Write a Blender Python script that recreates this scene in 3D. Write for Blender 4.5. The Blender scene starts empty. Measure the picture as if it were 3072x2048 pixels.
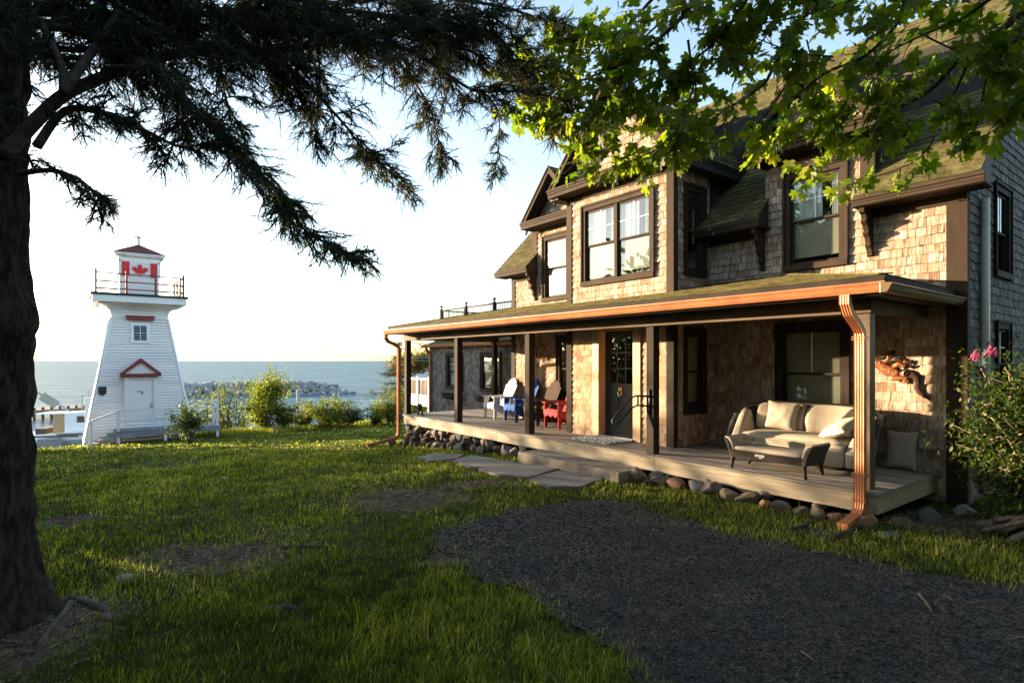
import bpy, bmesh, math, random
import numpy as np
from mathutils import Vector, Matrix, noise as mnoise

SC = bpy.context.scene
COL = SC.collection
RND = random.Random(11)

# ------------------------------------------------------------------ camera, sky, sun, exposure
LENS_PX = 1706.7                       # focal length in pixels of a 3072 px wide frame
THETA = math.atan(1296.0 / LENS_PX)    # between the view direction and the facade (-X)
EYE = Vector((0, 0, 1.43))
FWD = Vector((-math.cos(THETA), math.sin(THETA), 0))
RGT = Vector((math.sin(THETA), math.cos(THETA), 0))
cam_d = bpy.data.cameras.new("camera")
cam = bpy.data.objects.new("camera", cam_d)
COL.objects.link(cam)
cam.location = EYE
cam.rotation_euler = (math.pi / 2, 0, math.pi / 2 - THETA)
cam_d.lens = 36.0 * LENS_PX / 3072
cam_d.sensor_width = 36
cam_d.shift_y = 57.0 / 3072
cam_d.clip_start = 0.05
cam_d.clip_end = 30000
SC.camera = cam

SUN_EL = math.radians(7.0)
SUN_H = Vector((-0.885, -0.466))        # horizontal direction towards the sun
world = bpy.data.worlds.new("World")
SC.world = world
world.use_nodes = True
_n = world.node_tree.nodes
sky = _n.new("ShaderNodeTexSky")
sky.sky_type = 'NISHITA'
sky.sun_disc = False
sky.sun_elevation = SUN_EL
sky.sun_rotation = math.atan2(SUN_H.x, SUN_H.y)
sky.air_density = 1.0
sky.dust_density = 0.8
sky.ozone_density = 1.6
_n["Background"].inputs[1].default_value = 0.125
_hs = _n.new("ShaderNodeHueSaturation"); _hs.inputs["Saturation"].default_value = 0.86
world.node_tree.links.new(sky.outputs[0], _hs.inputs["Color"])
world.node_tree.links.new(_hs.outputs[0], _n["Background"].inputs[0])

sun_d = bpy.data.lights.new("sun", 'SUN')
sun_d.energy = 4.4
sun_d.angle = math.radians(0.5)
sun_d.color = (1.0, 0.73, 0.46)
sun = bpy.data.objects.new("sun", sun_d)
COL.objects.link(sun)
_sd = Vector((SUN_H.x * math.cos(SUN_EL), SUN_H.y * math.cos(SUN_EL), math.sin(SUN_EL)))
sun.rotation_euler = _sd.to_track_quat('Z', 'Y').to_euler()
sun.location = _sd * 60

SC.view_settings.view_transform = 'Standard'
SC.view_settings.look = 'None'
SC.view_settings.gamma = 1
SC.view_settings.exposure = 2.45
SC.cycles.max_bounces = 8
SC.cycles.transparent_max_bounces = 12

# ------------------------------------------------------------------ helpers
def ray(px, py):
    return FWD + RGT * ((px - 1536) / LENS_PX) + Vector((0, 0, (1081 - py) / LENS_PX))

def onz(px, py, z):                     # point of the level z seen at a photograph pixel
    d = ray(px, py)
    return EYE + d * ((z - EYE.z) / d.z)

def dep(px, py, t):                     # point at distance t along the view direction
    return EYE + ray(px, py) * t

def gz(x, y):                           # height of the lawn
    s = -x - 8.2
    z = -0.37 - 0.0815 * (math.log1p(math.exp(min(30, s * 1.2))) / 1.2)
    if x < -30.5:
        t = min(1, (-30.5 - x) / 7.0)
        z -= 5.5 * t * t * (3 - 2 * t)
    return z

class MB:
    """collects boxes, bars, tubes and plates and links them as ONE mesh object"""
    def __init__(s, xf=None):
        s.v = []; s.f = []; s.t = []; s.mi = []; s.xf = xf
        s.cuts = []
        s.flip = xf is not None and xf.determinant() < 0
    def cut(s): s.cuts.append((len(s.v), len(s.f)))   # what follows is a separate piece
    def add(s, vs, fs, tone=0.5, mi=0, M=None):
        o = len(s.v)
        for p in vs:
            p = Vector(p)
            if M is not None: p = M @ p
            if s.xf is not None: p = s.xf @ p
            s.v.append(p)
        for f in fs:
            f = [o + i for i in f]
            s.f.append(f[::-1] if s.flip else f)
            s.t.append(tone); s.mi.append(mi)
    def box(s, x0, x1, y0, y1, z0, z1, tone=0.5, mi=0, M=None):
        s.add([(x0,y0,z0),(x1,y0,z0),(x1,y1,z0),(x0,y1,z0),(x0,y0,z1),(x1,y0,z1),(x1,y1,z1),(x0,y1,z1)],
              [(0,3,2,1),(4,5,6,7),(0,1,5,4),(1,2,6,5),(2,3,7,6),(3,0,4,7)], tone, mi, M)
    def bar(s, p, q, w, h, up=(0,0,1), tone=0.5, mi=0, ext=0.0):
        p = Vector(p); q = Vector(q); d = (q - p); L = d.length; d.normalize()
        u = Vector(up); a = d.cross(u)
        if a.length < 1e-5: a = d.cross(Vector((1,0,0)))
        a.normalize(); u = a.cross(d)
        M = Matrix((( d.x,a.x,u.x,p.x),(d.y,a.y,u.y,p.y),(d.z,a.z,u.z,p.z),(0,0,0,1)))
        s.box(-ext, L + ext, -w/2, w/2, -h/2, h/2, tone, mi, M)
    def prism(s, pts, axis, a, b, tone=0.5, mi=0, M=None):
        n = len(pts)
        def m(p, c): return {'x': (c,p[0],p[1]), 'y': (p[0],c,p[1]), 'z': (p[0],p[1],c)}[axis]
        vs = [m(p,a) for p in pts] + [m(p,b) for p in pts]
        fs = [tuple(range(n))[::-1], tuple(range(n,2*n))]
        fs += [(i,(i+1)%n,n+(i+1)%n,n+i) for i in range(n)]
        s.add(vs, fs, tone, mi, M)
    def tube(s, path, r, n=8, tone=0.5, mi=0, caps=True, squash=1.0):
        path = [Vector(p) for p in path]
        rs = r if isinstance(r, (list, tuple)) else [r]*len(path)
        vs = []; fs = []; ref = None
        for i, p in enumerate(path):
            d = (path[min(i+1,len(path)-1)] - path[max(i-1,0)]).normalized()
            if ref is None:
                ref = Vector((0,0,1)) if abs(d.z) < 0.9 else Vector((1,0,0))
            a = d.cross(ref)
            if a.length < 1e-4: a = d.orthogonal()
            a.normalize(); b = a.cross(d); ref = b
            for k in range(n):
                th = 2*math.pi*k/n
                vs.append(p + (a*math.cos(th) + b*math.sin(th)*squash)*rs[i])
        m = len(path)
        for i in range(m-1):
            for k in range(n):
                fs.append((i*n+k, i*n+(k+1)%n, (i+1)*n+(k+1)%n, (i+1)*n+k))
        if caps:
            fs.append(tuple(range(n))[::-1]); fs.append(tuple((m-1)*n+k for k in range(n)))
        s.add(vs, fs, tone, mi)
    def sweep(s, path, prof, side, tone=0.5, mi=0):
        """profile (a along the fixed side vector, b across the path) swept along a path"""
        path = [Vector(p) for p in path]; side = Vector(side); n = len(prof); vs = []; fs = []
        for i, p in enumerate(path):
            d0 = (p - path[i-1]).normalized() if i else None
            d1 = (path[i+1] - p).normalized() if i+1 < len(path) else None
            d = ((d0 or d1) + (d1 or d0)).normalized()
            k = 1/max(0.4, d.dot(d1 or d0))
            b = side.cross(d).normalized()
            for (u, w) in prof: vs.append(p + side*u + b*w*k)
        for i in range(len(path)-1):
            for k in range(n): fs.append((i*n+k, i*n+(k+1)%n, (i+1)*n+(k+1)%n, (i+1)*n+k))
        fs.append(tuple(range(n))[::-1]); fs.append(tuple((len(path)-1)*n+k for k in range(n)))
        s.add(vs, fs, tone, mi)
    def lathe(s, prof, n=16, o=(0,0,0), tone=0.5, mi=0):
        o = Vector(o); vs = []; fs = []
        for (r, z) in prof:
            for k in range(n):
                th = 2*math.pi*k/n
                vs.append(o + Vector((r*math.cos(th), r*math.sin(th), z)))
        for i in range(len(prof)-1):
            for k in range(n): fs.append((i*n+k, i*n+(k+1)%n, (i+1)*n+(k+1)%n, (i+1)*n+k))
        fs.append(tuple(range(n))[::-1]); fs.append(tuple((len(prof)-1)*n+k for k in range(n)))
        s.add(vs, fs, tone, mi)
    def blob(s, c, sx, sy, sz, seed=0, rough=0.18, tone=0.5, mi=0, lv=2, freq=1.3, flat=0.0, rot=None, cuts=0):
        bm = bmesh.new()
        bmesh.ops.create_icosphere(bm, subdivisions=lv, radius=1)
        off = Vector((seed*3.7, seed*1.3, seed*7.1))
        Rm = rot or Matrix.Identity(3)
        rc = random.Random(seed*31+7); pl = []
        for k in range(cuts):
            nn = Vector((rc.gauss(0,1), rc.gauss(0,1), rc.gauss(0,1))).normalized(); pl.append((nn, rc.uniform(.52,.82)))
        vs = []
        for v in bm.verts:
            p = v.co.copy()
            k = 1 + rough*mnoise.noise(p*freq + off)*2
            p = p*k
            for nn, dd in pl: p = p - nn*max(0, p.dot(nn)-dd)
            if flat:
                for ax in (0,1,2): p[ax] = math.copysign(min(abs(p[ax]), 1-flat*0.5), p[ax])
            p = Rm @ Vector((p.x*sx, p.y*sy, p.z*sz))
            vs.append(p + Vector(c))
        bm.verts.index_update()
        s.add(vs, [tuple(v.index for v in f.verts) for f in bm.faces], tone, mi)
        bm.free()
    def build(s, name, mat, parent=None, smooth=False, bevel=0.0, local=False, auto=None):
        if s.cuts:
            cs = [(0,0)] + s.cuts + [(len(s.v), len(s.f))]; s.cuts = []; r = None
            for (v0, f0), (v1, f1) in zip(cs, cs[1:]):
                if f1 == f0: continue
                q = MB(); q.v = s.v[v0:v1]; q.f = [tuple(i-v0 for i in f) for f in s.f[f0:f1]]; q.t = s.t[f0:f1]; q.mi = s.mi[f0:f1]
                r = q.build(name, mat, parent, smooth, bevel, local)
            return r
        me = bpy.data.meshes.new(name)
        me.from_pydata([tuple(p) for p in s.v], [], s.f)
        mats = mat if isinstance(mat, (list, tuple)) else [mat]
        for m in mats: me.materials.append(m)
        a = me.attributes.new("tone", 'FLOAT', 'FACE')
        a.data.foreach_set("value", s.t)
        if len(mats) > 1: me.polygons.foreach_set("material_index", s.mi)
        if smooth: me.polygons.foreach_set("use_smooth", [True]*len(s.f))
        me.update()
        o = bpy.data.objects.new(name, me)
        COL.objects.link(o)
        if parent is not None:
            o.parent = parent
            if not local: o.location = -wloc(parent)
        if bevel:
            b = o.modifiers.new("bevel", 'BEVEL'); b.width = bevel; b.segments = 2
            b.limit_method = 'ANGLE'; b.angle_limit = math.radians(40)
        return o

def wloc(o):
    v = Vector(o.location)
    while o.parent is not None:
        o = o.parent; v += Vector(o.location)
    return v

def tag(o, label=None, cat=None, group=None, kind=None):
    if label: o["label"] = label
    if cat: o["category"] = cat
    if group: o["group"] = group
    if kind: o["kind"] = kind
    return o

def thing(name, label, cat, loc=(0,0,0), rotz=0.0, group=None):
    o = bpy.data.objects.new(name, None)
    COL.objects.link(o)
    o.empty_display_size = 0.2
    o.location = loc; o.rotation_euler = (0,0,rotz)
    return tag(o, label, cat, group)

def dup(root, loc, rotz=0.0, label=None, scale=None):
    def cp(o, parent):
        c = o.copy(); COL.objects.link(c)
        if parent is not None: c.parent = parent
        for ch in o.children: cp(ch, c)
        return c
    r = cp(root, None)
    r.location = loc; r.rotation_euler = (0,0,rotz)
    if label: r["label"] = label
    if scale: r.scale = scale if not isinstance(scale, (int, float)) else (scale,)*3
    return r

def np_mesh(name, mat, verts, faces_n, idx, tones, parent=None, smooth=False, local=False):
    """fast mesh from numpy arrays; faces_n = corners per face"""
    me = bpy.data.meshes.new(name)
    nv = len(verts); nf = len(idx)//faces_n
    me.vertices.add(nv); me.vertices.foreach_set("co", verts.astype(np.float32).ravel())
    me.loops.add(len(idx)); me.loops.foreach_set("vertex_index", idx.astype(np.int32))
    me.polygons.add(nf)
    me.polygons.foreach_set("loop_start", np.arange(0, len(idx), faces_n, dtype=np.int32))
    me.update(calc_edges=True)
    me.materials.append(mat)
    a = me.attributes.new("tone", 'FLOAT', 'FACE')
    a.data.foreach_set("value", tones.astype(np.float32))
    if smooth: me.polygons.foreach_set("use_smooth", np.ones(nf, dtype=bool))
    o = bpy.data.objects.new(name, me)
    COL.objects.link(o)
    if parent is not None:
        o.parent = parent
        if not local: o.location = -wloc(parent)
    return o

def scatter(proto_v, proto_f, faces_n, mats):
    """copies a small prototype (k,3) with an array of 4x4 matrices (n,4,4)"""
    k = len(proto_v); n = len(mats)
    hv = np.concatenate([proto_v, np.ones((k,1))], 1)
    V = np.einsum('nij,kj->nki', mats, hv)[:, :, :3].reshape(-1, 3)
    F = (np.asarray(proto_f)[None, :] + (np.arange(n)*k)[:, None]).ravel()
    return V, F

# ------------------------------------------------------------------ materials
def _nt(name):
    m = bpy.data.materials.new(name); m.use_nodes = True
    t = m.node_tree
    return m, t, t.nodes["Principled BSDF"]

def L(t, a, b): t.links.new(a, b)

def _noise(t, vec, scale, detail=5, rough=0.55, dist=0.0):
    n = t.nodes.new("ShaderNodeTexNoise")
    n.inputs["Scale"].default_value = scale; n.inputs["Detail"].default_value = detail
    n.inputs["Roughness"].default_value = rough; n.inputs["Distortion"].default_value = dist
    if vec is not None: L(t, vec, n.inputs["Vector"])
    return n

def _ramp(t, fac, stops):
    r = t.nodes.new("ShaderNodeValToRGB")
    e = r.color_ramp.elements
    while len(e) < len(stops): e.new(0.5)
    for i, (p, c) in enumerate(stops):
        e[i].position = p; e[i].color = (*c, 1) if len(c) == 3 else c
    if fac is not None: L(t, fac, r.inputs[0])
    return r

def _mix(t, a, b, fac, mode='MIX'):
    m = t.nodes.new("ShaderNodeMix"); m.data_type = 'RGBA'; m.blend_type = mode
    for sock, val in ((m.inputs[0], fac), (m.inputs[6], a), (m.inputs[7], b)):
        if hasattr(val, 'is_linked') or hasattr(val, 'links'): L(t, val, sock)
        else: sock.default_value = val if not isinstance(val, tuple) else (*val, 1) if len(val) == 3 else val
    return m.outputs[2]

def _attr(t):
    a = t.nodes.new("ShaderNodeAttribute"); a.attribute_name = "tone"
    return a.outputs["Fac"]

def _coord(t, scale=(1,1,1), shift=True):
    c = t.nodes.new("ShaderNodeTexCoord")
    m = t.nodes.new("ShaderNodeMapping"); m.inputs["Scale"].default_value = scale
    L(t, c.outputs["Object"], m.inputs["Vector"])
    if shift:
        k = t.nodes.new("ShaderNodeMath"); k.operation = 'MULTIPLY'; k.inputs[1].default_value = 37.0
        L(t, _attr(t), k.inputs[0])
        cb = t.nodes.new("ShaderNodeCombineXYZ")
        for i in range(3): L(t, k.outputs[0], cb.inputs[i])
        L(t, cb.outputs[0], m.inputs["Location"])
    return m.outputs[0]

def surf(name, c1, c2, scale=(6,6,6), rough=0.7, metal=0.0, bump=0.15, bscale=40, tone=0.25, detail=6, spec=0.4,
         lo=0.35, hi=0.65, bdist=0.01):
    """two-colour noise surface; 'tone' makes neighbouring pieces differ"""
    m, t, b = _nt(name)
    vec = _coord(t, scale)
    n = _noise(t, vec, 1.0, detail)
    col = _ramp(t, n.outputs["Fac"], [(lo, c1), (hi, c2)]).outputs[0]
    if tone:
        mr = t.nodes.new("ShaderNodeMapRange")
        mr.inputs[3].default_value = 1-tone; mr.inputs[4].default_value = 1+tone
        L(t, _attr(t), mr.inputs[0])
        col = _mix(t, col, mr.outputs[0], 1.0, 'MULTIPLY')
    L(t, col, b.inputs["Base Color"])
    b.inputs["Roughness"].default_value = rough; b.inputs["Metallic"].default_value = metal
    b.inputs["Specular IOR Level"].default_value = spec
    if bump:
        n2 = _noise(t, _coord(t, tuple(s*bscale/6 for s in scale)), 1.0, 4)
        bp = t.nodes.new("ShaderNodeBump"); bp.inputs["Strength"].default_value = bump; bp.inputs["Distance"].default_value = bdist
        L(t, n2.outputs["Fac"], bp.inputs["Height"]); L(t, bp.outputs[0], b.inputs["Normal"])
    return m

def shingle_mat(name, stops, streak, streak_amt, grain=(60,60,3), bump=0.4):
    """weathered cedar: every shingle has its own tone, with streaks running down the grain"""
    m, t, b = _nt(name)
    base = _ramp(t, _attr(t), stops).outputs[0]
    v = _coord(t, grain)
    n = _noise(t, v, 1.0, 6, 0.65)
    v2 = _coord(t, (20, 20, 2.6))
    n2 = _noise(t, v2, 1.0, 5, 0.6)
    r1 = _ramp(t, n2.outputs["Fac"], [(0.42, (0,0,0)), (0.68, (1,1,1))])
    f = t.nodes.new("ShaderNodeMath"); f.operation = 'MULTIPLY'; f.inputs[1].default_value = streak_amt
    L(t, r1.outputs[0], f.inputs[0])
    col = _mix(t, base, streak, f.outputs[0])
    r2 = _ramp(t, n.outputs["Fac"], [(0.3, (0.5,0.49,0.48)), (0.7, (1.25,1.25,1.25))])
    col = _mix(t, col, r2.outputs[0], 0.8, 'MULTIPLY')
    L(t, col, b.inputs["Base Color"])
    b.inputs["Roughness"].default_value = 0.85; b.inputs["Specular IOR Level"].default_value = 0.15
    bp = t.nodes.new("ShaderNodeBump"); bp.inputs["Strength"].default_value = bump; bp.inputs["Distance"].default_value = 0.004
    L(t, n.outputs["Fac"], bp.inputs["Height"]); L(t, bp.outputs[0], b.inputs["Normal"])
    return m

def glass_mat(name, tint=(0.85,0.9,0.9), refl=0.35, rough=0.01, graze=0.85):
    m, t, b = _nt(name)
    t.nodes.remove(b)
    out = t.nodes["Material Output"]
    g = t.nodes.new("ShaderNodeBsdfGlossy"); g.inputs["Roughness"].default_value = rough
    tr = t.nodes.new("ShaderNodeBsdfTransparent"); tr.inputs[0].default_value = (*tint, 1)
    lw = t.nodes.new("ShaderNodeLayerWeight"); lw.inputs[0].default_value = 0.5
    pw = t.nodes.new("ShaderNodeMath"); pw.operation = 'POWER'; pw.inputs[1].default_value = 2.6; L(t, lw.outputs["Facing"], pw.inputs[0])
    fr = t.nodes.new("ShaderNodeMath"); fr.operation = 'MULTIPLY_ADD'; fr.inputs[1].default_value = graze; fr.inputs[2].default_value = refl*0.2; L(t, pw.outputs[0], fr.inputs[0])
    mx = t.nodes.new("ShaderNodeMixShader")
    L(t, fr.outputs[0], mx.inputs[0]); L(t, tr.outputs[0], mx.inputs[1]); L(t, g.outputs[0], mx.inputs[2])
    L(t, mx.outputs[0], out.inputs[0])
    return m

def leaf_mat(name, stops, trans=0.45, rough=0.5):
    m, t, b = _nt(name)
    out = t.nodes["Material Output"]
    c = _ramp(t, _attr(t), stops).outputs[0]
    n = _noise(t, _coord(t, (5,5,5)), 1.0, 3)
    c = _mix(t, c, _ramp(t, n.outputs["Fac"], [(0.3,(0.75,0.75,0.75)),(0.7,(1.2,1.2,1.2))]).outputs[0], 0.7, 'MULTIPLY')
    L(t, c, b.inputs["Base Color"]); b.inputs["Roughness"].default_value = rough
    b.inputs["Specular IOR Level"].default_value = 0.3
    tl = t.nodes.new("ShaderNodeBsdfTranslucent")
    c2 = _mix(t, c, (1.0, 1.0, 0.55), 1.0, 'MULTIPLY')
    c3 = _mix(t, c2, (1.7, 1.9, 1.0), 1.0, 'MULTIPLY')
    L(t, c3, tl.inputs[0])
    mx = t.nodes.new("ShaderNodeMixShader"); mx.inputs[0].default_value = trans
    L(t, b.outputs[0], mx.inputs[1]); L(t, tl.outputs[0], mx.inputs[2]); L(t, mx.outputs[0], out.inputs[0])
    return m

M = {}
M['cedar'] = shingle_mat('cedar shingle', [(0.0,(0.27,0.19,0.135)),(0.15,(0.40,0.30,0.22)),(0.5,(0.49,0.385,0.295)),(0.85,(0.56,0.46,0.365)),(1.0,(0.66,0.57,0.47))],
                         (0.19,0.10,0.055), 0.85)
M['cedar_pale'] = shingle_mat('porch cedar shingle', [(0.0,(0.36,0.24,0.15)),(0.3,(0.46,0.33,0.22)),(0.7,(0.54,0.41,0.29)),(1.0,(0.60,0.49,0.37))],
                         (0.26,0.15,0.085), 0.45)
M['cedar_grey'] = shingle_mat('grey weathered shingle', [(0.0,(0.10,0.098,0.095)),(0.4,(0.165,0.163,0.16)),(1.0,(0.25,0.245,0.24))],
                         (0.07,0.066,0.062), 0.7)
M['roof'] = surf('asphalt roof shingle', (0.060,0.054,0.022), (0.130,0.116,0.048), (9,9,9), 0.95, bump=0.5, bscale=400, tone=0.28, spec=0.1)
M['trim'] = surf('brown trim paint', (0.034,0.024,0.016), (0.052,0.036,0.024), (3,3,1.2), 0.75, bump=0.15, bscale=50, tone=0.12, spec=0.12)
M['post'] = surf('dark brown paint', (0.024,0.020,0.017), (0.038,0.030,0.025), (4,4,1), 0.75, bump=0.1, bscale=60, tone=0.1, spec=0.10)
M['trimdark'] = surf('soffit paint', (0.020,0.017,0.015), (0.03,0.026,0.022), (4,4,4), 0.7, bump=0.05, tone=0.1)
M['tan'] = surf('tan door casing wood', (0.48,0.32,0.18), (0.56,0.39,0.23), (14,14,1), 0.55, bump=0.1, bscale=30, tone=0.08)
M['deck'] = surf('weathered deck board', (0.15,0.135,0.115), (0.28,0.255,0.22), (1.2,18,18), 0.75, bump=0.35, bscale=30, tone=0.22)
M['fascia'] = surf('pale deck fascia wood', (0.25,0.21,0.14), (0.42,0.365,0.265), (1.0,16,16), 0.7, bump=0.35, bscale=30, tone=0.15)
M['copper'] = surf('copper gutter', (0.36,0.135,0.055), (0.50,0.195,0.08), (5,5,5), 0.5, 0.12, bump=0.03, tone=0.0)
M['gutter_shade'] = surf('shade-toned side gutter', (0.20,0.13,0.07), (0.25,0.17,0.09), (2,2,2), 0.3, 0.4, bump=0.0, tone=0.0)  # gutter colour darkened so the right side looks unlit
M['white'] = surf('white paint', (0.80,0.81,0.82), (0.86,0.86,0.86), (2,2,2), 0.5, bump=0.05, tone=0.06)
M['whitewood'] = surf('white painted clapboard', (0.80,0.81,0.82), (0.87,0.87,0.87), (0.8,0.8,6), 0.55, bump=0.15, bscale=40, tone=0.05)
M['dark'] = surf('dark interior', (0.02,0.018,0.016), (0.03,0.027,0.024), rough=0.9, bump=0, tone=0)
M['glass'] = glass_mat('window glass', refl=0.45)
M['blind_white'] = surf('white curtain', (0.62,0.62,0.60), (0.75,0.75,0.72), (40,40,0.6), 0.8, bump=0.3, bscale=6, tone=0.05)
M['blind_beige'] = surf('beige roller blind', (0.42,0.35,0.26), (0.50,0.43,0.33), (2,2,2), 0.8, bump=0.05, tone=0.05)
M['doorpaint'] = surf('charcoal door paint', (0.030,0.031,0.032), (0.040,0.040,0.040), (3,3,3), 0.35, bump=0.03, tone=0.05)
M['blackmetal'] = surf('black metal', (0.012,0.012,0.013), (0.02,0.02,0.021), rough=0.4, metal=0.6, bump=0.02, tone=0)
M['brass'] = surf('brass', (0.72,0.50,0.18), (0.80,0.60,0.25), rough=0.25, metal=1.0, bump=0.05, tone=0)
M['galv'] = surf('grey metal', (0.30,0.30,0.31), (0.42,0.42,0.43), rough=0.35, metal=0.8, bump=0.05, tone=0.05)
M['concrete'] = surf('weathered concrete', (0.13,0.11,0.09), (0.23,0.205,0.17), (5,5,5), 0.9, bump=0.4, bscale=60, tone=0.15)
M['redpaint'] = surf('dark red paint', (0.20,0.030,0.028), (0.27,0.045,0.04), (4,4,4), 0.55, bump=0.08, tone=0.1)
# ------------------------------------------------------------------ shingled surfaces
def clip_poly(poly, a, b, c):           # keep a*u + b*v <= c
    out = []
    for i in range(len(poly)):
        p = poly[i]; q = poly[(i+1) % len(poly)]
        dp = a*p[0]+b*p[1]-c; dq = a*q[0]+b*q[1]-c
        if dp <= 0: out.append(p)
        if (dp < 0 and dq > 0) or (dp > 0 and dq < 0):
            k = dp/(dp-dq); out.append((p[0]+(q[0]-p[0])*k, p[1]+(q[1]-p[1])*k))
    return out

def half_planes(outline):
    hp = []; n = len(outline)
    ar = sum(outline[i][0]*outline[(i+1)%n][1]-outline[(i+1)%n][0]*outline[i][1] for i in range(n))
    for i in range(n):
        p = outline[i]; q = outline[(i+1)%n]
        a, b = q[1]-p[1], -(q[0]-p[0])
        if ar < 0: a, b = -a, -b
        hp.append((a, b, a*p[0]+b*p[1]))
    return hp

def rect_minus(r, holes):
    rs = [r]
    for (hu0, hu1, hv0, hv1) in holes:
        nx = []
        for (u0, u1, v0, v1) in rs:
            if hu1 <= u0 or hu0 >= u1 or hv1 <= v0 or hv0 >= v1: nx.append((u0,u1,v0,v1)); continue
            a0, a1 = max(u0,hu0), min(u1,hu1)
            if v0 < hv0: nx.append((u0,u1,v0,hv0))
            if v1 > hv1: nx.append((u0,u1,hv1,v1))
            b0, b1 = max(v0,hv0), min(v1,hv1)
            if u0 < a0: nx.append((u0,a0,b0,b1))
            if u1 > a1: nx.append((a1,u1,b0,b1))
        rs = nx
    return [q for q in rs if q[1]-q[0] > 0.004 and q[3]-q[2] > 0.004]

def shingles(mb, O, U, V, N, outline, holes=(), expo=0.12, wr=(0.06,0.17), thick=0.018, seed=1, jit=0.007, gap=0.005, tone=(0,1)):
    rnd = random.Random(seed)
    O, U, V, N = Vector(O), Vector(U), Vector(V), Vector(N)
    hp = half_planes(outline)
    us = [p[0] for p in outline]; vs = [p[1] for p in outline]
    v = min(vs); row = 0
    while v < max(vs):
        u = min(us) - rnd.random()*wr[1]
        while u < max(us):
            w = rnd.uniform(*wr)
            th = thick*rnd.uniform(0.75, 1.3); j = rnd.uniform(-jit, jit)
            tn = min(1, max(0, rnd.uniform(*tone)))
            v0, v1 = v + j, v + expo + 0.012
            for (a0,a1,b0,b1) in rect_minus((u, u+w-gap, v0, v1), holes):
                pg = [(a0,b0),(a1,b0),(a1,b1),(a0,b1)]
                for h in hp:
                    pg = clip_poly(pg, *h)
                    if len(pg) < 3: break
                if len(pg) < 3: continue
                n = len(pg)
                top = [O + U*p[0] + V*p[1] + N*(th + (0.0015-th)*(p[1]-v0)/(v1-v0)) for p in pg]
                bot = [O + U*p[0] + V*p[1] for p in pg]
                mb.add(top+bot, [tuple(range(n))]+[(i, n+i, n+(i+1)%n, (i+1)%n) for i in range(n)], tn)
            u += w
        v += expo; row += 1

def sheath(mb, O, U, V, outline, holes=(), N=(0,0,0), d=0.0):
    """backing sheet behind shingles with window openings cut out (outline convex)"""
    O, U, V = Vector(O), Vector(U), Vector(V)
    hp = half_planes(outline)
    us = [p[0] for p in outline]; vs = [p[1] for p in outline]
    for r in rect_minus((min(us), max(us), min(vs), max(vs)), holes):
        pg = [(r[0],r[2]),(r[1],r[2]),(r[1],r[3]),(r[0],r[3])]
        for h in hp:
            pg = clip_poly(pg, *h)
            if len(pg) < 3: break
        if len(pg) >= 3:
            mb.add([O+U*p[0]+V*p[1]-Vector(N)*d for p in pg], [tuple(range(len(pg)))])

X, Y, Z = Vector((1,0,0)), Vector((0,1,0)), Vector((0,0,1))
FACE = -Y                                   # outward direction of the facade
YW, YB = 8.75, 7.77                         # main wall plane, bay plane

def frame_xf(O, U, N):                      # local (u, n, z) -> world
    U, N, O = Vector(U), Vector(N), Vector(O)
    return Matrix(((U.x,N.x,0,O.x),(U.y,N.y,0,O.y),(U.z,N.z,1,O.z),(0,0,0,1)))

# ------------------------------------------------------------------ the house
house = thing('shingle_house', 'cedar shingled house with dark brown trim, three gables and a long covered porch', 'house', (-7, 8.75, -0.4))

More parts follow.
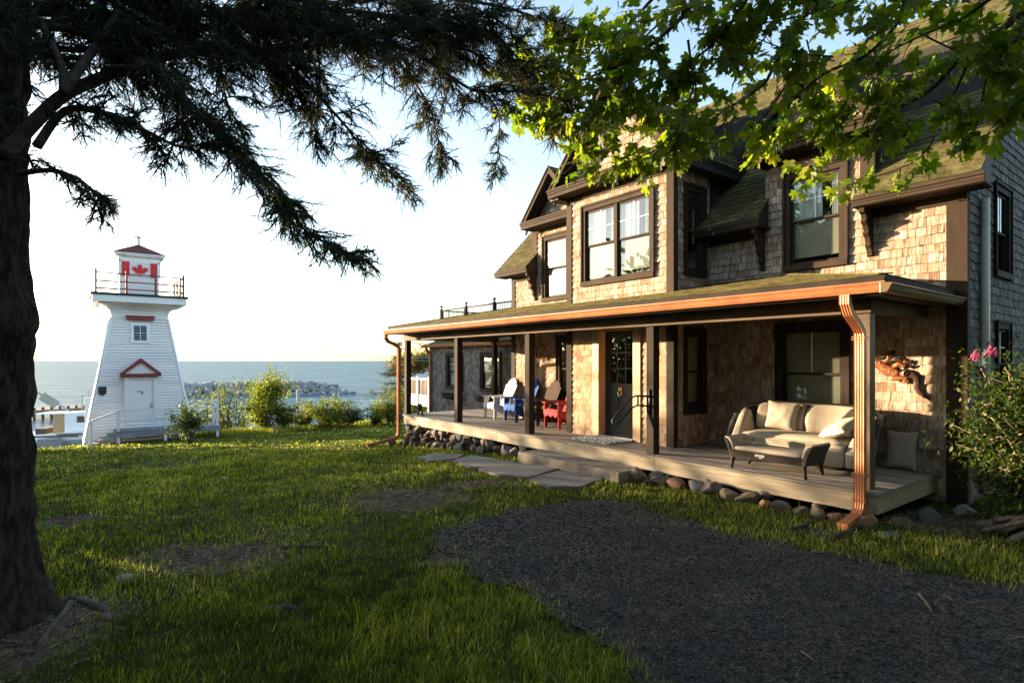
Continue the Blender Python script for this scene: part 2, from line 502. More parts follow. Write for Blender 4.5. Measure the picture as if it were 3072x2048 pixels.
def window(O, U, N, u0, u1, z0, z1, cw=0.10, units=1, lights=(2,2), grille=True, upper='blind_white', lower='blind_beige',
           mat='trim', name='window', depth=0.03, lowgap=0.12):
    """casing u0..u1, z0..z1; units = sash pairs side by side"""
    xf = frame_xf(O, U, N)
    f = MB(xf)
    f.box(u0, u0+cw, -0.02, depth, z0+cw*0.9, z1-cw*1.1, .4); f.box(u1-cw, u1, -0.02, depth, z0+cw*0.9, z1-cw*1.1, .6)
    f.box(u0, u1, -0.02, depth+0.004, z1-cw*1.1, z1, .5); f.box(u0-0.01, u1+0.01, -0.02, depth+0.03, z0, z0+cw*0.9, .5)
    bb = 0.028
    f.box(u0-0.012, u0+bb, depth, depth+0.022, z0+cw*0.9, z1-bb, .6); f.box(u1-bb, u1+0.012, depth, depth+0.022, z0+cw*0.9, z1-bb, .4)
    f.box(u0-0.012, u1+0.012, depth+0.004, depth+0.026, z1-bb, z1+0.012, .5)
    # jamb lining
    f.box(u0+cw-0.012, u0+cw+0.006, -0.16, -0.02, z0+cw*0.9, z1-cw*1.1, .3); f.box(u1-cw-0.006, u1-cw+0.012, -0.16, -0.02, z0+cw*0.9, z1-cw*1.1, .3)
    f.box(u0+cw, u1-cw, -0.16, -0.02, z1-cw*1.1-0.006, z1-cw*1.1+0.012, .3); f.box(u0+cw, u1-cw, -0.16, -0.02, z0+cw*0.9-0.012, z0+cw*0.9+0.006, .3)
    a, b = u0+cw+0.006, u1-cw-0.006
    zb, zt = z0+cw*0.9+0.006, z1-cw*1.1-0.006
    mull = 0.07
    wd = (b-a-mull*(units-1))/units
    for k in range(1, units):
        c = a + k*wd + (k-1)*mull
        f.box(c, c+mull, -0.10, depth-0.01, zb, zt, .5)
    w = f.build(name, M[mat], house, bevel=0.004)
    zm = (zb+zt)/2
    for k in range(units):
        c0 = a + k*(wd+mull); c1 = c0+wd
        for (lo, hi, n0, up) in ((zm-0.018, zt, -0.004, True), (zb, zm+0.018, -0.026, False)):
            s = MB(xf); sw = 0.036
            s.box(c0, c0+sw, n0-0.022, n0, lo, hi, .5); s.box(c1-sw, c1, n0-0.022, n0, lo, hi, .5)
            s.box(c0+sw, c1-sw, n0-0.022, n0, lo, lo+sw, .45); s.box(c0+sw, c1-sw, n0-0.022, n0, hi-sw, hi, .55)
            s.build('sash', M[mat], w, bevel=0.003)
            if up and grille:
                g = MB(xf)
                for i in range(1, lights[0]):
                    q = c0+sw+(c1-c0-2*sw)*i/lights[0]; g.box(q-0.006, q+0.006, n0-0.010, n0-0.003, lo+sw, hi-sw)
                for i in range(1, lights[1]):
                    q = lo+sw+(hi-lo-2*sw)*i/lights[1]; g.box(c0+sw, c1-sw, n0-0.0105, n0-0.0035, q-0.006, q+0.006)
                g.build('muntin', M['white'], w)
            p = MB(xf); p.box(c0+sw-0.004, c1-sw+0.004, n0-0.015, n0-0.011, lo+sw-0.004, hi-sw+0.004)
            p.build('pane', M['glass'], w)
        if upper:
            p = MB(xf); n = 14; zc = zm - 0.02       # gathered curtain: a wavy sheet with thickness
            for (e0, e1) in ((c0, c0+(c1-c0)*0.62), (c1-(c1-c0)*0.20, c1)):
                for i in range(n):
                    q0, q1 = e0+(e1-e0)*i/n, e0+(e1-e0)*(i+1)/n
                    d0, d1 = -0.062+0.010*math.sin(i*1.9), -0.062+0.010*math.sin((i+1)*1.9)
                    p.add([(q0,d0,zc),(q1,d1,zc),(q1,d1,zt+0.02),(q0,d0,zt+0.02)], [(0,1,2,3)])
            p.build('curtain', M[upper], w, smooth=True)
        if lower:
            p = MB(xf); p.box(c0-0.02, c1+0.02, -0.060, -0.056, zb+lowgap, zm+0.02 if upper else zt+0.02)
            p.box(c0-0.02, c1+0.02, -0.066, -0.051, zb+lowgap-0.02, zb+lowgap)
            p.build('blind', M[lower], w)
    return w

def hole(u0, u1, z0, z1, e=0.05): return (u0+e, u1-e, z0+e, z1-e)

# --- windows as casings (u0,u1,z0,z1)
W_UR = (-4.50, -3.57, 2.80, 4.32)
W_UL = (-10.30, -9.38, 2.81, 4.35)
W_LR = (-4.62, -3.55, 0.48, 2.00)
W_LL = (-9.80, -8.80, 0.52, 1.98)
W_BD = (-7.97, -6.22, 2.85, 4.40)           # double window of the bay
W_BS1 = (8.02, 8.62, 2.86, 4.40)            # narrow windows in the side of the bay
W_BS0 = (8.02, 8.62, 0.52, 1.98)
XB0, XB1 = -8.38, -5.84                     # bay
XL, XR = -11.50, -2.22                      # main wall ends
Z0 = -0.55
EAVE = 3.66                                 # main eave

# main front wall
hs = [hole(*W_UR), hole(*W_UL), hole(*W_LR), hole(*W_LL)]
m = MB(); shingles(m, (0,YW,0), X, Z, FACE, [(XL+0.12,Z0),(XB0,Z0),(XB0,4.55),(-10.62,4.55),(-10.62,3.42),(XL+0.12,3.42)][:0] or [(XL+0.12,Z0),(XB0+0.02,Z0),(XB0+0.02,3.42),(XL+0.12,3.42)], hs, seed=3); m.cut()
shingles(m, (0,YW,0), X, Z, FACE, [(XB1-0.02,Z0),(XR-0.18,Z0),(XR-0.18,3.42),(XB1-0.02,3.42)], hs, seed=4)
shingles(m, (0,YW,0), X, Z, FACE, [(-4.80,3.42),(-3.40,3.42),(-3.40,4.50),(-4.80,4.50)], hs, seed=5)
shingles(m, (0,YW,0), X, Z, FACE, [(-10.50,3.42),(-8.35,3.42),(-8.35,4.50),(-10.50,4.50)], hs, seed=6)
m.build('wall_shingles', M['cedar'], house)
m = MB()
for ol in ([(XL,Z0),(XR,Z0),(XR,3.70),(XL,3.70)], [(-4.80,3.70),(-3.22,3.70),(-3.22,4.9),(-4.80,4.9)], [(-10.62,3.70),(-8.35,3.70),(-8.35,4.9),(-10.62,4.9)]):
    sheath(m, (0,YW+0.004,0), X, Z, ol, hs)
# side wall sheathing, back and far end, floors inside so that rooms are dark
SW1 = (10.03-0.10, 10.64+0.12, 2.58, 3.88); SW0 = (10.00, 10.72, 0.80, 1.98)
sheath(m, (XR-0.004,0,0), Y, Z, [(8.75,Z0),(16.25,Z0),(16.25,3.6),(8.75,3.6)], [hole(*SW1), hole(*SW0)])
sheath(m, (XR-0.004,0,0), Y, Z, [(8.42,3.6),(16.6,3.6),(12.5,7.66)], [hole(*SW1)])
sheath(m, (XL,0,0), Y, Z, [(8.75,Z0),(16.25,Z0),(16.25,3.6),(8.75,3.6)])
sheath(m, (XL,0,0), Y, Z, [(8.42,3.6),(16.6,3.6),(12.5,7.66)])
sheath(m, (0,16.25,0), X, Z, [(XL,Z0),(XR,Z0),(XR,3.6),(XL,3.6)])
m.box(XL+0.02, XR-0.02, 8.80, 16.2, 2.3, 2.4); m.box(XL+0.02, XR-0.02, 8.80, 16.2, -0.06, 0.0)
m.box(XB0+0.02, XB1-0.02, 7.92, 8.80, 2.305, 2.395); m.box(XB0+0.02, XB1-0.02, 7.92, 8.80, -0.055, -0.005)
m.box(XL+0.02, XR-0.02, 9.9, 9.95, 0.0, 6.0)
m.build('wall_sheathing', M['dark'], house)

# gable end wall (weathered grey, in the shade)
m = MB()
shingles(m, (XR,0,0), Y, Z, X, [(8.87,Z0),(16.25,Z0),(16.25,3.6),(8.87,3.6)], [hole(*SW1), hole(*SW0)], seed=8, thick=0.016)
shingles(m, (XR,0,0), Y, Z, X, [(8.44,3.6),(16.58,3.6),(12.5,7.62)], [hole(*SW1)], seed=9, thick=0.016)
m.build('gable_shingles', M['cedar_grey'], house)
window((XR,0,0), Y, X, *SW1, mat='post', upper=None, lower=None, lights=(2,1))
window((XR,0,0), Y, X, *SW0, mat='post', upper=None, lower='blind_beige', lights=(2,2), lowgap=0.35)

# bay walls
hb = [hole(*W_BD)]; DOOR = (-7.50, -6.68, 0.0, 1.99)
m = MB()
shingles(m, (0,YB,0), X, Z, FACE, [(XB0+0.13,2.15),(XB1-0.13,2.15),(XB1-0.13,4.56),(XB0+0.13,4.56)], hb, seed=12, expo=0.118)
m.build('bay_shingles', M['cedar'], house)
m = MB()
shingles(m, (0,YB,0), X, Z, FACE, [(XB0+0.13,-0.02),(-7.66,-0.02),(-7.66,2.15),(XB0+0.13,2.15)], (), seed=13, expo=0.118); m.cut()
shingles(m, (0,YB,0), X, Z, FACE, [(-6.52,-0.02),(XB1-0.13,-0.02),(XB1-0.13,2.15),(-6.52,2.15)], (), seed=14, expo=0.118)
m.build('porch_shingles', M['cedar_pale'], house)
m = MB()
shingles(m, (XB1,0,0), Y, Z, X, [(7.84,2.3),(8.76,2.3),(8.76,4.62),(7.84,4.62)], [hole(*W_BS1)], seed=15)
shingles(m, (XB1,0,0), Y, Z, X, [(7.84,0.0),(8.76,0.0),(8.76,2.3),(7.84,2.3)], [hole(*W_BS0)], seed=16); m.cut()
shingles(m, (XB0,0,0), Y, Z, -X, [(7.84,0.0),(8.76,0.0),(8.76,4.62),(7.84,4.62)], (), seed=17)
m.build('bay_side_shingles', M['cedar'], house)
m = MB()
sheath(m, (0,YB+0.004,0), X, Z, [(XB0,Z0),(XB1,Z0),(XB1,4.80),(XB0,4.80)], hb+[DOOR])
sheath(m, (XB1-0.004,0,0), Y, Z, [(7.774,Z0),(9.4,Z0),(9.4,4.80),(7.774,4.80)], [hole(*W_BS1), hole(*W_BS0)])
sheath(m, (XB0+0.004,0,0), Y, Z, [(7.774,Z0),(9.4,Z0),(9.4,4.80),(7.774,4.80)])
m.build('bay_sheathing', M['dark'], house)

window((0,YW,0), X, FACE, *W_UR); window((0,YW,0), X, FACE, *W_UL)
window((0,YW,0), X, FACE, *W_LR, mat='post', upper=None, lower='blind_beige', lights=(2,1), lowgap=0.10)
window((0,YW,0), X, FACE, *W_LL, mat='post', upper=None, lower='blind_beige', lights=(2,1))
window((0,YB,0), X, FACE, *W_BD, units=2)
window((XB1,0,0), Y, X, *W_BS1, mat='post', upper=None, lower=None, grille=False)
window((XB1,0,0), Y, X, *W_BS0, mat='post', upper=None, lower='blind_beige', grille=False)

# corner boards and friezes
t = MB()
t.box(XR-0.19, XR+0.022, YW-0.026, YW+0.10, Z0, 3.42, .5); t.box(XR-0.06, XR+0.03, YW-0.03, YW-0.026, Z0, 3.42, .6); t.cut()
t.box(XL-0.02, XL+0.13, YW-0.026, YW+0.1, Z0, 3.42, .5); t.cut()
t.box(XB0-0.02, XB0+0.13, YB-0.026, YB+0.09, 2.15, 4.56, .5); t.cut(); t.box(XB1-0.13, XB1+0.022, YB-0.026, YB+0.09, 2.15, 4.56, .5); t.cut()
t.box(-3.41, -3.22, YW-0.026, YW+0.06, 3.66, 4.50, .45); t.cut(); t.box(-10.64, -10.50, YW-0.026, YW+0.06, 3.66, 4.50, .55)
t.build('corner_board', M['trim'], house, bevel=0.004)
t = MB()
t.box(XB0-0.02, XB0+0.13, YB-0.026, YB+0.09, 0.0, 2.15, .5); t.cut(); t.box(XB1-0.13, XB1+0.022, YB-0.026, YB+0.09, 0.0, 2.15, .5)
t.build('porch_corner_board', M['post'], house, bevel=0.004)
t = MB()
t.box(-3.35, XR+0.025, YW-0.03, YW+0.02, 3.40, 3.56, .5); t.cut(); t.box(XL-0.02, -10.64, YW-0.03, YW+0.02, 3.40, 3.56, .5); t.cut(); t.box(-5.84, -4.80, YW-0.03, YW+0.02, 3.40, 3.56, .4)
t.cut(); t.box(XB0-0.022, XB1+0.024, YB-0.032, YB+0.02, 4.53, 4.70, .5); t.cut(); t.box(-4.82, -3.20, YW-0.03, YW+0.02, 4.47, 4.62, .5); t.cut(); t.box(-10.66, -8.35, YW-0.03, YW+0.02, 4.47, 4.62, .5)
t.build('frieze_board', M['trim'], house, bevel=0.004)

# main roof
S45 = math.sqrt(0.5)
RV = Vector((0, S45, S45)); RN = Vector((0, -S45, S45))
RIDGE = (12.5, 7.76)
m = MB(); LEN = (12.5-8.4)/S45
O = (0, 8.4, EAVE)
k = 0.42/S45
for (a, b) in ((-11.76,-10.50), (-5.86,-4.74), (-3.36,-1.98)):
    shingles(m, O, X, RV, RN, [(a,0),(b,0),(b,k),(a,k)], expo=0.13, wr=(0.28,0.34), thick=0.012, seed=int(abs(a)*10), jit=0.001, gap=0.004)
shingles(m, O, X, RV, RN, [(-11.76,k),(-1.98,k),(-1.98,LEN),(-11.76,LEN)], expo=0.13, wr=(0.28,0.34), thick=0.012, seed=77, jit=0.001, gap=0.004)
m.box(-11.76, -1.98, 12.42, 12.58, 7.70, 7.78)
m.build('roof_shingles', M['roof'], house)
m = MB()
prof = [(8.415,EAVE-0.012),(8.82,EAVE+0.393),(8.9,EAVE+0.393),(8.5,EAVE-0.10)]
for (a, b) in ((-11.75,-10.51), (-5.86,-4.75), (-3.35,-1.99)):
    m.prism([(8.41,EAVE-0.02),(8.83,EAVE+0.40),(8.83,EAVE-0.10),(8.41,EAVE-0.10)], 'x', a, b)
m.prism([(8.82,EAVE+0.395),(12.5,7.74),(16.6,3.66),(16.5,3.58),(12.5,7.60),(8.82,EAVE+0.2)], 'x', -11.75, -1.99)
m.build('roof_deck', M['trimdark'], house)
t = MB()
for (a, b) in ((-11.78,-10.48), (-5.86,-4.71), (-3.38,-1.95)):     # eave mouldings: fascia with two stepped beads
    t.box(a, b, 8.385, 8.41, EAVE-0.14, EAVE-0.015, .5); t.box(a-0.006, b+0.006, 8.362, 8.385, EAVE-0.06, EAVE-0.012, .7); t.box(a-0.003, b+0.003, 8.375, 8.385, EAVE-0.10, EAVE-0.065, .6)
    t.box(a, b, 8.41, YW, EAVE-0.15, EAVE-0.12, .3); t.cut()
t.build('eave_moulding', M['trim'], house, bevel=0.004)

def bracket(x, name='bracket'):             # scrolled bracket at the end of an eave
    p = [(YW,3.51),(8.45,3.51),(8.44,3.44),(8.50,3.42),(8.53,3.36),(8.49,3.32),(8.56,3.27),(8.60,3.21),(8.56,3.17),(8.62,3.12),(8.655,3.04),(8.63,3.01),(8.68,2.97),(8.705,2.90),(8.69,2.88),(YW,2.86)]
    b = MB(); b.prism(p, 'x', x-0.035, x+0.035); b.build(name, M['trim'], house, bevel=0.005)
for x in (-3.28, -4.84, -10.56, -8.9): bracket(x)

# cross gables
def gable(xc, hw, zb, yo, yw, slope, yback, seed, side_soffit):
    zp = zb + hw*slope
    sl = math.hypot(1, slope)
    m = MB()
    for s in (-1, 1):
        U = Y; V = Vector((-s/sl, 0, slope/sl)); N = Vector((s*slope/sl, 0, 1/sl))
        Ln = hw*sl
        shingles(m, (xc+s*hw, 0, zb), U, V, N, [(yo,0),(yback,0),(yback,Ln),(yo,Ln)], expo=0.13, wr=(0.28,0.34), seed=seed+s, jit=0.001, gap=0.004)
    m.build('gable_roof', M['roof'], house)
    m = MB(); d = 0.10
    m.prism([(xc-hw, zb-0.006),(xc, zp-0.006),(xc+hw, zb-0.006),(xc+hw-0.03, zb-d),(xc, zp-d-0.03),(xc-hw+0.03, zb-d)], 'y', yo+0.03, yback)
    m.build('gable_deck', M['trimdark'], house)
    t = MB()
    for s in (-1, 1):                       # rake boards in two steps
        for (w0, w1, y0, y1, tn) in ((0.0, 0.05, yo-0.012, yo+0.03, .7), (0.05, 0.17, yo+0.006, yo+0.03, .45), (0.17, 0.26, yo+0.15, yo+0.19, .3)):
            t.prism([(xc+s*(hw+0.012), zb-w0), (xc, zp+0.012*slope-w0), (xc, zp+0.012*slope-w1), (xc+s*(hw+0.012), zb-w1)], 'y', y0, y1, tn)
    # level cornice with stepped mouldings
    a, b = xc-hw, xc+hw
    t.box(a, b, yo+0.005, yw, zb-0.15, zb-0.03, .45); t.box(a-0.02, b+0.02, yo-0.03, yw, zb-0.03, zb+0.012, .7); t.box(a-0.01, b+0.01, yo-0.014, yw, zb-0.075, zb-0.035, .55)
    t.prism([(yo-0.03, zb+0.014),(yw, zb+0.09),(yw, zb+0.014)], 'x', a-0.0, b+0.0, .5)
    t.build('gable_cornice', M['trim'], house, bevel=0.004)
    m = MB()
    shingles(m, (0,yw,0), X, Z, FACE, [(xc-hw+0.12, zb+0.08),(xc+hw-0.12, zb+0.08),(xc, zp-0.10)], seed=seed+5, expo=0.105)
    m.build('tympanum_shingles', M['cedar'], house)
    m = MB(); sheath(m, (0,yw+0.004,0), X, Z, [(xc-hw+0.05, zb-0.1),(xc+hw-0.05, zb-0.1),(xc, zp-0.06)])
    m.build('tympanum_backing', M['trimdark'], house)
gable(-7.10, 1.50, 4.79, 7.43, YB, 1.11, 11.6, 31, True)
gable(-4.03, 1.03, 4.71, 8.38, YW, 1.11, 10.8, 41, False)
gable(-9.70, 1.00, 4.69, 8.38, YW, 1.11, 10.8, 51, False)
m = MB()                                     # side walls of the dormers
for x in (-4.80, -3.22, -10.62): m.box(x-0.02, x+0.02, YW+0.07, 10.2, 3.7, 4.75); m.cut()
m.build('dormer_cheek', M['trimdark'], house)
m = MB(); m.box(XB1, XB1+0.25, 7.5, 9.6, 4.60, 4.68); m.cut(); m.box(XB0-0.24, XB0, 7.5, 9.6, 4.60, 4.68)
m.build('bay_soffit', M['trimdark'], house)

# --- porch: deck, fascia, posts, beam, roof
PX0, PX1, PY = -13.95, -2.50, 6.85
d = MB(); rnd = random.Random(5)
y = PY-0.022; i = 0
while y < 10.0:
    w = 0.137
    x1 = PX1+0.025 if y < 8.74 else XL-0.02
    cuts = [PX0-0.02]
    if y < 8.7: cuts += sorted([-10.3+rnd.uniform(-.6,.6), -6.4+rnd.uniform(-.8,.8)])
    cuts.append(x1)
    if not (7.72 < y < 8.8):
        for a, b in zip(cuts, cuts[1:]): d.box(a+0.002, b-0.002, y, y+w-0.006, -0.035, rnd.uniform(-0.002,0.001), rnd.random())
    else:
        for (a0, a1) in ((PX0-0.02, XB0-0.03), (XB1+0.03, x1)):
            if a1 > a0: d.box(a0, a1, y, y+w-0.006, -0.035, rnd.uniform(-0.002,0.001), rnd.random())
    y += w; i += 1
d.build('deck_boards', M['deck'], house, bevel=0.004)
d = MB()
for a, b in ((PX0, -9.55), (-9.547, -5.50), (-5.497, PX1)): d.box(a, b, PY, PY+0.038, -0.235, -0.038, rnd.random()); d.cut()
d.box(PX1-0.038, PX1, PY+0.039, YW-0.03, -0.235, -0.038, .2); d.cut(); d.box(PX0, PX0+0.038, PY+0.039, 10.0, -0.235, -0.038, .6)
d.build('deck_fascia', M['fascia'], house, bevel=0.004)
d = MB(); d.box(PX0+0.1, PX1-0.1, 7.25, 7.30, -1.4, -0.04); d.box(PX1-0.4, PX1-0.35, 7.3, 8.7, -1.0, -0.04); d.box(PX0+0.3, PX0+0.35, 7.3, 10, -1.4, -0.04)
d.build('under_deck_shade', M['dark'], house)  # dark sheets stand in for the shade below the deck

def post(x0, y0, x1=None, y1=None, z1=1.975):
    p = MB(); p.box(x0, x1 or x0+0.14, y0, y1 or y0+0.14, 0.0, z1)
    p.build('porch_post', M['post'], house, bevel=0.005)
for x in (-11.38, -8.74, -5.73): post(x, 6.95)
post(-13.95, 6.95); post(-13.93, 9.80)
p = MB(); p.box(-2.745, -2.61, 6.95, 7.085, 0, 1.975); p.build('porch_post', surf('raw wood corner post', (0.07,0.052,0.028), (0.11,0.08,0.045), (10,10,1), 0.6), house, bevel=0.005)

b = MB(); b.box(-13.97, -2.59, 6.93, 7.06, 1.975, 2.115, .5); b.box(-13.97, -2.59, 6.915, 7.075, 1.955, 1.985, .6)
b.box(-2.76, -2.60, 7.06, YW-0.03, 1.975, 2.115, .3); b.box(-13.95, -13.81, 7.06, 10.0, 1.975, 2.115, .5)
b.build('porch_beam', surf('porch beam paint', (0.085,0.062,0.042), (0.125,0.09,0.062), (1,8,8), 0.7, bump=0.15, tone=0.1, spec=0.15), house, bevel=0.004)
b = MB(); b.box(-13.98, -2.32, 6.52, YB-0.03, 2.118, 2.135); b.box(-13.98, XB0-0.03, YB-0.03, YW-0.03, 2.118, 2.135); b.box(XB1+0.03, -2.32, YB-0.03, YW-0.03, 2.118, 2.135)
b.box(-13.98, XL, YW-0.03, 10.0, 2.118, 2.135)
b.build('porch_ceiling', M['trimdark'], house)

EZ, WZ = 2.30, 2.755                       # porch roof at the eave and at the wall
def plane_shingles(mb, pts, seed, N=None):
    """shingles on a sloped polygon whose first edge is the eave"""
    P = [Vector(p) for p in pts]
    U = (P[1]-P[0]).normalized(); nn = U.cross(P[2]-P[0]).normalized()
    if nn.z < 0: nn = -nn
    V = nn.cross(U).normalized()
    if V.z < 0: V = -V
    ol = [((p-P[0]).dot(U), (p-P[0]).dot(V)) for p in P]
    shingles(mb, P[0], U, V, nn, ol, expo=0.12, wr=(0.28,0.34), thick=0.010, seed=seed, jit=0.002, gap=0.004)
m = MB()
A0, A1 = (-14.00, 6.50, EZ), (-2.30, 6.50, EZ)
B1, B0 = (-4.47, 8.75, WZ), (-11.55, 8.75, WZ)
plane_shingles(m, [A0, A1, B1, B0], 61)
plane_shingles(m, [A1, (-2.30, 8.75, EZ), B1], 62)
plane_shingles(m, [(-14.00, 10.1, EZ), A0, B0, (-11.55, 10.1, WZ)], 63)
hipw = [(-14.00,6.50,EZ+0.012), (-11.55,8.75,WZ+0.014)]
m.bar(hipw[0], hipw[1], 0.12, 0.012); m.bar((-2.30,6.50,EZ+0.012), (-4.47,8.75,WZ+0.014), 0.14, 0.014)
m.build('porch_roof', M['roof'], house)
m = MB()
for pts in ([A0, A1, B1, B0], [A1, (-2.30,8.75,EZ), B1], [(-14.00,10.1,EZ), A0, B0, (-11.55,10.1,WZ)]):
    v = [Vector(p)+Vector((0,0,-0.004)) for p in pts]; n = len(v)
    m.add(v + [p+Vector((0,0,-0.075)) for p in v], [tuple(range(n)), tuple(range(n,2*n))[::-1]] + [(i,(i+1)%n,n+(i+1)%n,n+i) for i in range(n)])
m.build('porch_roof_deck', M['post'], house)
m = MB(); m.box(-13.99, -2.31, 6.49, 6.52, 2.10, EZ-0.02); m.cut(); m.box(-2.34, -2.31, 6.521, YW-0.03, 2.10, EZ-0.02); m.build('porch_fascia', M['post'], house)

# gutters: K profile
def gutter_prof(y, z, s=-1):                 # s = -1: opens up, front towards -Y
    return [(y, z), (y+s*0.10, z), (y+s*0.115, z-0.012), (y+s*0.10, z-0.03), (y+s*0.085, z-0.065), (y+s*0.065, z-0.095), (y, z-0.095)]
m = MB(); m.prism(gutter_prof(6.487, 2.215), 'x', -14.06, -2.26)
m.box(-14.06, -2.26, 6.364, 6.378, 2.210, 2.224)
m.build('gutter', M['copper'], house, bevel=0.003)
m = MB(); m.prism([(-2.305+q*1.0, zz) for q, zz in [(0,2.205),(0.10,2.205),(0.115,2.193),(0.10,2.175),(0.085,2.14),(0.065,2.11),(0,2.11)]], 'y', 6.36, YW-0.03)
m.build('side_gutter', M['gutter_shade'], house, bevel=0.003)

def corrug(w, dd, n=4):                      # corrugated rectangular downpipe section
    p = []
    for i in range(n*2+1):
        u = -w/2 + w*i/(n*2); p.append((u, -dd/2 + (0.005 if i % 2 else 0)))
    for i in range(n*2+1):
        u = w/2 - w*i/(n*2); p.append((u, dd/2 - (0.005 if i % 2 else 0)))
    return p
m = MB()
xd = -2.655
path = [(xd,6.43,2.12),(xd,6.43,2.03),(xd,6.50,1.93),(xd,6.72,1.80),(xd,6.79,1.74),(xd,6.80,1.60),(xd,6.80,-0.12),(xd,6.78,-0.20),(xd,6.70,-0.26),(xd,6.36,-0.31)]
m.sweep(path, corrug(0.102, 0.075), X)
for z in (1.66, 0.17, -0.11):
    m.box(xd-0.07, xd+0.07, 6.752, 6.85, z-0.004, z+0.004); m.box(xd-0.07, xd+0.07, 6.752, 6.85, z+0.022, z+0.03)
m.build('downspout', M['copper'], house, bevel=0.0)
m = MB(); xl = -13.98
m.sweep([(xl,6.43,2.12),(xl,6.43,2.02),(xl,6.50,1.93),(xl,6.76,1.83),(xl,6.80,1.76),(xl,6.80,1.6),(xl,6.80,-0.50),(xl,6.76,-0.60),(xl,6.66,-0.66),(xl,5.9,-0.77)], corrug(0.10, 0.075), X)
m.build('downspout', M['copper'], house)

# door
m = MB()
m.box(-7.67, -7.50, YB-0.036, YB+0.02, 0.0, 2.0, .5); m.box(-6.68, -6.51, YB-0.036, YB+0.02, 0.0, 2.0, .5); m.box(-7.69, -6.49, YB-0.040, YB+0.02, 2.0, 2.117, .5)
m.box(-7.512, -7.494, YB+0.021, 7.96, 0.03, 1.995, .4); m.box(-6.686, -6.668, YB+0.021, 7.96, 0.03, 1.995, .4); m.box(-7.5, -6.68, YB+0.02, 7.96, 1.978, 1.996, .4)
m.build('door_casing', M['tan'], house, bevel=0.004)
m = MB(); m.box(-7.52, -6.66, 7.69, 7.98, 0.003, 0.035); m.box(-7.52, -6.66, 7.72, 7.98, 0.036, 0.05)
m.build('door_sill', M['galv'], house, bevel=0.004)
dx0, dx1, dz0, dz1, dy = -7.49, -6.69, 0.055, 1.975, 7.90
gx0, gx1, gz0, gz1 = -7.37, -6.81, 0.99, 1.87
m = MB()
m.box(dx0, gx0, dy, dy+0.045, dz0, dz1); m.box(gx1, dx1, dy, dy+0.045, dz0, dz1); m.box(gx0, gx1, dy, dy+0.045, gz1, dz1); m.box(gx0, gx1, dy, dy+0.045, dz0, gz0)
for (a, b) in ((-7.38,-7.13), (-7.05,-6.80)):       # raised lower panels
    for (z0_, z1_) in ((0.22, 0.76),):
        m.box(a, b, dy-0.004, dy, z0_, z0_+0.018); m.box(a, b, dy-0.004, dy, z1_-0.018, z1_)
        m.box(a, a+0.018, dy-0.0038, dy, z0_+0.018, z1_-0.018); m.box(b-0.018, b, dy-0.0038, dy, z0_+0.018, z1_-0.018)
        m.prism([(a+0.035,z0_+0.035),(b-0.035,z0_+0.035),(b-0.035,z1_-0.035),(a+0.035,z1_-0.035)], 'y', dy-0.012, dy)
door = m.build('front_door', M['doorpaint'], house, bevel=0.004)
m = MB()
for i in (1,2):
    q = gx0+(gx1-gx0)*i/3; m.box(q-0.008, q+0.008, dy+0.006, dy+0.03, gz0, gz1)
    q = gz0+(gz1-gz0)*i/3; m.box(gx0, gx1, dy+0.0065, dy+0.0295, q-0.008, q+0.008)
m.box(gx0, gx0+0.018, dy+0.004, dy+0.03, gz0, gz1); m.box(gx1-0.018, gx1, dy+0.004, dy+0.03, gz0, gz1)
m.box(gx0+0.018, gx1-0.018, dy+0.004, dy+0.03, gz0, gz0+0.018); m.box(gx0+0.018, gx1-0.018, dy+0.004, dy+0.03, gz1-0.018, gz1)
m.build('muntin', M['doorpaint'], door)
m = MB(); m.box(gx0, gx1, dy+0.016, dy+0.020, gz0, gz1); m.build('pane', M['glass'], door)
m = MB()                                    # lion head knocker with ring
m.blob((-7.10,dy-0.02,0.90), 0.035, 0.03, 0.038, 3, 0.12); m.blob((-7.10,dy-0.045,0.888), 0.018, 0.02, 0.016, 4, 0.1)
for k in range(10):
    a = 2*math.pi*k/10; m.blob((-7.10+0.036*math.cos(a), dy-0.012, 0.905+0.038*math.sin(a)), 0.013, 0.012, 0.013, k, 0.2, lv=1)
ring = [(-7.10+0.042*math.sin(a), dy-0.035-0.008*math.cos(a), 0.835-0.05*math.cos(a)+0.0) for a in [2*math.pi*i/18 for i in range(19)]]
m.tube(ring, 0.007, 6, caps=False)
m.build('knocker', M['brass'], door, smooth=True)
m = MB(); m.tube([(-6.73,dy,0.94),(-6.73,dy-0.05,0.94)], 0.012, 8); m.blob((-6.73,dy-0.06,0.94), 0.028,0.022,0.028, 2, 0.02)
m.build('doorknob', M['brass'], door, smooth=True)

# black handrail bracketed to the post beside the step
m = MB()
yh = 6.90
hr = [(-5.66,yh,0.885),(-5.86,yh-0.02,0.885),(-5.93,yh-0.06,0.855),(-6.12,yh-0.22,0.56),(-6.155,yh-0.26,0.48),(-6.13,yh-0.26,0.435),(-6.09,yh-0.24,0.43),(-6.05,yh-0.2,0.47),(-5.91,yh-0.06,0.70),(-5.85,yh-0.02,0.735),(-5.66,yh,0.735)]
m.tube(hr, 0.014, 8); m.tube([(-5.84,yh-0.015,0.885),(-5.84,yh-0.015,0.735)], 0.014, 8)
m.box(-5.675, -5.645, 6.935, 6.95, 0.62, 0.99); m.tube([(-5.66,yh,0.885),(-5.66,6.95,0.885)], 0.014, 8); m.tube([(-5.66,yh,0.735),(-5.66,6.95,0.735)], 0.014, 8)
m.build('handrail', M['blackmetal'], house, smooth=True)

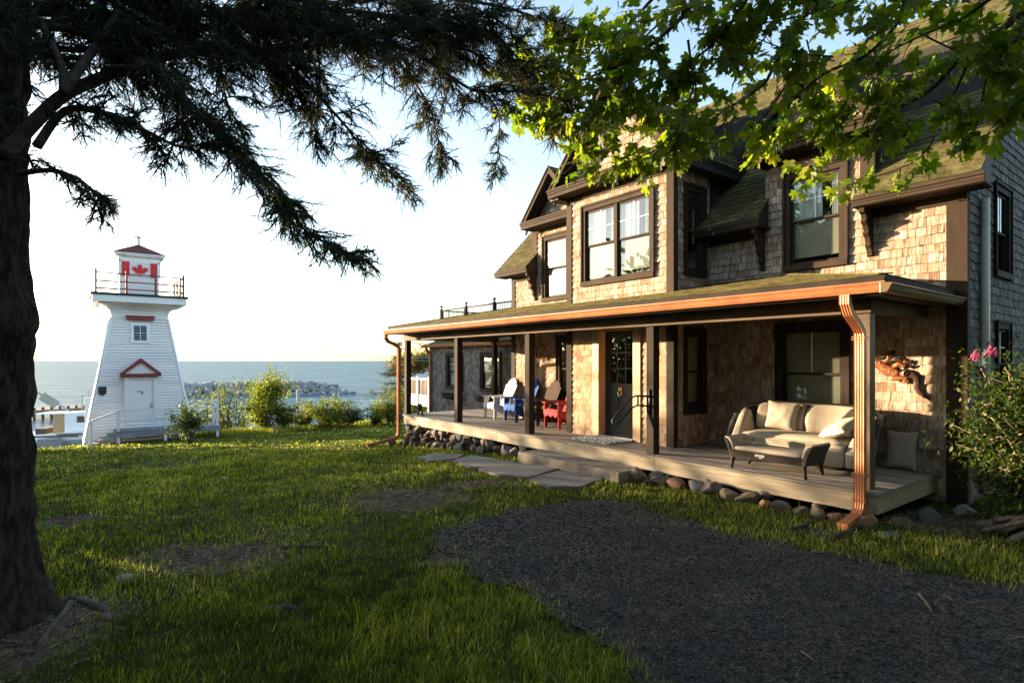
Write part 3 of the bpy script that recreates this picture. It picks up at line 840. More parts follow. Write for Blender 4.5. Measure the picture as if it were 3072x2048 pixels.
# the low wing behind the porch, with its roof deck railing
WY, WX0 = 10.12, -18.25
h2 = [hole(-17.05,-16.0,0.45,1.68), hole(-14.95,-13.85,0.45,1.68)]
m = MB(); shingles(m, (0,WY,0), X, Z, FACE, [(WX0,-1.7),(XL,-1.7),(XL,1.90),(WX0,1.90)], h2, seed=71, expo=0.115, wr=(0.07,0.15))
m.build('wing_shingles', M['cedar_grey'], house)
m = MB(); sheath(m, (0,WY+0.004,0), X, Z, [(WX0,-1.9),(XL,-1.9),(XL,1.95),(WX0,1.95)], h2)
sheath(m, (WX0,0,0), Y, Z, [(WY,-1.9),(14.5,-1.9),(14.5,1.95),(WY,1.95)]); m.box(WX0+0.02, XL, 10.7, 10.75, -1, 1.95)
m.build('wing_sheathing', M['dark'], house)
for (a, b) in ((-17.05,-16.0), (-14.95,-13.85)): window((0,WY,0), X, FACE, a, b, 0.45, 1.68, cw=0.11, mat='post', upper=None, lower='blind_beige', lights=(2,2))
m = MB(); plane_shingles(m, [(WX0-0.2,9.95,1.98),(XL,9.95,1.98),(XL,11.3,2.42),(WX0-0.2,11.3,2.42)], 73); m.build('wing_roof', M['roof'], house)
m = MB(); m.prism([(9.95,1.975),(11.3,2.41),(14.6,2.41),(14.6,1.9),(9.97,1.9)], 'x', WX0-0.2, XL); m.box(-19.75, WX0-0.21, 11.25, 14.6, -2.2, 2.41); m.build('wing_roof_deck', M['trimdark'], house)
m = MB(); m.prism(gutter_prof(9.96, 1.985), 'x', WX0-0.25, XL-0.05); m.build('gutter', M['copper'], house, bevel=0.003)
m = MB(); m.sweep([(-18.15,9.90,1.9),(-18.15,9.95,1.78),(-18.15,10.05,1.70),(-18.15,10.07,1.6),(-18.15,10.07,-1.2)], corrug(0.09,0.07), X); m.build('downspout', M['copper'], house)
r = MB(); c = MB(); yr = 11.35
for i in range(5):
    x = -19.55 + 1.80*i
    r.box(x-0.05, x+0.05, yr-0.05, yr+0.05, 2.3, 3.44); c.lathe([(0.0,3.44),(0.05,3.44),(0.05,3.52),(0.085,3.54),(0.085,3.57),(0.0,3.61)], 8, (x,yr,0)); c.cut()
r.box(-19.6, XL, yr-0.02, yr+0.02, 3.36, 3.41); r.box(-19.6, XL, yr-0.02, yr+0.02, 2.52, 2.55)
x = -19.5
while x < XL: r.box(x-0.009, x+0.009, yr-0.009, yr+0.009, 2.55, 3.36); x += 0.115
x = yr
while x < 14.3: r.box(-19.569, -19.551, x-0.009, x+0.009, 2.55, 3.36); x += 0.115
r.box(-19.58, -19.54, yr, 14.4, 3.36, 3.41)
r.build('roof_railing', M['post'], house); c.build('post_cap', M['galv'], house)

# white downpipe and dryer vent on the gable end
m = MB(); m.tube([(XR+0.06,9.33,3.52),(XR+0.06,9.33,-0.3)], 0.048, 10); m.build('side_downpipe', surf('pale vinyl pipe', (0.50,0.48,0.42), (0.56,0.54,0.48), rough=0.4, bump=0.02), house, smooth=True)
m = MB(); m.prism([(9.02,1.36),(9.02,1.50),(9.05,1.56),(9.12,1.58),(9.19,1.56),(9.22,1.50),(9.22,1.36)], 'x', XR+0.01, XR+0.10); m.build('vent_hood', M['white'], house, bevel=0.01)
# ------------------------------------------------------------------ ground, drive, path
def poly_onz(pts, z): return [onz(px*1.30612, py*1.30612, z) for px, py in pts]   # points measured on a 2352 px wide copy
DRIVE = [(p.x, p.y) for p in poly_onz([(985,1225),(1010,1215),(1080,1195),(1200,1165),(1330,1147),(1420,1146),(1550,1185),(1700,1228),(1900,1272),(2120,1310),(2352,1345),(2700,1390),(2900,1700),(2200,2100),(1700,1800),(1500,1568),(1400,1480),(1240,1400),(1090,1312),(1030,1265)], -0.36)]
PATCHES = [(poly_onz([(935,1152)], -.42)[0], .80, 0.32), (poly_onz([(490,1308)], -.5)[0], .78, 0.20), (poly_onz([(1120,1118)], -.42)[0], .55, 0.14), (poly_onz([(70,1480)], -.45)[0], .5, 0.3), (poly_onz([(150,1232)], -.6)[0], .35, 0.16), (poly_onz([(2180,1200)], -.36)[0], .7, 0.22), (poly_onz([(1030,1290)], -.4)[0], .22, 0.10)]

def inpoly(xs, ys, poly):
    ins = np.zeros(len(xs), bool); n = len(poly); j = n-1
    for i in range(n):
        xi, yi = poly[i]; xj, yj = poly[j]
        c = ((yi > ys) != (yj > ys)) & (xs < (xj-xi)*(ys-yi)/(yj-yi+1e-12)+xi)
        ins ^= c; j = i
    return ins

def ground_mat():
    m, t, b = _nt('lawn soil')
    c = t.nodes.new("ShaderNodeTexCoord").outputs["Object"]
    n1 = _noise(t, c, 0.55, 6, 0.6); n2 = _noise(t, c, 9.0, 6, 0.7); n3 = _noise(t, c, 40.0, 4, 0.7)
    col = _ramp(t, n1.outputs["Fac"], [(0.3,(0.022,0.032,0.008)),(0.55,(0.040,0.050,0.014)),(0.72,(0.085,0.080,0.030))]).outputs[0]
    dirt = _ramp(t, n3.outputs["Fac"], [(0.3,(0.085,0.060,0.042)),(0.7,(0.26,0.20,0.145))]).outputs[0]
    a = t.nodes.new("ShaderNodeAttribute"); a.attribute_name = "bare"
    s = t.nodes.new("ShaderNodeMath"); s.operation = 'ADD'
    k = t.nodes.new("ShaderNodeMath"); k.operation = 'MULTIPLY_ADD'; k.inputs[1].default_value = 1.5; k.inputs[2].default_value = -0.75
    L(t, n2.outputs["Fac"], k.inputs[0]); L(t, a.outputs["Fac"], s.inputs[0]); L(t, k.outputs[0], s.inputs[1])
    f = _ramp(t, s.outputs[0], [(0.40,(0,0,0)),(0.60,(1,1,1))]).outputs[0]
    L(t, _mix(t, col, dirt, f), b.inputs["Base Color"])
    b.inputs["Roughness"].default_value = 0.95; b.inputs["Specular IOR Level"].default_value = 0.1
    bp = t.nodes.new("ShaderNodeBump"); bp.inputs["Strength"].default_value = 0.9; bp.inputs["Distance"].default_value = 0.05
    L(t, n3.outputs["Fac"], bp.inputs["Height"]); L(t, bp.outputs[0], b.inputs["Normal"])
    return m

def bumpz(x, y):
    k = 1.0 if x > -30 else 2.5
    return k*(0.035*mnoise.noise(Vector((x*0.45, y*0.45, 3.1))) + 0.018*mnoise.noise(Vector((x*1.7, y*1.7, 9.4))))
def drive_w(x, y):                           # 0 on the drive, under the deck and house, 1 on the lawn
    return 0.0 if (x > -9 and y > 5.2) else 1.0
def ground_z(x, y): return gz(x, y) + bumpz(x, y)*(0.35 if y > 5.6 and x > -14 else 1.0)

def axis(a, b, fine0, fine1, df, dc):
    v = []; x = a
    while x < b:
        v.append(x); x += df if fine0 <= x < fine1 else dc
    return v + [b]
gx_ = axis(-46, 30, -20, 3, 0.16, 0.5); gy_ = axis(-30, 46, -5, 10, 0.16, 0.6)
vs = []; bare = []
for x in gx_:
    for y in gy_:
        vs.append((x, y, ground_z(x, y)))
        bv = 0.0
        for (c, rx, ry) in PATCHES:
            dx = Vector((x-c.x, y-c.y)); u = dx.dot(Vector((RGT.x,RGT.y)))/rx; w = dx.dot(Vector((FWD.x,FWD.y)))/(ry*2.2)
            bv = max(bv, math.exp(-(u*u+w*w)*0.9)*1.15)
        bare.append(bv)
ny = len(gy_)
fs = [(i*ny+j, (i+1)*ny+j, (i+1)*ny+j+1, i*ny+j+1) for i in range(len(gx_)-1) for j in range(ny-1)]
me = bpy.data.meshes.new('ground'); me.from_pydata(vs, [], fs)
at_ = me.attributes.new('bare', 'FLOAT', 'POINT'); at_.data.foreach_set('value', bare)
me.polygons.foreach_set('use_smooth', [True]*len(fs)); me.materials.append(ground_mat())
ground = bpy.data.objects.new('ground', me); COL.objects.link(ground); tag(ground, kind='structure')

# gravel drive: a sheet just above the soil with a ragged edge
gm, gt, gb = _nt('dark gravel')
gc = gt.nodes.new("ShaderNodeTexCoord").outputs["Object"]
_pn = _noise(gt, gc, 2.6, 5, 0.65)
vo = gt.nodes.new("ShaderNodeTexVoronoi"); vo.inputs["Scale"].default_value = 75; L(gt, gc, vo.inputs["Vector"])
sp = gt.nodes.new("ShaderNodeSeparateColor"); L(gt, vo.outputs["Color"], sp.inputs[0])
gcol = _ramp(gt, sp.outputs[0], [(0.0,(0.015,0.013,0.011)),(0.55,(0.033,0.030,0.026)),(0.88,(0.065,0.058,0.048)),(1.0,(0.15,0.13,0.10))]).outputs[0]
gn = _noise(gt, gc, 1.3, 6, 0.6)
gcol = _mix(gt, gcol, _ramp(gt, gn.outputs["Fac"], [(0.3,(0.6,0.6,0.6)),(0.7,(1.6,1.45,1.25))]).outputs[0], 1.0, 'MULTIPLY')
gcol = _mix(gt, gcol, _ramp(gt, _pn.outputs['Fac'], [(0.42,(0.80,0.95,1.0)),(0.58,(1.15,1.0,0.86))]).outputs[0], 1.0, 'MULTIPLY')
L(gt, gcol, gb.inputs["Base Color"]); gb.inputs["Roughness"].default_value = 0.85
gbp = gt.nodes.new("ShaderNodeBump"); gbp.inputs["Strength"].default_value = 1.0; gbp.inputs["Distance"].default_value = 0.02; gbp.invert = True
L(gt, vo.outputs["Distance"], gbp.inputs["Height"]); L(gt, gbp.outputs[0], gb.inputs["Normal"])
M['gravel'] = gm
rp = []
for i in range(len(DRIVE)):
    p, q = Vector((*DRIVE[i],0)), Vector((*DRIVE[(i+1)%len(DRIVE)],0)); n = max(2, int((q-p).length/0.09))
    for k in range(n):
        w = p.lerp(q, k/n); nn = Vector((q.y-p.y, p.x-q.x, 0)).normalized()
        w += nn*(0.17*mnoise.noise(w*2.2)+0.09*mnoise.noise(w*7)); rp.append((w.x, w.y))
xs = np.arange(-10, 6, 0.13); ys = np.arange(-3, 8, 0.13)
bm = bmesh.new()
from mathutils.geometry import delaunay_2d_cdt
gxx, gyy = np.meshgrid(xs, ys); ok = inpoly(gxx.ravel(), gyy.ravel(), rp)
pts = [Vector(p) for p in rp] + [Vector((a, b)) for a, b, k in zip(gxx.ravel(), gyy.ravel(), ok) if k]
nb = len(rp)
vv, _, ff, *_r = delaunay_2d_cdt(pts, [], [list(range(nb))], 1, 1e-4)
dm = MB(); dm.add([(p.x, p.y, ground_z(p.x, p.y)+0.012) for p in vv], [tuple(f) for f in ff])
drive = dm.build('gravel_drive', M['gravel'], smooth=True); tag(drive, kind='structure')

# loose stones on the drive (past counting)
rs = np.random.RandomState(4)
N = 60000
d_ = np.exp(rs.uniform(np.log(2.2), np.log(9.5), N)); th = rs.uniform(-0.25, 0.95, N)
px = d_*(np.cos(th)*FWD.x + np.sin(th)*RGT.x); py = d_*(np.cos(th)*FWD.y + np.sin(th)*RGT.y)
grow = [(a*1.02-0.02*-3, b) for a, b in rp]
_jr = rs.normal(0, .10, (2, N)); k = inpoly(px+_jr[0], py+_jr[1], rp) & ~((py > 6.2)); px, py, d_ = px[k], py[k], d_[k]
N = len(px)
ov = np.array([(1,0,0),(-1,0,0),(0,1,0),(0,-1,0),(0,0,1),(0,0,-1)], float)
of = [0,2,4, 2,1,4, 1,3,4, 3,0,4, 2,0,5, 1,2,5, 3,1,5, 0,3,5]
mats = np.zeros((N,4,4)); A = rs.uniform(0, 6.28, N); s_ = rs.uniform(0.004, 0.010, N)*(1+1.3*(rs.rand(N) < .03))*np.clip(d_/4, 0.85, 1.6)
mats[:,0,0] = np.cos(A)*s_; mats[:,0,1] = -np.sin(A)*s_*rs.uniform(.6,1,N); mats[:,1,0] = np.sin(A)*s_; mats[:,1,1] = np.cos(A)*s_*rs.uniform(.6,1,N)
mats[:,2,2] = s_*0.7; mats[:,2,0] = s_*rs.uniform(-.4,.4,N); mats[:,0,3] = px; mats[:,1,3] = py; mats[:,3,3] = 1
mats[:,2,3] = [ground_z(a, b)+0.014 for a, b in zip(px, py)]
V, F = scatter(ov, of, 3, mats)
M['pebble'] = surf('gravel stone', (0.020,0.018,0.016), (0.055,0.049,0.042), (30,30,30), 0.8, bump=0, tone=0.75)
tag(np_mesh('gravel_stones', M['pebble'], V, 3, F, np.repeat(rs.rand(N)**2, 8)), 'loose dark gravel stones spread over the drive', 'gravel', kind='stuff')

# crumbs of soil, needles and bits of stick on the bare patches (past counting)
cx_, cy_, cs_ = [], [], []
for (c, rx, ry) in PATCHES:
    n = int(2600*rx*ry*2.2); u = rs.normal(0, .62, n)*rx; w = rs.normal(0, .62, n)*ry*2.2
    cx_ += list(c.x+u*RGT.x+w*FWD.x); cy_ += list(c.y+u*RGT.y+w*FWD.y)
cx_ = np.array(cx_); cy_ = np.array(cy_); N = len(cx_); mats = np.zeros((N,4,4)); A = rs.uniform(0,6.28,N); s_ = rs.uniform(.004,.013,N); el_ = 1+5*(rs.rand(N) < .35)
mats[:,0,0] = np.cos(A)*s_*el_; mats[:,0,1] = -np.sin(A)*s_*.7; mats[:,1,0] = np.sin(A)*s_*el_; mats[:,1,1] = np.cos(A)*s_*.7; mats[:,2,2] = s_*.7; mats[:,0,3] = cx_; mats[:,1,3] = cy_; mats[:,3,3] = 1
mats[:,2,3] = [ground_z(a, b)+.006 for a, b in zip(cx_, cy_)]
V, F = scatter(ov, of, 3, mats); M['crumb'] = surf('soil crumbs and needles', (0.08,0.055,0.036), (0.28,0.205,0.14), (25,25,25), .95, bump=0, tone=.7)
tag(np_mesh('soil_crumbs', M['crumb'], V, 3, F, np.repeat(rs.rand(N), 8)), 'brown crumbs of soil and dead needles on the bare patches of the lawn', 'soil', kind='stuff')

# flagstones and concrete step
M['flag'] = surf('grey flagstone', (0.12,0.11,0.095), (0.21,0.195,0.17), (2.5,2.5,2.5), 0.9, bump=0.5, bscale=50, tone=0.12)
def slab(pts, label, z=-0.42, seed=1):
    P = poly_onz(pts, z); m = MB(); c = sum(P, Vector())/len(P)
    out = []
    for i in range(len(P)):
        p, q = P[i], P[(i+1)%len(P)]
        for k in range(4):
            w = p.lerp(q, k/4); w += Vector((mnoise.noise(w*3+Vector((seed,0,0))), mnoise.noise(w*3+Vector((0,seed,5))), 0))*0.02; out.append(w)
    n = len(out)
    top = [(w.x, w.y, ground_z(w.x, w.y)+0.042) for w in out]
    tp2 = [((w-c)*0.985+c) for w in out]
    ctr = (c.x, c.y, ground_z(c.x, c.y)+0.047)
    bot = [(w.x, w.y, ground_z(w.x, w.y)-0.06) for w in out]
    m.add(top+bot+[ctr], [(i, (i+1)%n, 2*n) for i in range(n)]+[(i, n+i, n+(i+1)%n, (i+1)%n) for i in range(n)])
    o = m.build('flagstone', M['flag']); tag(o, label, 'flagstone', 'flagstones of the path to the porch step')
slab([(958,1040),(998,1032),(1066,1040),(1048,1052),(985,1054)], 'small grey flagstone at the far end of the path', -.44, 2)
slab([(1036,1056),(1082,1043),(1182,1066),(1160,1085),(1080,1077)], 'grey flagstone in the middle of the path, second from the far end', -.43, 3)
slab([(1098,1081),(1182,1069),(1288,1084),(1212,1109),(1150,1101)], 'broad grey flagstone next to the left end of the porch step', -.42, 4)
slab([(1212,1110),(1288,1088),(1392,1106),(1330,1128),(1262,1130)], 'pale flagstone nearest the gravel, in front of the porch step', -.40, 5)
m = MB(); m.box(-8.08, -5.66, 6.26, 6.80, -0.55, -0.205)
st = m.build('concrete_step', M['concrete'], bevel=0.02); tag(st, 'long weathered concrete step under the deck edge in front of the door', 'step')
m = MB(); m.box(-2.98, -2.55, 5.95, 6.75, -0.42, -0.345); m.box(-2.98, -2.93, 5.95, 6.75, -0.345, -0.31); m.box(-2.60, -2.55, 5.95, 6.75, -0.345, -0.31)
tag(m.build('splash_block', M['dark'], bevel=0.008), 'black plastic splash tray under the foot of the right downspout', 'splash block')

# field stones packed under the deck edge, every stone a thing
SK = [surf('stone '+n, tuple(q*.62 for q in a), tuple(q*.62 for q in b), (9,9,9), 0.8, bump=0.35, bscale=80, tone=0.1) for n, a, b in
      (('grey', (0.14,0.13,0.12), (0.23,0.215,0.20)), ('tan', (0.20,0.15,0.10), (0.32,0.25,0.17)), ('brown', (0.11,0.08,0.06), (0.19,0.14,0.10)), ('pale', (0.28,0.26,0.24), (0.40,0.375,0.34)), ('blue', (0.12,0.15,0.16), (0.18,0.22,0.23)), ('rust', (0.24,0.12,0.07), (0.33,0.19,0.12)))]
SN = ['grey', 'tan', 'brown', 'pale', 'blue grey', 'rusty']
def stone(x, y, z, sx, sy, sz, kind, label, group, flat=0.45, seed=None):
    seed = seed or RND.randint(1, 999)
    m = MB(); rot = Matrix.Rotation(RND.uniform(-.5,.5), 3, 'Y') @ Matrix.Rotation(RND.uniform(0,3), 3, 'Z')
    m.blob((0,0,0), sx*1.12, sy*1.12, sz*1.12, seed, 0.13, flat=flat*.5, rot=rot, lv=3, cuts=15)
    o = m.build('field_stone', SK[kind], smooth=True); b = o.modifiers.new('soften', 'EDGE_SPLIT'); b.split_angle = math.radians(38); o.location = (x, y, z); tag(o, label, 'stone', group)
    return o
G1, G2 = 'field stones under the left of the porch', 'field stones under the right of the porch'
xx = -13.75
while xx < -8.25:
    g = gz(xx, 6.85); top = -0.26; zz = g + 0.06
    while zz < top - 0.03:
        r = RND.uniform(0.10, 0.19); kd = RND.choices(range(6), (4,2,4,2,1,0))[0]
        stone(xx+RND.uniform(-.08,.08), 6.86+RND.uniform(-.06,.05)+(0.1 if zz > g+.2 else -.03), min(zz, top-0.04), r, r*0.8, r*RND.uniform(.6,.9), kd,
              '%s rounded stone in the dry pile under the left half of the porch deck' % SN[kd], G1)
        zz += r*1.15
    xx += RND.uniform(0.17, 0.24)
stone(-14.02, 6.62, -0.80, 0.17, 0.15, 0.13, 4, 'smooth blue grey boulder at the foot of the left downspout', G1, 0.1, 5)
xx = -5.55; i = 0
RL = [3,0,1,5,3,0,1,1,5,0,2,1,5,3,2,0,1,3]
while xx < -2.75:
    r = RND.uniform(0.08, 0.145); kd = RL[i % len(RL)]
    stone(xx, 6.72+RND.uniform(-.06,.04), gz(xx, 6.8)+r*0.45, r*1.15, r*0.9, r*0.78, kd, '%s stone in the single row along the right half of the porch deck' % SN[kd], G2, 0.3)
    if i % 3 == 1: stone(xx+.1, 6.93, gz(xx,6.9)+0.10, r, r*.8, r*.7, RND.choice((0,2,3)), 'grey stone tucked back under the deck behind the front row of stones', G2, 0.4)
    xx += r*1.9; i += 1
stone(-2.58, 6.66, -0.33, 0.16, 0.10, 0.09, 5, 'rusty pointed stone behind the foot of the right downspout', G2, 0.5, 44)
stone(-2.36, 6.62, -0.38, 0.24, 0.10, 0.05, 4, 'flat blue grey stone beside the foot of the right downspout', G2, 0.5, 45)
for i, (x, y, r, kd, lb) in enumerate([(-2.32,6.98,.12,2,'brown stone under the corner of the deck'), (-2.25,7.6,.13,0,'flat grey stone in the grass along the short side of the deck'), (-2.1,8.2,.11,3,'pale stone in the shade near the house corner'), (-5.62,6.62,.17,1,'large tan stone beside the right end of the concrete step'), (-5.40,6.78,.15,0,'grey stone close to the concrete step'), (-8.25,6.70,.13,3,'pale stone against the left end of the concrete step')]):
    stone(x, y, gz(x,y)+r*.4, r*1.2, r, r*.75, kd, lb, G2, 0.4, 50+i)

# ------------------------------------------------------------------ grass (past counting)
rs = np.random.RandomState(8)
def grass(N, d0, d1, name, hs, ws, pw=1.0):
    d = np.exp(rs.uniform(np.log(d0), np.log(d1), N)); th = rs.uniform(-0.95, 0.95, N)
    x = d*(np.cos(th)*FWD.x + np.sin(th)*RGT.x); y = d*(np.cos(th)*FWD.y + np.sin(th)*RGT.y)
    _j = np.abs(rs.normal(0, .16, N))*rs.choice((-1,1),N); _a = rs.uniform(0,6.28,N)
    k = ~inpoly(x+_j*np.cos(_a), y+_j*np.sin(_a), rp) | (rs.rand(N) < 0.004)
    k &= ~((x > -14.1) & (x < -2.5) & (y > 6.75)) & ~((x > -8.1) & (x < -5.6) & (y > 6.2)) & (y < 9.5 + 30*(x < -15)) & ~((x > -18.4) & (y > 9.9) & (y < 15)) & (x > -30.8)
    k &= ~((y > 8.9) & (x > -2.4) & (x < 5) & (y > 12))
    for (c, rx, ry) in PATCHES:
        u = ((x-c.x)*RGT.x+(y-c.y)*RGT.y)/rx; w = ((x-c.x)*FWD.x+(y-c.y)*FWD.y)/(ry*2.2)
        k &= rs.rand(N) > np.exp(-(u*u+w*w)*0.9)*1.1
    for o in [o for o in COL.objects if o.name.startswith('flagstone')]:
        b = np.array([(v.co.x, v.co.y) for v in o.data.vertices][:len(o.data.vertices)//2-1])
        k &= ~inpoly(x, y, [tuple(q) for q in (b-b.mean(0))*1.06+b.mean(0)])
    x, y, d = x[k], y[k], d[k]; N = len(x)
    z = np.array([ground_z(a, b) for a, b in zip(x, y)])
    clump = np.array([mnoise.noise(Vector((a*1.6, b*1.6, 2.0))) + 0.9*mnoise.noise(Vector((a*0.4, b*0.4, 7.0))) for a, b in zip(x, y)])
    A = rs.uniform(0, 6.283, N); fine = np.array([mnoise.noise(Vector((a*6.0, b*6.0, 5.0))) for a, b in zip(x, y)]); h = rs.uniform(0.45, 1.25, N)*hs*np.clip(1+0.75*clump+1.0*fine, .2, 2.4); w = ws*np.clip(d/3.5, 0.8, 8)*rs.uniform(.7,1.2,N)
    h = np.clip(h, 0.012, 1)
    lean = rs.uniform(0.15, 0.75, N)*h; B = rs.uniform(0, 6.283, N)
    lx, ly = np.cos(B)*lean+0.15*h, np.sin(B)*lean+0.08*h
    ax, ay = np.cos(A)*w/2, np.sin(A)*w/2
    V = np.stack([np.stack([x-ax,y-ay,z-0.005],1), np.stack([x+ax,y+ay,z-0.005],1),
                  np.stack([x+ax*.8+lx*.35,y+ay*.8+ly*.35,z+h*.6],1), np.stack([x-ax*.8+lx*.35,y-ay*.8+ly*.35,z+h*.6],1),
                  np.stack([x+ax*.15+lx,y+ay*.15+ly,z+h],1), np.stack([x-ax*.15+lx,y-ay*.15+ly,z+h],1)], 1).reshape(-1,3)
    F = (np.array([0,1,2,3, 3,2,4,5])[None,:] + (np.arange(N)*6)[:,None]).ravel()
    tn = np.clip(0.45 + 0.42*np.array([mnoise.noise(Vector((a*0.55, b*0.55, 17.0)))+.7*mnoise.noise(Vector((a*2.3, b*2.3, 27.0))) for a, b in zip(x, y)]) + rs.normal(0, 0.27, N) + 0.3*(rs.rand(N) < 0.06), 0, 1)
    return np_mesh(name, M['grass'], V, 4, F, np.repeat(tn, 2))
M['grass'] = leaf_mat('grass blade', [(0.0,(0.020,0.032,0.008)),(0.4,(0.095,0.130,0.020)),(0.72,(0.20,0.220,0.036)),(1.0,(0.42,0.38,0.14))], 0.5, 0.55)
tag(grass(290000, 2.3, 14.0, 'lawn_grass', 0.047, 0.0040), 'green lawn grass of uneven height in front of the house', 'grass', kind='stuff')
tag(grass(9000, 2.4, 8.5, 'lawn_grass', 0.095, 0.0040), 'scattered taller blades standing above the near lawn', 'grass', kind='stuff')
tag(grass(120000, 12.0, 36.0, 'lawn_grass', 0.050, 0.0050), 'mown green grass running down to the lighthouse', 'grass', kind='stuff')
# taller rough grass along the edge of the bank
N = 26000
x = rs.uniform(-31.5, -27.6, N); y = rs.uniform(4.2, 19, N); k = x < -28.2 - 1.2*np.sin(y*0.7) + (y-10)*0.12
x, y = x[k], y[k]; N = len(x)
z = np.array([ground_z(a, b) for a, b in zip(x, y)]); h = rs.uniform(.12,.38,N); A = rs.uniform(0,6.28,N); B = rs.uniform(0,6.28,N)
ax, ay = np.cos(A)*.012, np.sin(A)*.012; lx, ly = np.cos(B)*h*.4, np.sin(B)*h*.4
V = np.stack([np.stack([x-ax,y-ay,z],1), np.stack([x+ax,y+ay,z],1), np.stack([x+lx,y+ly,z+h],1)],1).reshape(-1,3)
tag(np_mesh('bank_grass', M['grass'], V, 3, np.arange(N*3), np.clip(rs.normal(.72,.16,N),0,1)), 'tall rough grass along the top of the bank by the sea', 'grass', kind='stuff')

# ------------------------------------------------------------------ sea
def sea_mat():
    m, t, b = _nt('sea water')
    c = t.nodes.new("ShaderNodeTexCoord").outputs["Object"]
    mp = t.nodes.new("ShaderNodeMapping"); m0 = t.nodes.new("ShaderNodeMapping"); m0.inputs["Rotation"].default_value = (0,0,math.radians(-142.8)); L(t, c, m0.inputs[0]); mp.inputs["Scale"].default_value = (1.0,0.16,1); L(t, m0.outputs[0], mp.inputs[0])
    n1 = _noise(t, mp.outputs[0], 0.30, 8, 0.70); n2 = _noise(t, mp.outputs[0], 0.06, 3, 0.5)
    a = t.nodes.new("ShaderNodeMath"); a.operation = 'MULTIPLY_ADD'; a.inputs[1].default_value = 2.0
    L(t, n2.outputs["Fac"], a.inputs[0]); L(t, n1.outputs["Fac"], a.inputs[2])
    bp = t.nodes.new("ShaderNodeBump"); bp.inputs["Strength"].default_value = 0.8; bp.inputs["Distance"].default_value = 0.9
    L(t, a.outputs[0], bp.inputs["Height"]); L(t, bp.outputs[0], b.inputs["Normal"])
    n4 = _noise(t, mp.outputs[0], 0.02, 4, 0.5)
    r = _ramp(t, n1.outputs["Fac"], [(0.36,(0.030,0.080,0.125)),(0.50,(0.085,0.165,0.215)),(0.64,(0.20,0.29,0.33))])
    L(t, _mix(t, r.outputs[0], (0.10,0.17,0.20), _ramp(t, n4.outputs["Fac"], [(0.35,(0,0,0)),(0.65,(.6,.6,.6))]).outputs[0]), b.inputs["Base Color"])
    b.inputs["Roughness"].default_value = 0.9; b.inputs["Specular IOR Level"].default_value = 0.0
    g = t.nodes.new("ShaderNodeBsdfGlossy"); g.inputs["Roughness"].default_value = 0.18; g.inputs[0].default_value = (0.85,0.92,1,1); L(t, bp.outputs[0], g.inputs["Normal"])
    mx = t.nodes.new("ShaderNodeMixShader"); mx.inputs[0].default_value = 0.13
    L(t, b.outputs[0], mx.inputs[1]); L(t, g.outputs[0], mx.inputs[2]); L(t, mx.outputs[0], t.nodes["Material Output"].inputs[0])
    return m
m = MB(); n = 96; R_ = 26000
vs = [(0,0,-6)] ; fs = []
rr = [40, 300, 1500, 6000, R_]
for q in rr: vs += [(q*math.cos(2*math.pi*k/n), q*math.sin(2*math.pi*k/n), -6) for k in range(n)]
fs += [(0,1+k,1+(k+1)%n) for k in range(n)]
for i in range(len(rr)-1): fs += [(1+i*n+k, 1+(i+1)*n+k, 1+(i+1)*n+(k+1)%n, 1+i*n+(k+1)%n) for k in range(n)]
m.add(vs, fs); tag(m.build('sea_water', sea_mat()), kind='structure')

# ------------------------------------------------------------------ breakwater of boulders, every boulder a thing
M['boulder'] = surf('breakwater rock', (0.19,0.19,0.195), (0.33,0.325,0.32), (0.6,0.6,0.6), 0.9, bump=0.5, bscale=8, tone=0.0, bdist=0.1)
protos = []
for s in range(7):
    mb = MB(); mb.blob((0,0,0), 1.15, 1.0, 0.85, s+3, 0.15, flat=0.3, lv=2, cuts=11); o = mb.build('boulder', M['boulder']); protos.append(o)
bw0, bw1 = Vector((-141, 6, 0)), Vector((-125.5, 49.5, 0))
axd = (bw1-bw0).normalized(); nrm = Vector((axd.y, -axd.x, 0))       # towards the camera
if nrm.dot(-bw0) < 0: nrm = -nrm
cnt = 0
lw = (bw1-bw0).length
k = 0.0
while k < lw:
    hh = 2.5*min(1, max(0.15, (lw-k)/7.0))
    for (off, z) in ((2.2, -5.85), (1.4, -5.2), (0.6, -4.45), (-0.2, -3.85), (-1.2, -3.9)):
        if z > -6 + hh: continue
        p = bw0 + axd*(k+RND.uniform(-.4,.4)) + nrm*(off+RND.uniform(-.2,.2))
        o = protos[cnt % 7] if cnt < 7 else protos[cnt % 7].copy()
        if cnt >= 7: COL.objects.link(o)
        r = RND.uniform(0.55, 0.95)
        o.location = (p.x, p.y, z+RND.uniform(-.15,.15)); o.scale = (r*1.15, r*1.15, r); o.rotation_euler = (RND.uniform(-.5,.5), RND.uniform(-.5,.5), RND.uniform(0,6.3))
        tag(o, 'grey quarried boulder piled in the breakwater across the bay', 'boulder', 'boulders of the breakwater')
        cnt += 1
    k += 0.92
mb = MB(); mb.prism([(-3.5,-6.4),(2.4,-6.4),(0.2,-4.0),(-1.6,-4.0)], 'x', 0, lw-3); o = mb.build('breakwater_core', surf('rock rubble', (0.10,0.10,0.10), (0.18,0.175,0.17), rough=1, tone=0)); tag(o, kind='structure')
o.matrix_world = Matrix(((axd.x,nrm.x,0,bw0.x),(axd.y,nrm.y,0,bw0.y),(0,0,1,0),(0,0,0,1)))

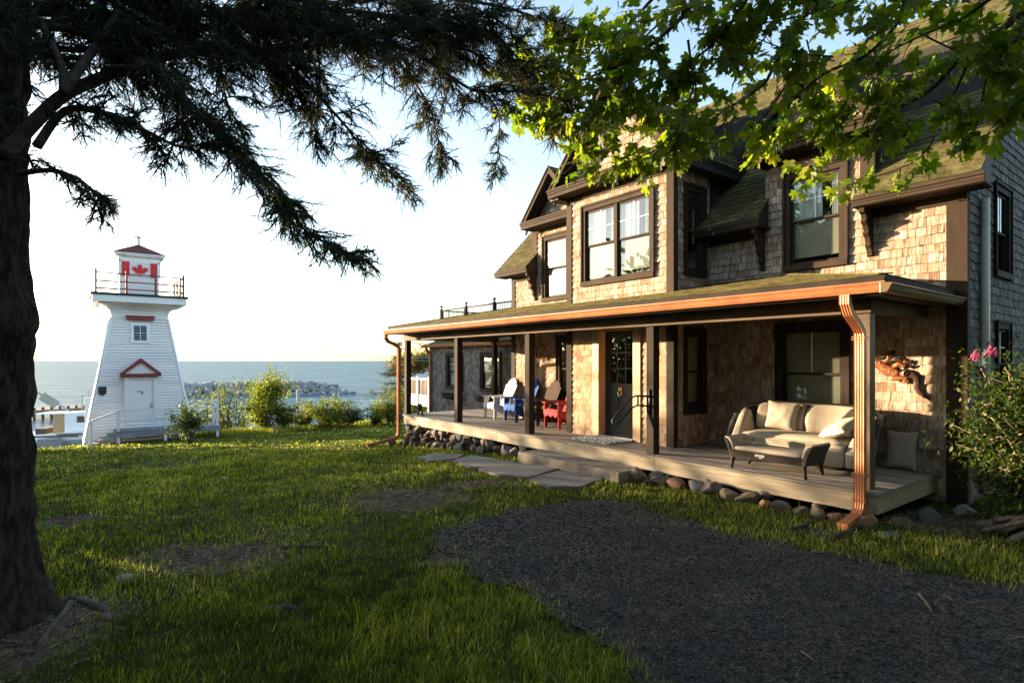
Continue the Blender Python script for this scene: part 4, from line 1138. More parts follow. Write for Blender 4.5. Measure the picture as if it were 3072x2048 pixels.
# headland with a low rocky point
M['headland'] = surf('headland scrub and rock', (0.09,0.055,0.035), (0.17,0.12,0.06), (0.25,0.25,0.25), 0.95, bump=0.8, bscale=6, tone=0, bdist=0.5)
hv = []; n = 44; mrow = 14
hp0, hp1 = dep(1085, 1150, 185), dep(1330, 1150, 150)
hax = (hp1-hp0); hax.z = 0; hl = hax.length; hax.normalize(); hn = Vector((-hax.y, hax.x, 0))
if hn.dot(FWD) < 0: hn = -hn
for i in range(n+40):
    for j in range(mrow+1):
        a = i/n; w = j/mrow
        ridge = (0.55*min(1,a*6) + 9.5*max(0,a-0.30)**1.1)
        prof = math.sin(min(1, w*1.6)*math.pi/2)
        p = hp0 + hax*(a*hl) + hn*(w*24)
        z = -6.3 + ridge*prof*(1+0.35*mnoise.noise(Vector((a*14, w*5, 1)))) + 0.45*mnoise.noise(Vector((a*45, w*16, 4)))
        hv.append((p.x, p.y, z))
hf = [(i*(mrow+1)+j, (i+1)*(mrow+1)+j, (i+1)*(mrow+1)+j+1, i*(mrow+1)+j+1) for i in range(n+39) for j in range(mrow)]
mb = MB(); mb.add(hv, hf); tag(mb.build('headland', M['headland']), kind='structure')

# ------------------------------------------------------------------ lighthouse
LX, LY, LZ = -31.45, 2.15, -2.25
lh = thing('lighthouse', 'white tapered wooden lighthouse with red trim above the sea', 'lighthouse', (LX, LY, LZ))
hb_, ht_, zt_ = 2.02, 1.02, 3.62                 # half widths at base and top
def lhw(z): return hb_ + (ht_-hb_)*(z-LZ)/(zt_-LZ)
m = MB(); z = LZ; i = 0
while z < zt_-0.31:                              # clapboards as stepped rings
    z1 = min(z+0.125, zt_-0.30); a0, a1 = lhw(z)+0.030, lhw(z1)-0.004
    vs = []
    for (a, zz) in ((a0-0.075, z), (a0-0.075, z+.027), (a0, z+.027), (a1, z1)): vs += [(LX-a,LY-a,zz),(LX+a,LY-a,zz),(LX+a,LY+a,zz),(LX-a,LY+a,zz)]
    m.add(vs, [(q+k, q+(k+1)%4, q+4+(k+1)%4, q+4+k) for q in (0,4,8) for k in range(4)], RND.random()); z = z1
zc = zt_-0.30; prevs = None
prof = [(lhw(zc)+.004, zc), (lhw(zc)+0.01, zc+0.16), (lhw(zc)+0.06, zc+0.32), (lhw(zc)+0.20, zc+0.46), (1.48, zc+0.56), (1.5, zc+0.58)]   # flared cove below the gallery
vs = []
for (a, zz) in prof: vs += [(LX-a,LY-a,zz),(LX+a,LY-a,zz),(LX+a,LY+a,zz),(LX-a,LY+a,zz)]
m.add(vs, [(4*i+k, 4*i+(k+1)%4, 4*i+4+(k+1)%4, 4*i+4+k) for i in range(len(prof)-1) for k in range(4)])
m.build('tower', M['whitewood'], lh)
m = MB()
for sx in (-1, 1):
    for sy in (-1, 1):
        a0, a1 = lhw(LZ)+0.02, lhw(zc)+0.02
        m.bar((LX+sx*(a0-0.04), LY+sy*(a0-0.04), LZ), (LX+sx*(a1-0.04), LY+sy*(a1-0.04), zc), 0.11, 0.11, up=(sx,sy,0))
m.build('corner_board', M['white'], lh)
m = MB(); m.box(LX-1.74, LX+1.74, LY-1.74, LY+1.74, 3.95, 4.24); g = m.build('gallery', M['white'], lh, bevel=0.01)
m = MB(); m.box(LX-1.80, LX+1.80, LY-1.80, LY+1.80, 4.242, 4.33); m.build('gallery_deck', M['trimdark'], lh)
def railpost(x, y): 
    m = MB(); m.tube([(x,y,4.32),(x,y,5.26)], 0.042, 8); m.lathe([(0,5.24),(0.045,5.26),(0.045,5.31),(0,5.34)], 8, (x,y,0)); m.lathe([(0,4.32),(0.06,4.33),(0.06,4.36),(0,4.38)], 8, (x,y,0)); m.build('rail_post', M['redpaint'], lh, smooth=False)
q = 1.62; ps = [-q, -q/3, q/3, q]
for a in ps:
    for b in ps:
        if abs(a) == q or abs(b) == q: railpost(LX+a, LY+b)
for z in (4.52, 4.83, 5.18):
    m = MB()
    for (a, b) in (((-q,-q),(q,-q)),((q,-q),(q,q)),((q,q),(-q,q)),((-q,q),(-q,-q))): m.tube([(LX+a[0],LY+a[1],z),(LX+b[0],LY+b[1],z)], 0.028, 6)
    m.build('gallery_rail', M['redpaint'], lh)
m = MB(); z = 4.33; hw = 0.74
while z < 5.16:
    m.box(LX-hw-.01, LX+hw+.01, LY-hw-.01, LY+hw+.01, z, z+0.118, RND.random()); m.box(LX-hw, LX+hw, LY-hw, LY+hw, z+0.118, z+0.13, .3); z += 0.13
m.build('lantern_base', M['whitewood'], lh)
m = MB()
for sx in (-1,1):
    for sy in (-1,1): m.box(LX+sx*hw-.06, LX+sx*hw+.06, LY+sy*hw-.06, LY+sy*hw+.06, 5.24, 5.90)
m.box(LX-hw-.03, LX+hw+.03, LY-hw-.03, LY+hw+.03, 5.20, 5.26); m.box(LX-hw-.06, LX+hw+.06, LY-hw-.06, LY+hw+.06, 5.86, 6.16); m.build('lantern_frame', M['white'], lh)
m = MB(); m.box(LX-hw+.02, LX+hw-.02, LY-hw+.02, LY+hw-.02, 5.27, 5.85); m.build('lantern_glazing', surf('lantern interior', (0.40,0.42,0.44), (0.50,0.52,0.54), rough=0.15, bump=0), lh)
m = MB(); e = 0.98
m.box(LX-e, LX+e, LY-e, LY+e, 6.165, 6.235); m.box(LX-e+.05, LX+e-.05, LY-e+.05, LY+e-.05, 6.10, 6.163); m.build('eave', M['white'], lh, bevel=0.008)
m = MB(); e = 1.0; m.add([(LX-e,LY-e,6.24),(LX+e,LY-e,6.24),(LX+e,LY+e,6.24),(LX-e,LY+e,6.24),(LX,LY,6.80)], [(0,1,4),(1,2,4),(2,3,4),(3,0,4),(3,2,1,0)]); m.build('lantern_roof', surf('dark red roofing', (0.10,0.022,0.02), (0.15,0.035,0.03), (6,6,6), 0.8, tone=0), lh)
m = MB(); m.lathe([(0.08,6.72),(0.07,6.80),(0.075,7.06),(0.04,7.09),(0.17,7.12),(0.17,7.14),(0,7.18)], 12, (LX,LY,0)); m.build('roof_vent', M['galv'], lh)
fx = lambda z: LX+lhw(z)+0.02                     # face of the tower towards the house
def leanbox(mb, y0, y1, z0, z1, d0, d1, tone=.5):
    mb.add([(fx(z0)+d0,y0,z0),(fx(z0)+d1,y0,z0),(fx(z0)+d1,y1,z0),(fx(z0)+d0,y1,z0),(fx(z1)+d0,y0,z1),(fx(z1)+d1,y0,z1),(fx(z1)+d1,y1,z1),(fx(z1)+d0,y1,z1)],
           [(0,3,2,1),(4,5,6,7),(0,1,5,4),(1,2,6,5),(2,3,7,6),(3,0,4,7)], tone)
m = MB()
for (y0,y1,z0,z1) in ((1.78,1.90,2.20,3.10),(2.38,2.50,2.20,3.10),(1.90,2.38,2.20,2.32),(1.90,2.38,2.98,3.10)): leanbox(m, y0,y1,z0,z1,-0.06,0.05)
w = m.build('window', M['white'], lh)
m = MB(); leanbox(m, 1.90,2.38,2.32,2.98,-0.05,0.012); m.build('pane', surf('dark window glass', (0.02,0.025,0.03),(0.03,0.035,0.04), rough=0.08, bump=0), w)
m = MB(); leanbox(m, 2.13,2.15,2.32,2.98,0.012,0.03); leanbox(m, 1.90,2.13,2.64,2.66,0.012,0.03); leanbox(m, 2.15,2.38,2.64,2.66,0.012,0.03); m.build('muntin', M['white'], w)
m = MB(); leanbox(m, 1.64,2.66,3.24,3.38,0.0,0.20); leanbox(m, 1.60,2.70,3.38,3.42,0.0,0.24); m.build('window_hood', M['redpaint'], lh)
# door with a small gabled hood, standing proud of the sloping wall
xd_ = LX+lhw(-1.4)-0.10
m = MB(); m.box(xd_-0.8, xd_+0.12, 1.52, 1.66, -1.47, 0.72); m.box(xd_-0.8, xd_+0.12, 2.58, 2.72, -1.47, 0.72); m.box(xd_-0.8, xd_+0.12, 1.66, 2.58, 0.60, 0.72); m.build('door_casing', M['white'], lh, bevel=0.006)
m = MB(); m.box(xd_-0.2, xd_+0.07, 1.665, 2.575, -1.46, 0.595)
for a, b in ((-1.30,-0.45),(-0.30,0.48)): m.box(xd_+0.07, xd_+0.078, 1.78, 2.46, a, b)
dr = m.build('door', M['white'], lh, bevel=0.005)
m = MB(); m.box(xd_+0.078, xd_+0.09, 1.98, 2.20, 0.05, 0.10); m.box(xd_+0.078, xd_+0.09, 2.13, 2.20, -0.06, 0.05); m.build('door_notice', surf('grey plate', (0.25,0.27,0.30),(0.3,0.32,0.35), bump=0), dr)
m = MB(); m.box(xd_+0.078, xd_+0.13, 2.50, 2.54, -0.72, -0.45); m.build('handle', M['galv'], dr)
m = MB()
m.prism([(1.38,0.74),(2.86,0.74),(2.86,0.86),(1.38,0.86)], 'x', xd_-0.7, xd_+0.30)
m.prism([(1.36,0.86),(1.52,0.86),(2.12,1.36),(2.12,1.52)], 'x', xd_-0.9, xd_+0.32); m.prism([(2.88,0.86),(2.72,0.86),(2.12,1.36),(2.12,1.52)], 'x', xd_-0.9, xd_+0.32)
m.build('door_hood', M['redpaint'], lh)
m = MB(); m.prism([(1.52,0.865),(2.72,0.865),(2.12,1.355)], 'x', xd_-0.8, xd_+0.22); m.build('hood_panel', M['white'], lh)
m = MB(); leanbox(m, 0.62,0.90,0.02,0.32,0.0,0.04); leanbox(m, 0.68,0.84,-0.04,0.02,0.0,0.04); m.build('plaque', surf('dark plaque', (0.025,0.027,0.032),(0.035,0.037,0.042), bump=0.1), lh)
# platform with steps and white railings
m = MB(); px0 = LX+lhw(-1.5); px1 = px0+1.35
for k in range(9): m.box(px0-0.3, px1, 1.15+k*0.43, 1.15+k*0.43+0.424, -1.54, -1.47, RND.random())
m.box(px1-0.04, px1+0.0, 1.15, 5.0, -1.70, -1.545); m.box(px0-0.3, px0+1.3, 4.98, 5.02, -1.70, -1.545)
pl = m.build('platform', surf('blue grey boards', (0.20,0.22,0.25),(0.30,0.32,0.35), (4,1,4), 0.7), lh)
m = MB()
for k in range(4):
    y0 = 1.15-0.27*(k+1); z0 = -1.49-0.14*(k+1); m.box(px0+0.25, px1-0.05, y0, y0+0.27, z0-0.04, z0)
m.build('steps', surf('grey step boards', (0.16,0.17,0.19),(0.25,0.26,0.28), (4,1,4), 0.7), lh)
for y in (0.35, 1.25, 2.90, 4.90):
    m = MB(); zt = -0.60 if y > 1 else -1.0; m.box(px1-0.11, px1-0.01, y-0.05, y+0.05, -2.3, zt if y < 4 else -0.25); m.build('railing_post', M['white'], lh)
m = MB(); m.box(px0+0.1, px0+0.2, 4.88, 4.98, -2.0, -0.35); m.build('railing_post', M['white'], lh)
m = MB(); m.bar((px1-0.06,1.25,-0.63),(px1-0.06,4.90,-0.63),0.11,0.09); m.bar((px1-0.06,1.25,-1.05),(px1-0.06,4.90,-1.05),0.05,0.09); m.bar((px1-0.06,1.25,-0.65),(px1-0.06,0.30,-1.03),0.11,0.09)
m.bar((px0+0.1,4.92,-0.60),(px1,4.92,-0.60),0.09,0.05); m.bar((px0+0.1,4.92,-1.05),(px1,4.92,-1.05),0.04,0.07); m.build('railing', M['white'], lh)
m = MB()
for y in (1.3, 2.9, 4.9): m.box(px1-0.2, px1-0.08, y-0.07, y+0.07, -2.4, -1.545); m.cut()
m.build('platform_leg', M['deck'], lh)

# flag fastened across the lantern
flag = thing('flag', 'red and white flag with a red maple leaf hung across the lantern of the lighthouse', 'flag', (LX+hw+0.09, LY, 5.25))
FX = LX+hw+0.075; M['flagwhite'] = surf('white flag cloth', (0.68,0.68,0.70),(0.76,0.76,0.78), rough=0.8, bump=0.05); M['flagred'] = surf('red flag cloth', (0.60,0.03,0.035),(0.70,0.05,0.05), rough=0.8, bump=0.05)
def cloth(y0, y1, mat, name, d=0.0):
    m = MB(); n = 10; zs = (5.22, 5.5, 5.86)
    for i in range(n):
        for j in range(2):
            q = []
            for (ii, jj) in ((i,j),(i+1,j),(i+1,j+1),(i,j+1)):
                y = y0+(y1-y0)*ii/n; q.append((FX+d+0.012*math.sin(y*17+jj), y, zs[jj]))
            m.add(q + [(p[0]-0.006,p[1],p[2]) for p in q], [(0,1,2,3),(7,6,5,4),(0,4,5,1),(1,5,6,2),(2,6,7,3),(3,7,4,0)])
    m.build(name, mat, flag)
cloth(LY-0.66, LY-0.38, M['flagred'], 'red_band'); cloth(LY-0.38, LY+0.40, M['flagwhite'], 'white_field'); cloth(LY+0.40, LY+0.66, M['flagred'], 'red_band')
half = [(0,1.0),(.10,.78),(.22,.84),(.17,.50),(.25,.52),(.40,.68),(.45,.58),(.66,.62),(.60,.42),(.70,.34),(.36,.06),(.40,-.06),(.03,-.02),(.04,-.32)]
pts = [(x, y) for x, y in half] + [(-x, y) for x, y in half[::-1]][:-1]
m = MB(); n = len(pts); c0 = [(LY+0.01+x*0.47, 5.37+y*0.43) for x, y in pts]
m.prism(c0, 'x', FX+0.014, FX+0.024); m.build('maple_leaf', M['flagred'], flag)
# ------------------------------------------------------------------ porch furniture
def paint(name, c, r=0.5, d=0.12): return surf(name, tuple(k*(1-d) for k in c), tuple(k*(1+d) for k in c), (5,5,1.5), 0.75, bump=0.12, bscale=40, tone=0.10, spec=0.12)
CH = {'white': paint('white chair paint', (0.62,0.63,0.64)), 'blue': paint('blue chair paint', (0.035,0.10,0.36)), 'brown': paint('dark brown chair paint', (0.05,0.034,0.027)), 'red': paint('red chair paint', (0.30,0.035,0.045))}
def adirondack(color, loc, rot, label):
    t = thing('adirondack_chair', label, 'chair', loc, rot, 'wooden lounge chairs in a row on the porch'); t.scale = (0.96, 0.80, 1.0)
    mt = CH[color]
    S = lambda m, n, b=0.006: m.build(n, mt, t, bevel=b, local=True)
    # local: front is -y; origin on the floor between the front legs
    for s in (-1, 1):
        m = MB(); m.prism([(-0.045,0),(0.045,0),(0.05,0.52),(-0.05,0.52)], 'x', s*0.275-0.013, s*0.275+0.013); S(m, 'front_leg')
        m = MB(); m.prism([(0.05,0.52),(0.14,0.52),(0.12,0.44),(0.075,0.40),(0.06,0.34),(0.05,0.30)], 'x', s*0.275-0.012, s*0.275+0.012); S(m, 'arm_bracket')
        m = MB()                                            # sloping side rail that is also the rear leg
        m.prism([(-0.03,0.36),(0.04,0.385),(0.45,0.24),(0.84,0.04),(0.84,0.0),(0.72,0.0),(0.40,0.13),(0.0,0.26)], 'x', s*0.245-0.013, s*0.245+0.013); S(m, 'side_rail')
        m = MB(); m.prism([(s*0.20,-0.07),(s*0.33,-0.09),(s*0.365,-0.05),(s*0.36,0.12),(s*0.325,0.60),(s*0.25,0.62),(s*0.245,0.2),(s*0.20,0.0)], 'z', 0.522, 0.546); S(m, 'armrest')
        m = MB(); m.prism([(0.52,0.16),(0.58,0.14),(0.60,0.52),(0.53,0.52)], 'x', s*0.285-0.012, s*0.285+0.012); S(m, 'rear_post')
    m = MB()                                                # seat slats following the dip of the rails
    for i in range(6):
        y = 0.015 + i*0.078; z = 0.392 - 0.34*max(0, y-0.02)
        M4 = Matrix.Translation((0, y, z)) @ Matrix.Rotation(-0.33 if i else -0.1, 4, 'X')
        m.box(-0.275, 0.275, -0.035, 0.035, -0.011, 0.011, RND.random(), 0, M4)
    S(m, 'seat')
    m = MB(); n = 24; top = [(-0.285+0.57*k/n, 0.385) for k in range(n+1)]; bot = [(-0.285+0.57*k/n, 0.300-0.030*math.sin(k/n*3*math.pi)**2*1.3-(0.02 if 0 < k < n else 0)) for k in range(n+1)]
    vs = [(x,-0.068,z) for x,z in top]+[(x,-0.068,z) for x,z in bot]+[(x,-0.044,z) for x,z in top]+[(x,-0.044,z) for x,z in bot]; k1 = n+1
    fs = []
    for k in range(n): fs += [(k, k1+k, k1+k+1, k+1), (2*k1+k+1, 3*k1+k+1, 3*k1+k, 2*k1+k), (k, k+1, 2*k1+k+1, 2*k1+k), (k1+k+1, k1+k, 3*k1+k, 3*k1+k+1)]
    fs += [(0, 2*k1, 3*k1, k1), (n, k1+n, 3*k1+n, 2*k1+n)]
    m.add(vs, fs); S(m, 'seat_apron', 0.0)
    m = MB()                                                # fan of back slats with rounded tops
    B4 = Matrix.Translation((0, 0.46, 0.20)) @ Matrix.Rotation(math.radians(-26), 4, 'X')
    hs_ = [0.70, 0.80, 0.86, 0.88, 0.86, 0.80, 0.70]
    for i in range(7):
        k = i-3; w0, w1 = 0.031, 0.040
        x0, x1 = k*0.066, k*0.084; h = hs_[i]
        pts = [(x0-w0,0),(x0+w0,0),(x1+w1,h-0.04)] + [(x1+w1*math.cos(a), h-0.04+0.045*math.sin(a)) for a in (0.5,1.0,1.57,2.14,2.64)] + [(x1-w1,h-0.04)]
        m.prism(pts, 'y', -0.010, 0.010, RND.random(), 0, B4)
    S(m, 'back', 0.004)
    m = MB(); m.box(-0.30,0.30,0.012,0.034,0.30,0.36,.5,0,B4); m.box(-0.27,0.27,0.012,0.034,0.60,0.65,.5,0,B4); m.box(-0.24,0.24,0.012,0.034,0.04,0.10,.5,0,B4); S(m, 'back_rail')
    return t
RT = math.radians(-8)
adirondack('white', (-11.50, 8.06, 0.002), RT, 'white slatted wooden lounge chair at the far end of the row on the porch')
adirondack('blue', (-10.66, 8.06, 0.002), RT, 'blue slatted wooden lounge chair between the white and the dark brown one')
adirondack('brown', (-9.88, 8.06, 0.002), RT, 'dark brown slatted wooden lounge chair between the blue and the red one')
adirondack('red', (-9.04, 7.94, 0.002), RT, 'red slatted wooden lounge chair nearest the front door')

M['cream'] = surf('cream outdoor fabric', (0.40,0.355,0.275), (0.46,0.41,0.325), (4,4,4), 0.85, bump=0.12, bscale=400, tone=0.05, spec=0.1)
M['wicker'] = surf('black woven resin', (0.014,0.011,0.010), (0.032,0.025,0.021), (40,40,40), 0.45, bump=0.0, tone=0.4)
M['wickersolid'] = surf('black woven resin panel', (0.010,0.009,0.008), (0.022,0.018,0.016), (60,60,90), 0.5, bump=0.6, bscale=300, tone=0.2)

def pillow(loc, w, h, d, rot, label, name='pillow', cat='cushion', mat=None, n=14):
    m = MB(); vs = []
    for s in (1, -1):
        for i in range(n+1):
            for j in range(n+1):
                u, v = 2*i/n-1, 2*j/n-1
                k = max(0, (1-u**4)*(1-v**4))**0.55
                pin = 1-0.10*(1-abs(u)**2)*abs(v)**3 ; pin2 = 1-0.10*(1-abs(v)**2)*abs(u)**3
                wr = 0.10*mnoise.noise(Vector((u*2.2+w*9, v*2.2, s)))*k
                vs.append((u*w/2*pin2, s*(d/2*k*(1+wr*2)), v*h/2*pin))
    k1 = (n+1)*(n+1)
    fs = [(a*(n+1)+b, (a+1)*(n+1)+b, (a+1)*(n+1)+b+1, a*(n+1)+b+1) for a in range(n) for b in range(n)]
    m.add(vs, [f[::-1] for f in fs]+[tuple(k1+i for i in f) for f in fs])
    o = m.build(name, mat or M['cream'], smooth=True); o.location = loc; o.rotation_euler = rot
    return tag(o, label, cat)

# sofa: wrapped wicker shell with a low curved back, seat cushion and rolled arms
sofa = thing('sofa', 'low curved cream outdoor sofa with a black wicker shell under the porch window', 'sofa', (-3.93, 8.10, 0.0), 0.0); sofa.scale = (1.18, 1.05, 1.07)
def shell(y0, hgt, th, mat, name, zb, inset=0.0):
    """curved wrap: follows arms and back; plan is a rounded U, height rises to the back"""
    m = MB(); n = 40; W = 0.78-inset; D = 0.62
    ring = []
    for i in range(n+1):
        a = math.pi*(i/n); c, s_ = math.cos(a), math.sin(a)
        x = -W*math.copysign(abs(c)**0.55, c); yy = -0.32 + (D-inset)*abs(s_)**0.5
        k = min(1, max(0, (yy+0.32)/0.60)); top = 0.30 + (hgt-0.30)*(k**0.75)
        if k <= 0.02: top = 0.25
        ring.append((x, yy, top, k))
    vs = []
    for (x, yy, tp, k) in ring:
        nx, ny = (x/W if abs(x) > .4 else 0), (1 if yy > 0 else 0); l = math.hypot(nx, ny) or 1; nx, ny = nx/l, ny/l
        fl = 0.10*k
        vs += [(x*0.94, yy*0.96, zb), (x+nx*(fl+th), yy+ny*(fl*0.6+th), tp-0.02), (x+nx*fl*0.9+nx*th*.3, yy+ny*fl*.5, tp+0.012), (x+nx*fl*0.7-nx*th, yy+ny*fl*0.3-ny*th, tp-0.01), (x*0.88-nx*0.0, yy*0.9, zb)]
    fs = []
    for i in range(n):
        for q in range(4): fs.append((i*5+q, i*5+q+1, (i+1)*5+q+1, (i+1)*5+q))
    fs += [(0,1,2,3,4), tuple(n*5+q for q in (4,3,2,1,0))]
    m.add(vs, fs); return m.build(name, mat, sofa, smooth=True, local=True)
shell(0, 0.76, 0.04, M['wickersolid'], 'shell', 0.03)
def sofa_part(fn, name, mat, smooth=True, bevel=0.0):
    m = MB(); fn(m); return m.build(name, mat, sofa, smooth=smooth, bevel=bevel, local=True)
def rbox(m, x0, x1, y0, y1, z0, z1, r=0.05, n=10, dome=0.03, fall=None):
    """soft box"""
    cx, cy, cz = (x0+x1)/2, (y0+y1)/2, (z0+z1)/2; vs = []; bm = bmesh.new(); bmesh.ops.create_cube(bm, size=2); bmesh.ops.subdivide_edges(bm, edges=bm.edges, cuts=n, use_grid_fill=True)
    hx, hy, hz = (x1-x0)/2, (y1-y0)/2, (z1-z0)/2
    for v in bm.verts:
        p = Vector((v.co.x*hx, v.co.y*hy, v.co.z*hz)); q = Vector((max(-hx+r, min(hx-r, p.x)), max(-hy+r, min(hy-r, p.y)), max(-hz+r, min(hz-r, p.z))))
        d = p-q
        if d.length > 1e-6: d = d.normalized()*min(r, d.length if sum(1 for e in (0,1,2) if abs(d[e]) > 1e-6) == 1 else r)
        p = q+d; u, w = p.x/hx, p.y/hy
        p.z += dome*(1-u*u)*(1-w*w)*(1 if p.z > 0 else 0)
        if fall: p = fall(p, hx, hy, hz)
        vs.append(p+Vector((cx,cy,cz)))
    bm.verts.index_update(); m.add(vs, [tuple(v.index for v in f.verts) for f in bm.faces]); bm.free()
sofa_part(lambda m: rbox(m, -0.60, 0.60, -0.36, 0.30, 0.20, 0.38, 0.075, dome=0.02), 'seat_cushion', M['cream'])
sofa_part(lambda m: rbox(m, -0.62, 0.62, -0.40, -0.30, 0.05, 0.33, 0.045, dome=0), 'seat_front', M['cream'])
def backf(s):
    def f(p, hx, hy, hz):
        u = p.x/hx; top = max(0, p.z/hz)
        p.y += 0.10*top - 0.16*u*u*0.6; p.z += 0.012*top*math.cos(u*2.6); return p
    return f
sofa_part(lambda m: rbox(m, -0.62, -0.02, 0.16, 0.31, 0.36, 0.745, 0.06, dome=0, fall=backf(-1)), 'back_cushion', M['cream'])
sofa_part(lambda m: rbox(m, 0.0, 0.60, 0.16, 0.31, 0.36, 0.745, 0.06, dome=0, fall=backf(1)), 'back_cushion', M['cream'])
def armf(s):
    def f(p, hx, hy, hz):
        k = (p.y+hy)/(2*hy); k2 = math.sin(k*math.pi/2); p.z = -hz + (p.z+hz)*(0.30+0.80*k2); p.z += 0.06*k2; p.x += s*0.05*max(0, p.z/hz+0.2)**1.3; return p
    return f
for s in (-1, 1):
    sofa_part(lambda m: rbox(m, s*0.68-0.055, s*0.68+0.055, -0.40, 0.28, 0.06, 0.58, 0.05, dome=0, fall=armf(s)), 'arm_pad', M['cream'])
pillow((-4.24, 8.18, 0.62), 0.46, 0.42, 0.16, (math.radians(-14), math.radians(4), math.radians(6)), 'square cream throw pillow standing against the back of the sofa')
pillow((-3.36, 7.98, 0.54), 0.46, 0.42, 0.15, (math.radians(-62), math.radians(-16), math.radians(-24)), 'cream throw pillow lying on the right arm of the sofa')
pillow((-2.86, 8.60, 0.26), 0.36, 0.50, 0.10, (math.radians(-7), 0, 0), 'flat cream seat cushion stood on end on the deck between the sofa and the shingles')
pillow((-4.93, 8.20, 0.32), 0.16, 0.58, 0.40, (0, 0, math.radians(20)), 'narrow cream cushion tucked beside the left arm of the sofa')

# coffee table: wicker trough with raised scrolled ends, cream pads and a glass top
table = thing('coffee_table', 'black wicker coffee table with glass top and cream pads in front of the sofa', 'table', (-3.81, 7.18, 0.0))
TX0, TX1, TY0, TY1 = -0.50, 0.50, -0.24, 0.24
def wv(m, u0, u1, z0, z1, plane, c, st=0.011):
    """woven strands: a grid of short raised strips"""
    z = z0; r = 0
    while z < z1:
        u = u0 + (0.0 if r % 2 else -0.012)
        while u < u1:
            a, b = max(u0, u), min(u1, u+0.022)
            if b-a > .004:
                if plane == 'y-': m.box(a, b, c-0.004, c+0.004, z, z+st*0.8, RND.random())
                elif plane == 'y+': m.box(a, b, c-0.004, c+0.004, z, z+st*0.8, RND.random())
            u += 0.025
        z += st; r += 1
m = MB(); m.box(TX0, TX1, TY0+0.006, TY1-0.006, 0.150, 0.245); wv(m, TX0, TX1, 0.150, 0.245, 'y-', TY0); wv(m, TX0, TX1, 0.150, 0.245, 'y+', TY1)
m.build('apron', M['wicker'], table, local=True)
for sx in (-1, 1):
    for sy in (-1, 1):
        m = MB(); x, y = sx*0.47, sy*0.215
        m.tube([(x,y,0.24),(x,y,0.12),(x+sx*0.012,y,0.05),(x+sx*0.02,y,0.0)], [0.034,0.030,0.022,0.019], 10); m.build('leg', M['wickersolid'], table, smooth=True, local=True)
    m = MB(); prof = [(0.47,0.16),(0.485,0.24),(0.50,0.30),(0.53,0.36),(0.575,0.395),(0.58,0.38),(0.555,0.335),(0.53,0.28),(0.515,0.22),(0.495,0.15)]
    m.prism([(sx*a,b) for a,b in prof], 'y', TY0-0.01, TY1+0.01); m.build('end_panel', M['wickersolid'], table, local=True, bevel=0.004)
    m = MB(); prof = [(0.445,0.225),(0.455,0.30),(0.475,0.36),(0.51,0.405),(0.575,0.417),(0.582,0.397),(0.54,0.378),(0.508,0.335),(0.488,0.28),(0.47,0.225)]
    m.prism([(sx*a,b) for a,b in prof], 'y', TY0+0.004, TY1-0.004); m.build('end_pad', M['cream'], table, local=True, bevel=0.012)
m = MB(); rbox(m, -0.465, 0.465, TY0+0.01, TY1-0.01, 0.235, 0.295, 0.028, dome=0.012); m.build('pad', M['cream'], table, smooth=True, local=True)
m = MB(); m.box(-0.50, 0.50, TY0+0.02, TY1-0.02, 0.372, 0.380); m.build('glass_top', glass_mat('table glass', (0.80,0.84,0.82), 0.25, graze=0.35), table, bevel=0.003, local=True)
def text(body, size, loc, rot, mat, name, parent, ext=0.002, bold=0.0, align='CENTER'):
    cu = bpy.data.curves.new(name, 'FONT'); cu.body = body; cu.size = size; cu.extrude = ext; cu.offset = bold; cu.align_x = align
    tmp = bpy.data.objects.new(name, cu); COL.objects.link(tmp)
    dg = bpy.context.evaluated_depsgraph_get(); me = bpy.data.meshes.new_from_object(tmp.evaluated_get(dg))
    bpy.data.objects.remove(tmp); me.materials.clear(); me.materials.append(mat)
    o = bpy.data.objects.new(name, me); COL.objects.link(o); o.parent = parent; o.location = loc; o.rotation_euler = rot
    return o
text("ETHOS", 0.040, (-0.075, TY0-0.010, 0.195), (math.pi/2,0,0), M['white'], 'lettering', table, 0.002, 0.0012)
text("home", 0.018, (-0.060, TY0-0.010, 0.178), (math.pi/2,0,0), M['white'], 'lettering', table, 0.002, 0.0008)

# braided door mat
mat_ = thing('door_mat', 'pale green and grey braided rope mat in front of the door', 'door mat', (-7.13, 7.45, 0.003))
RC = [surf('rope '+n, a, b, (60,60,60), 0.9, bump=0.4, bscale=300, tone=0.2) for n, a, b in (('pale green', (0.36,0.42,0.37), (0.46,0.52,0.46)), ('grey green', (0.16,0.21,0.20), (0.25,0.30,0.28)), ('cream', (0.50,0.49,0.43), (0.60,0.58,0.52)))]
for r in range(9):
    for s in range(3):
        m = MB(); y0 = -0.30 + r*0.072; L_ = 0.46 - 0.02*(r % 2)
        pth = []
        for i in range(61):
            x = -L_ + 2*L_*i/60; a = x*26 + s*2.094
            pth.append((x, y0+0.026*math.sin(a), 0.012+0.008*math.sin(2*a)))
        m.tube(pth, 0.012, 6, RND.random()); m.build('rope', RC[s if r % 2 else (s+1) % 3], mat_, smooth=True, local=True)

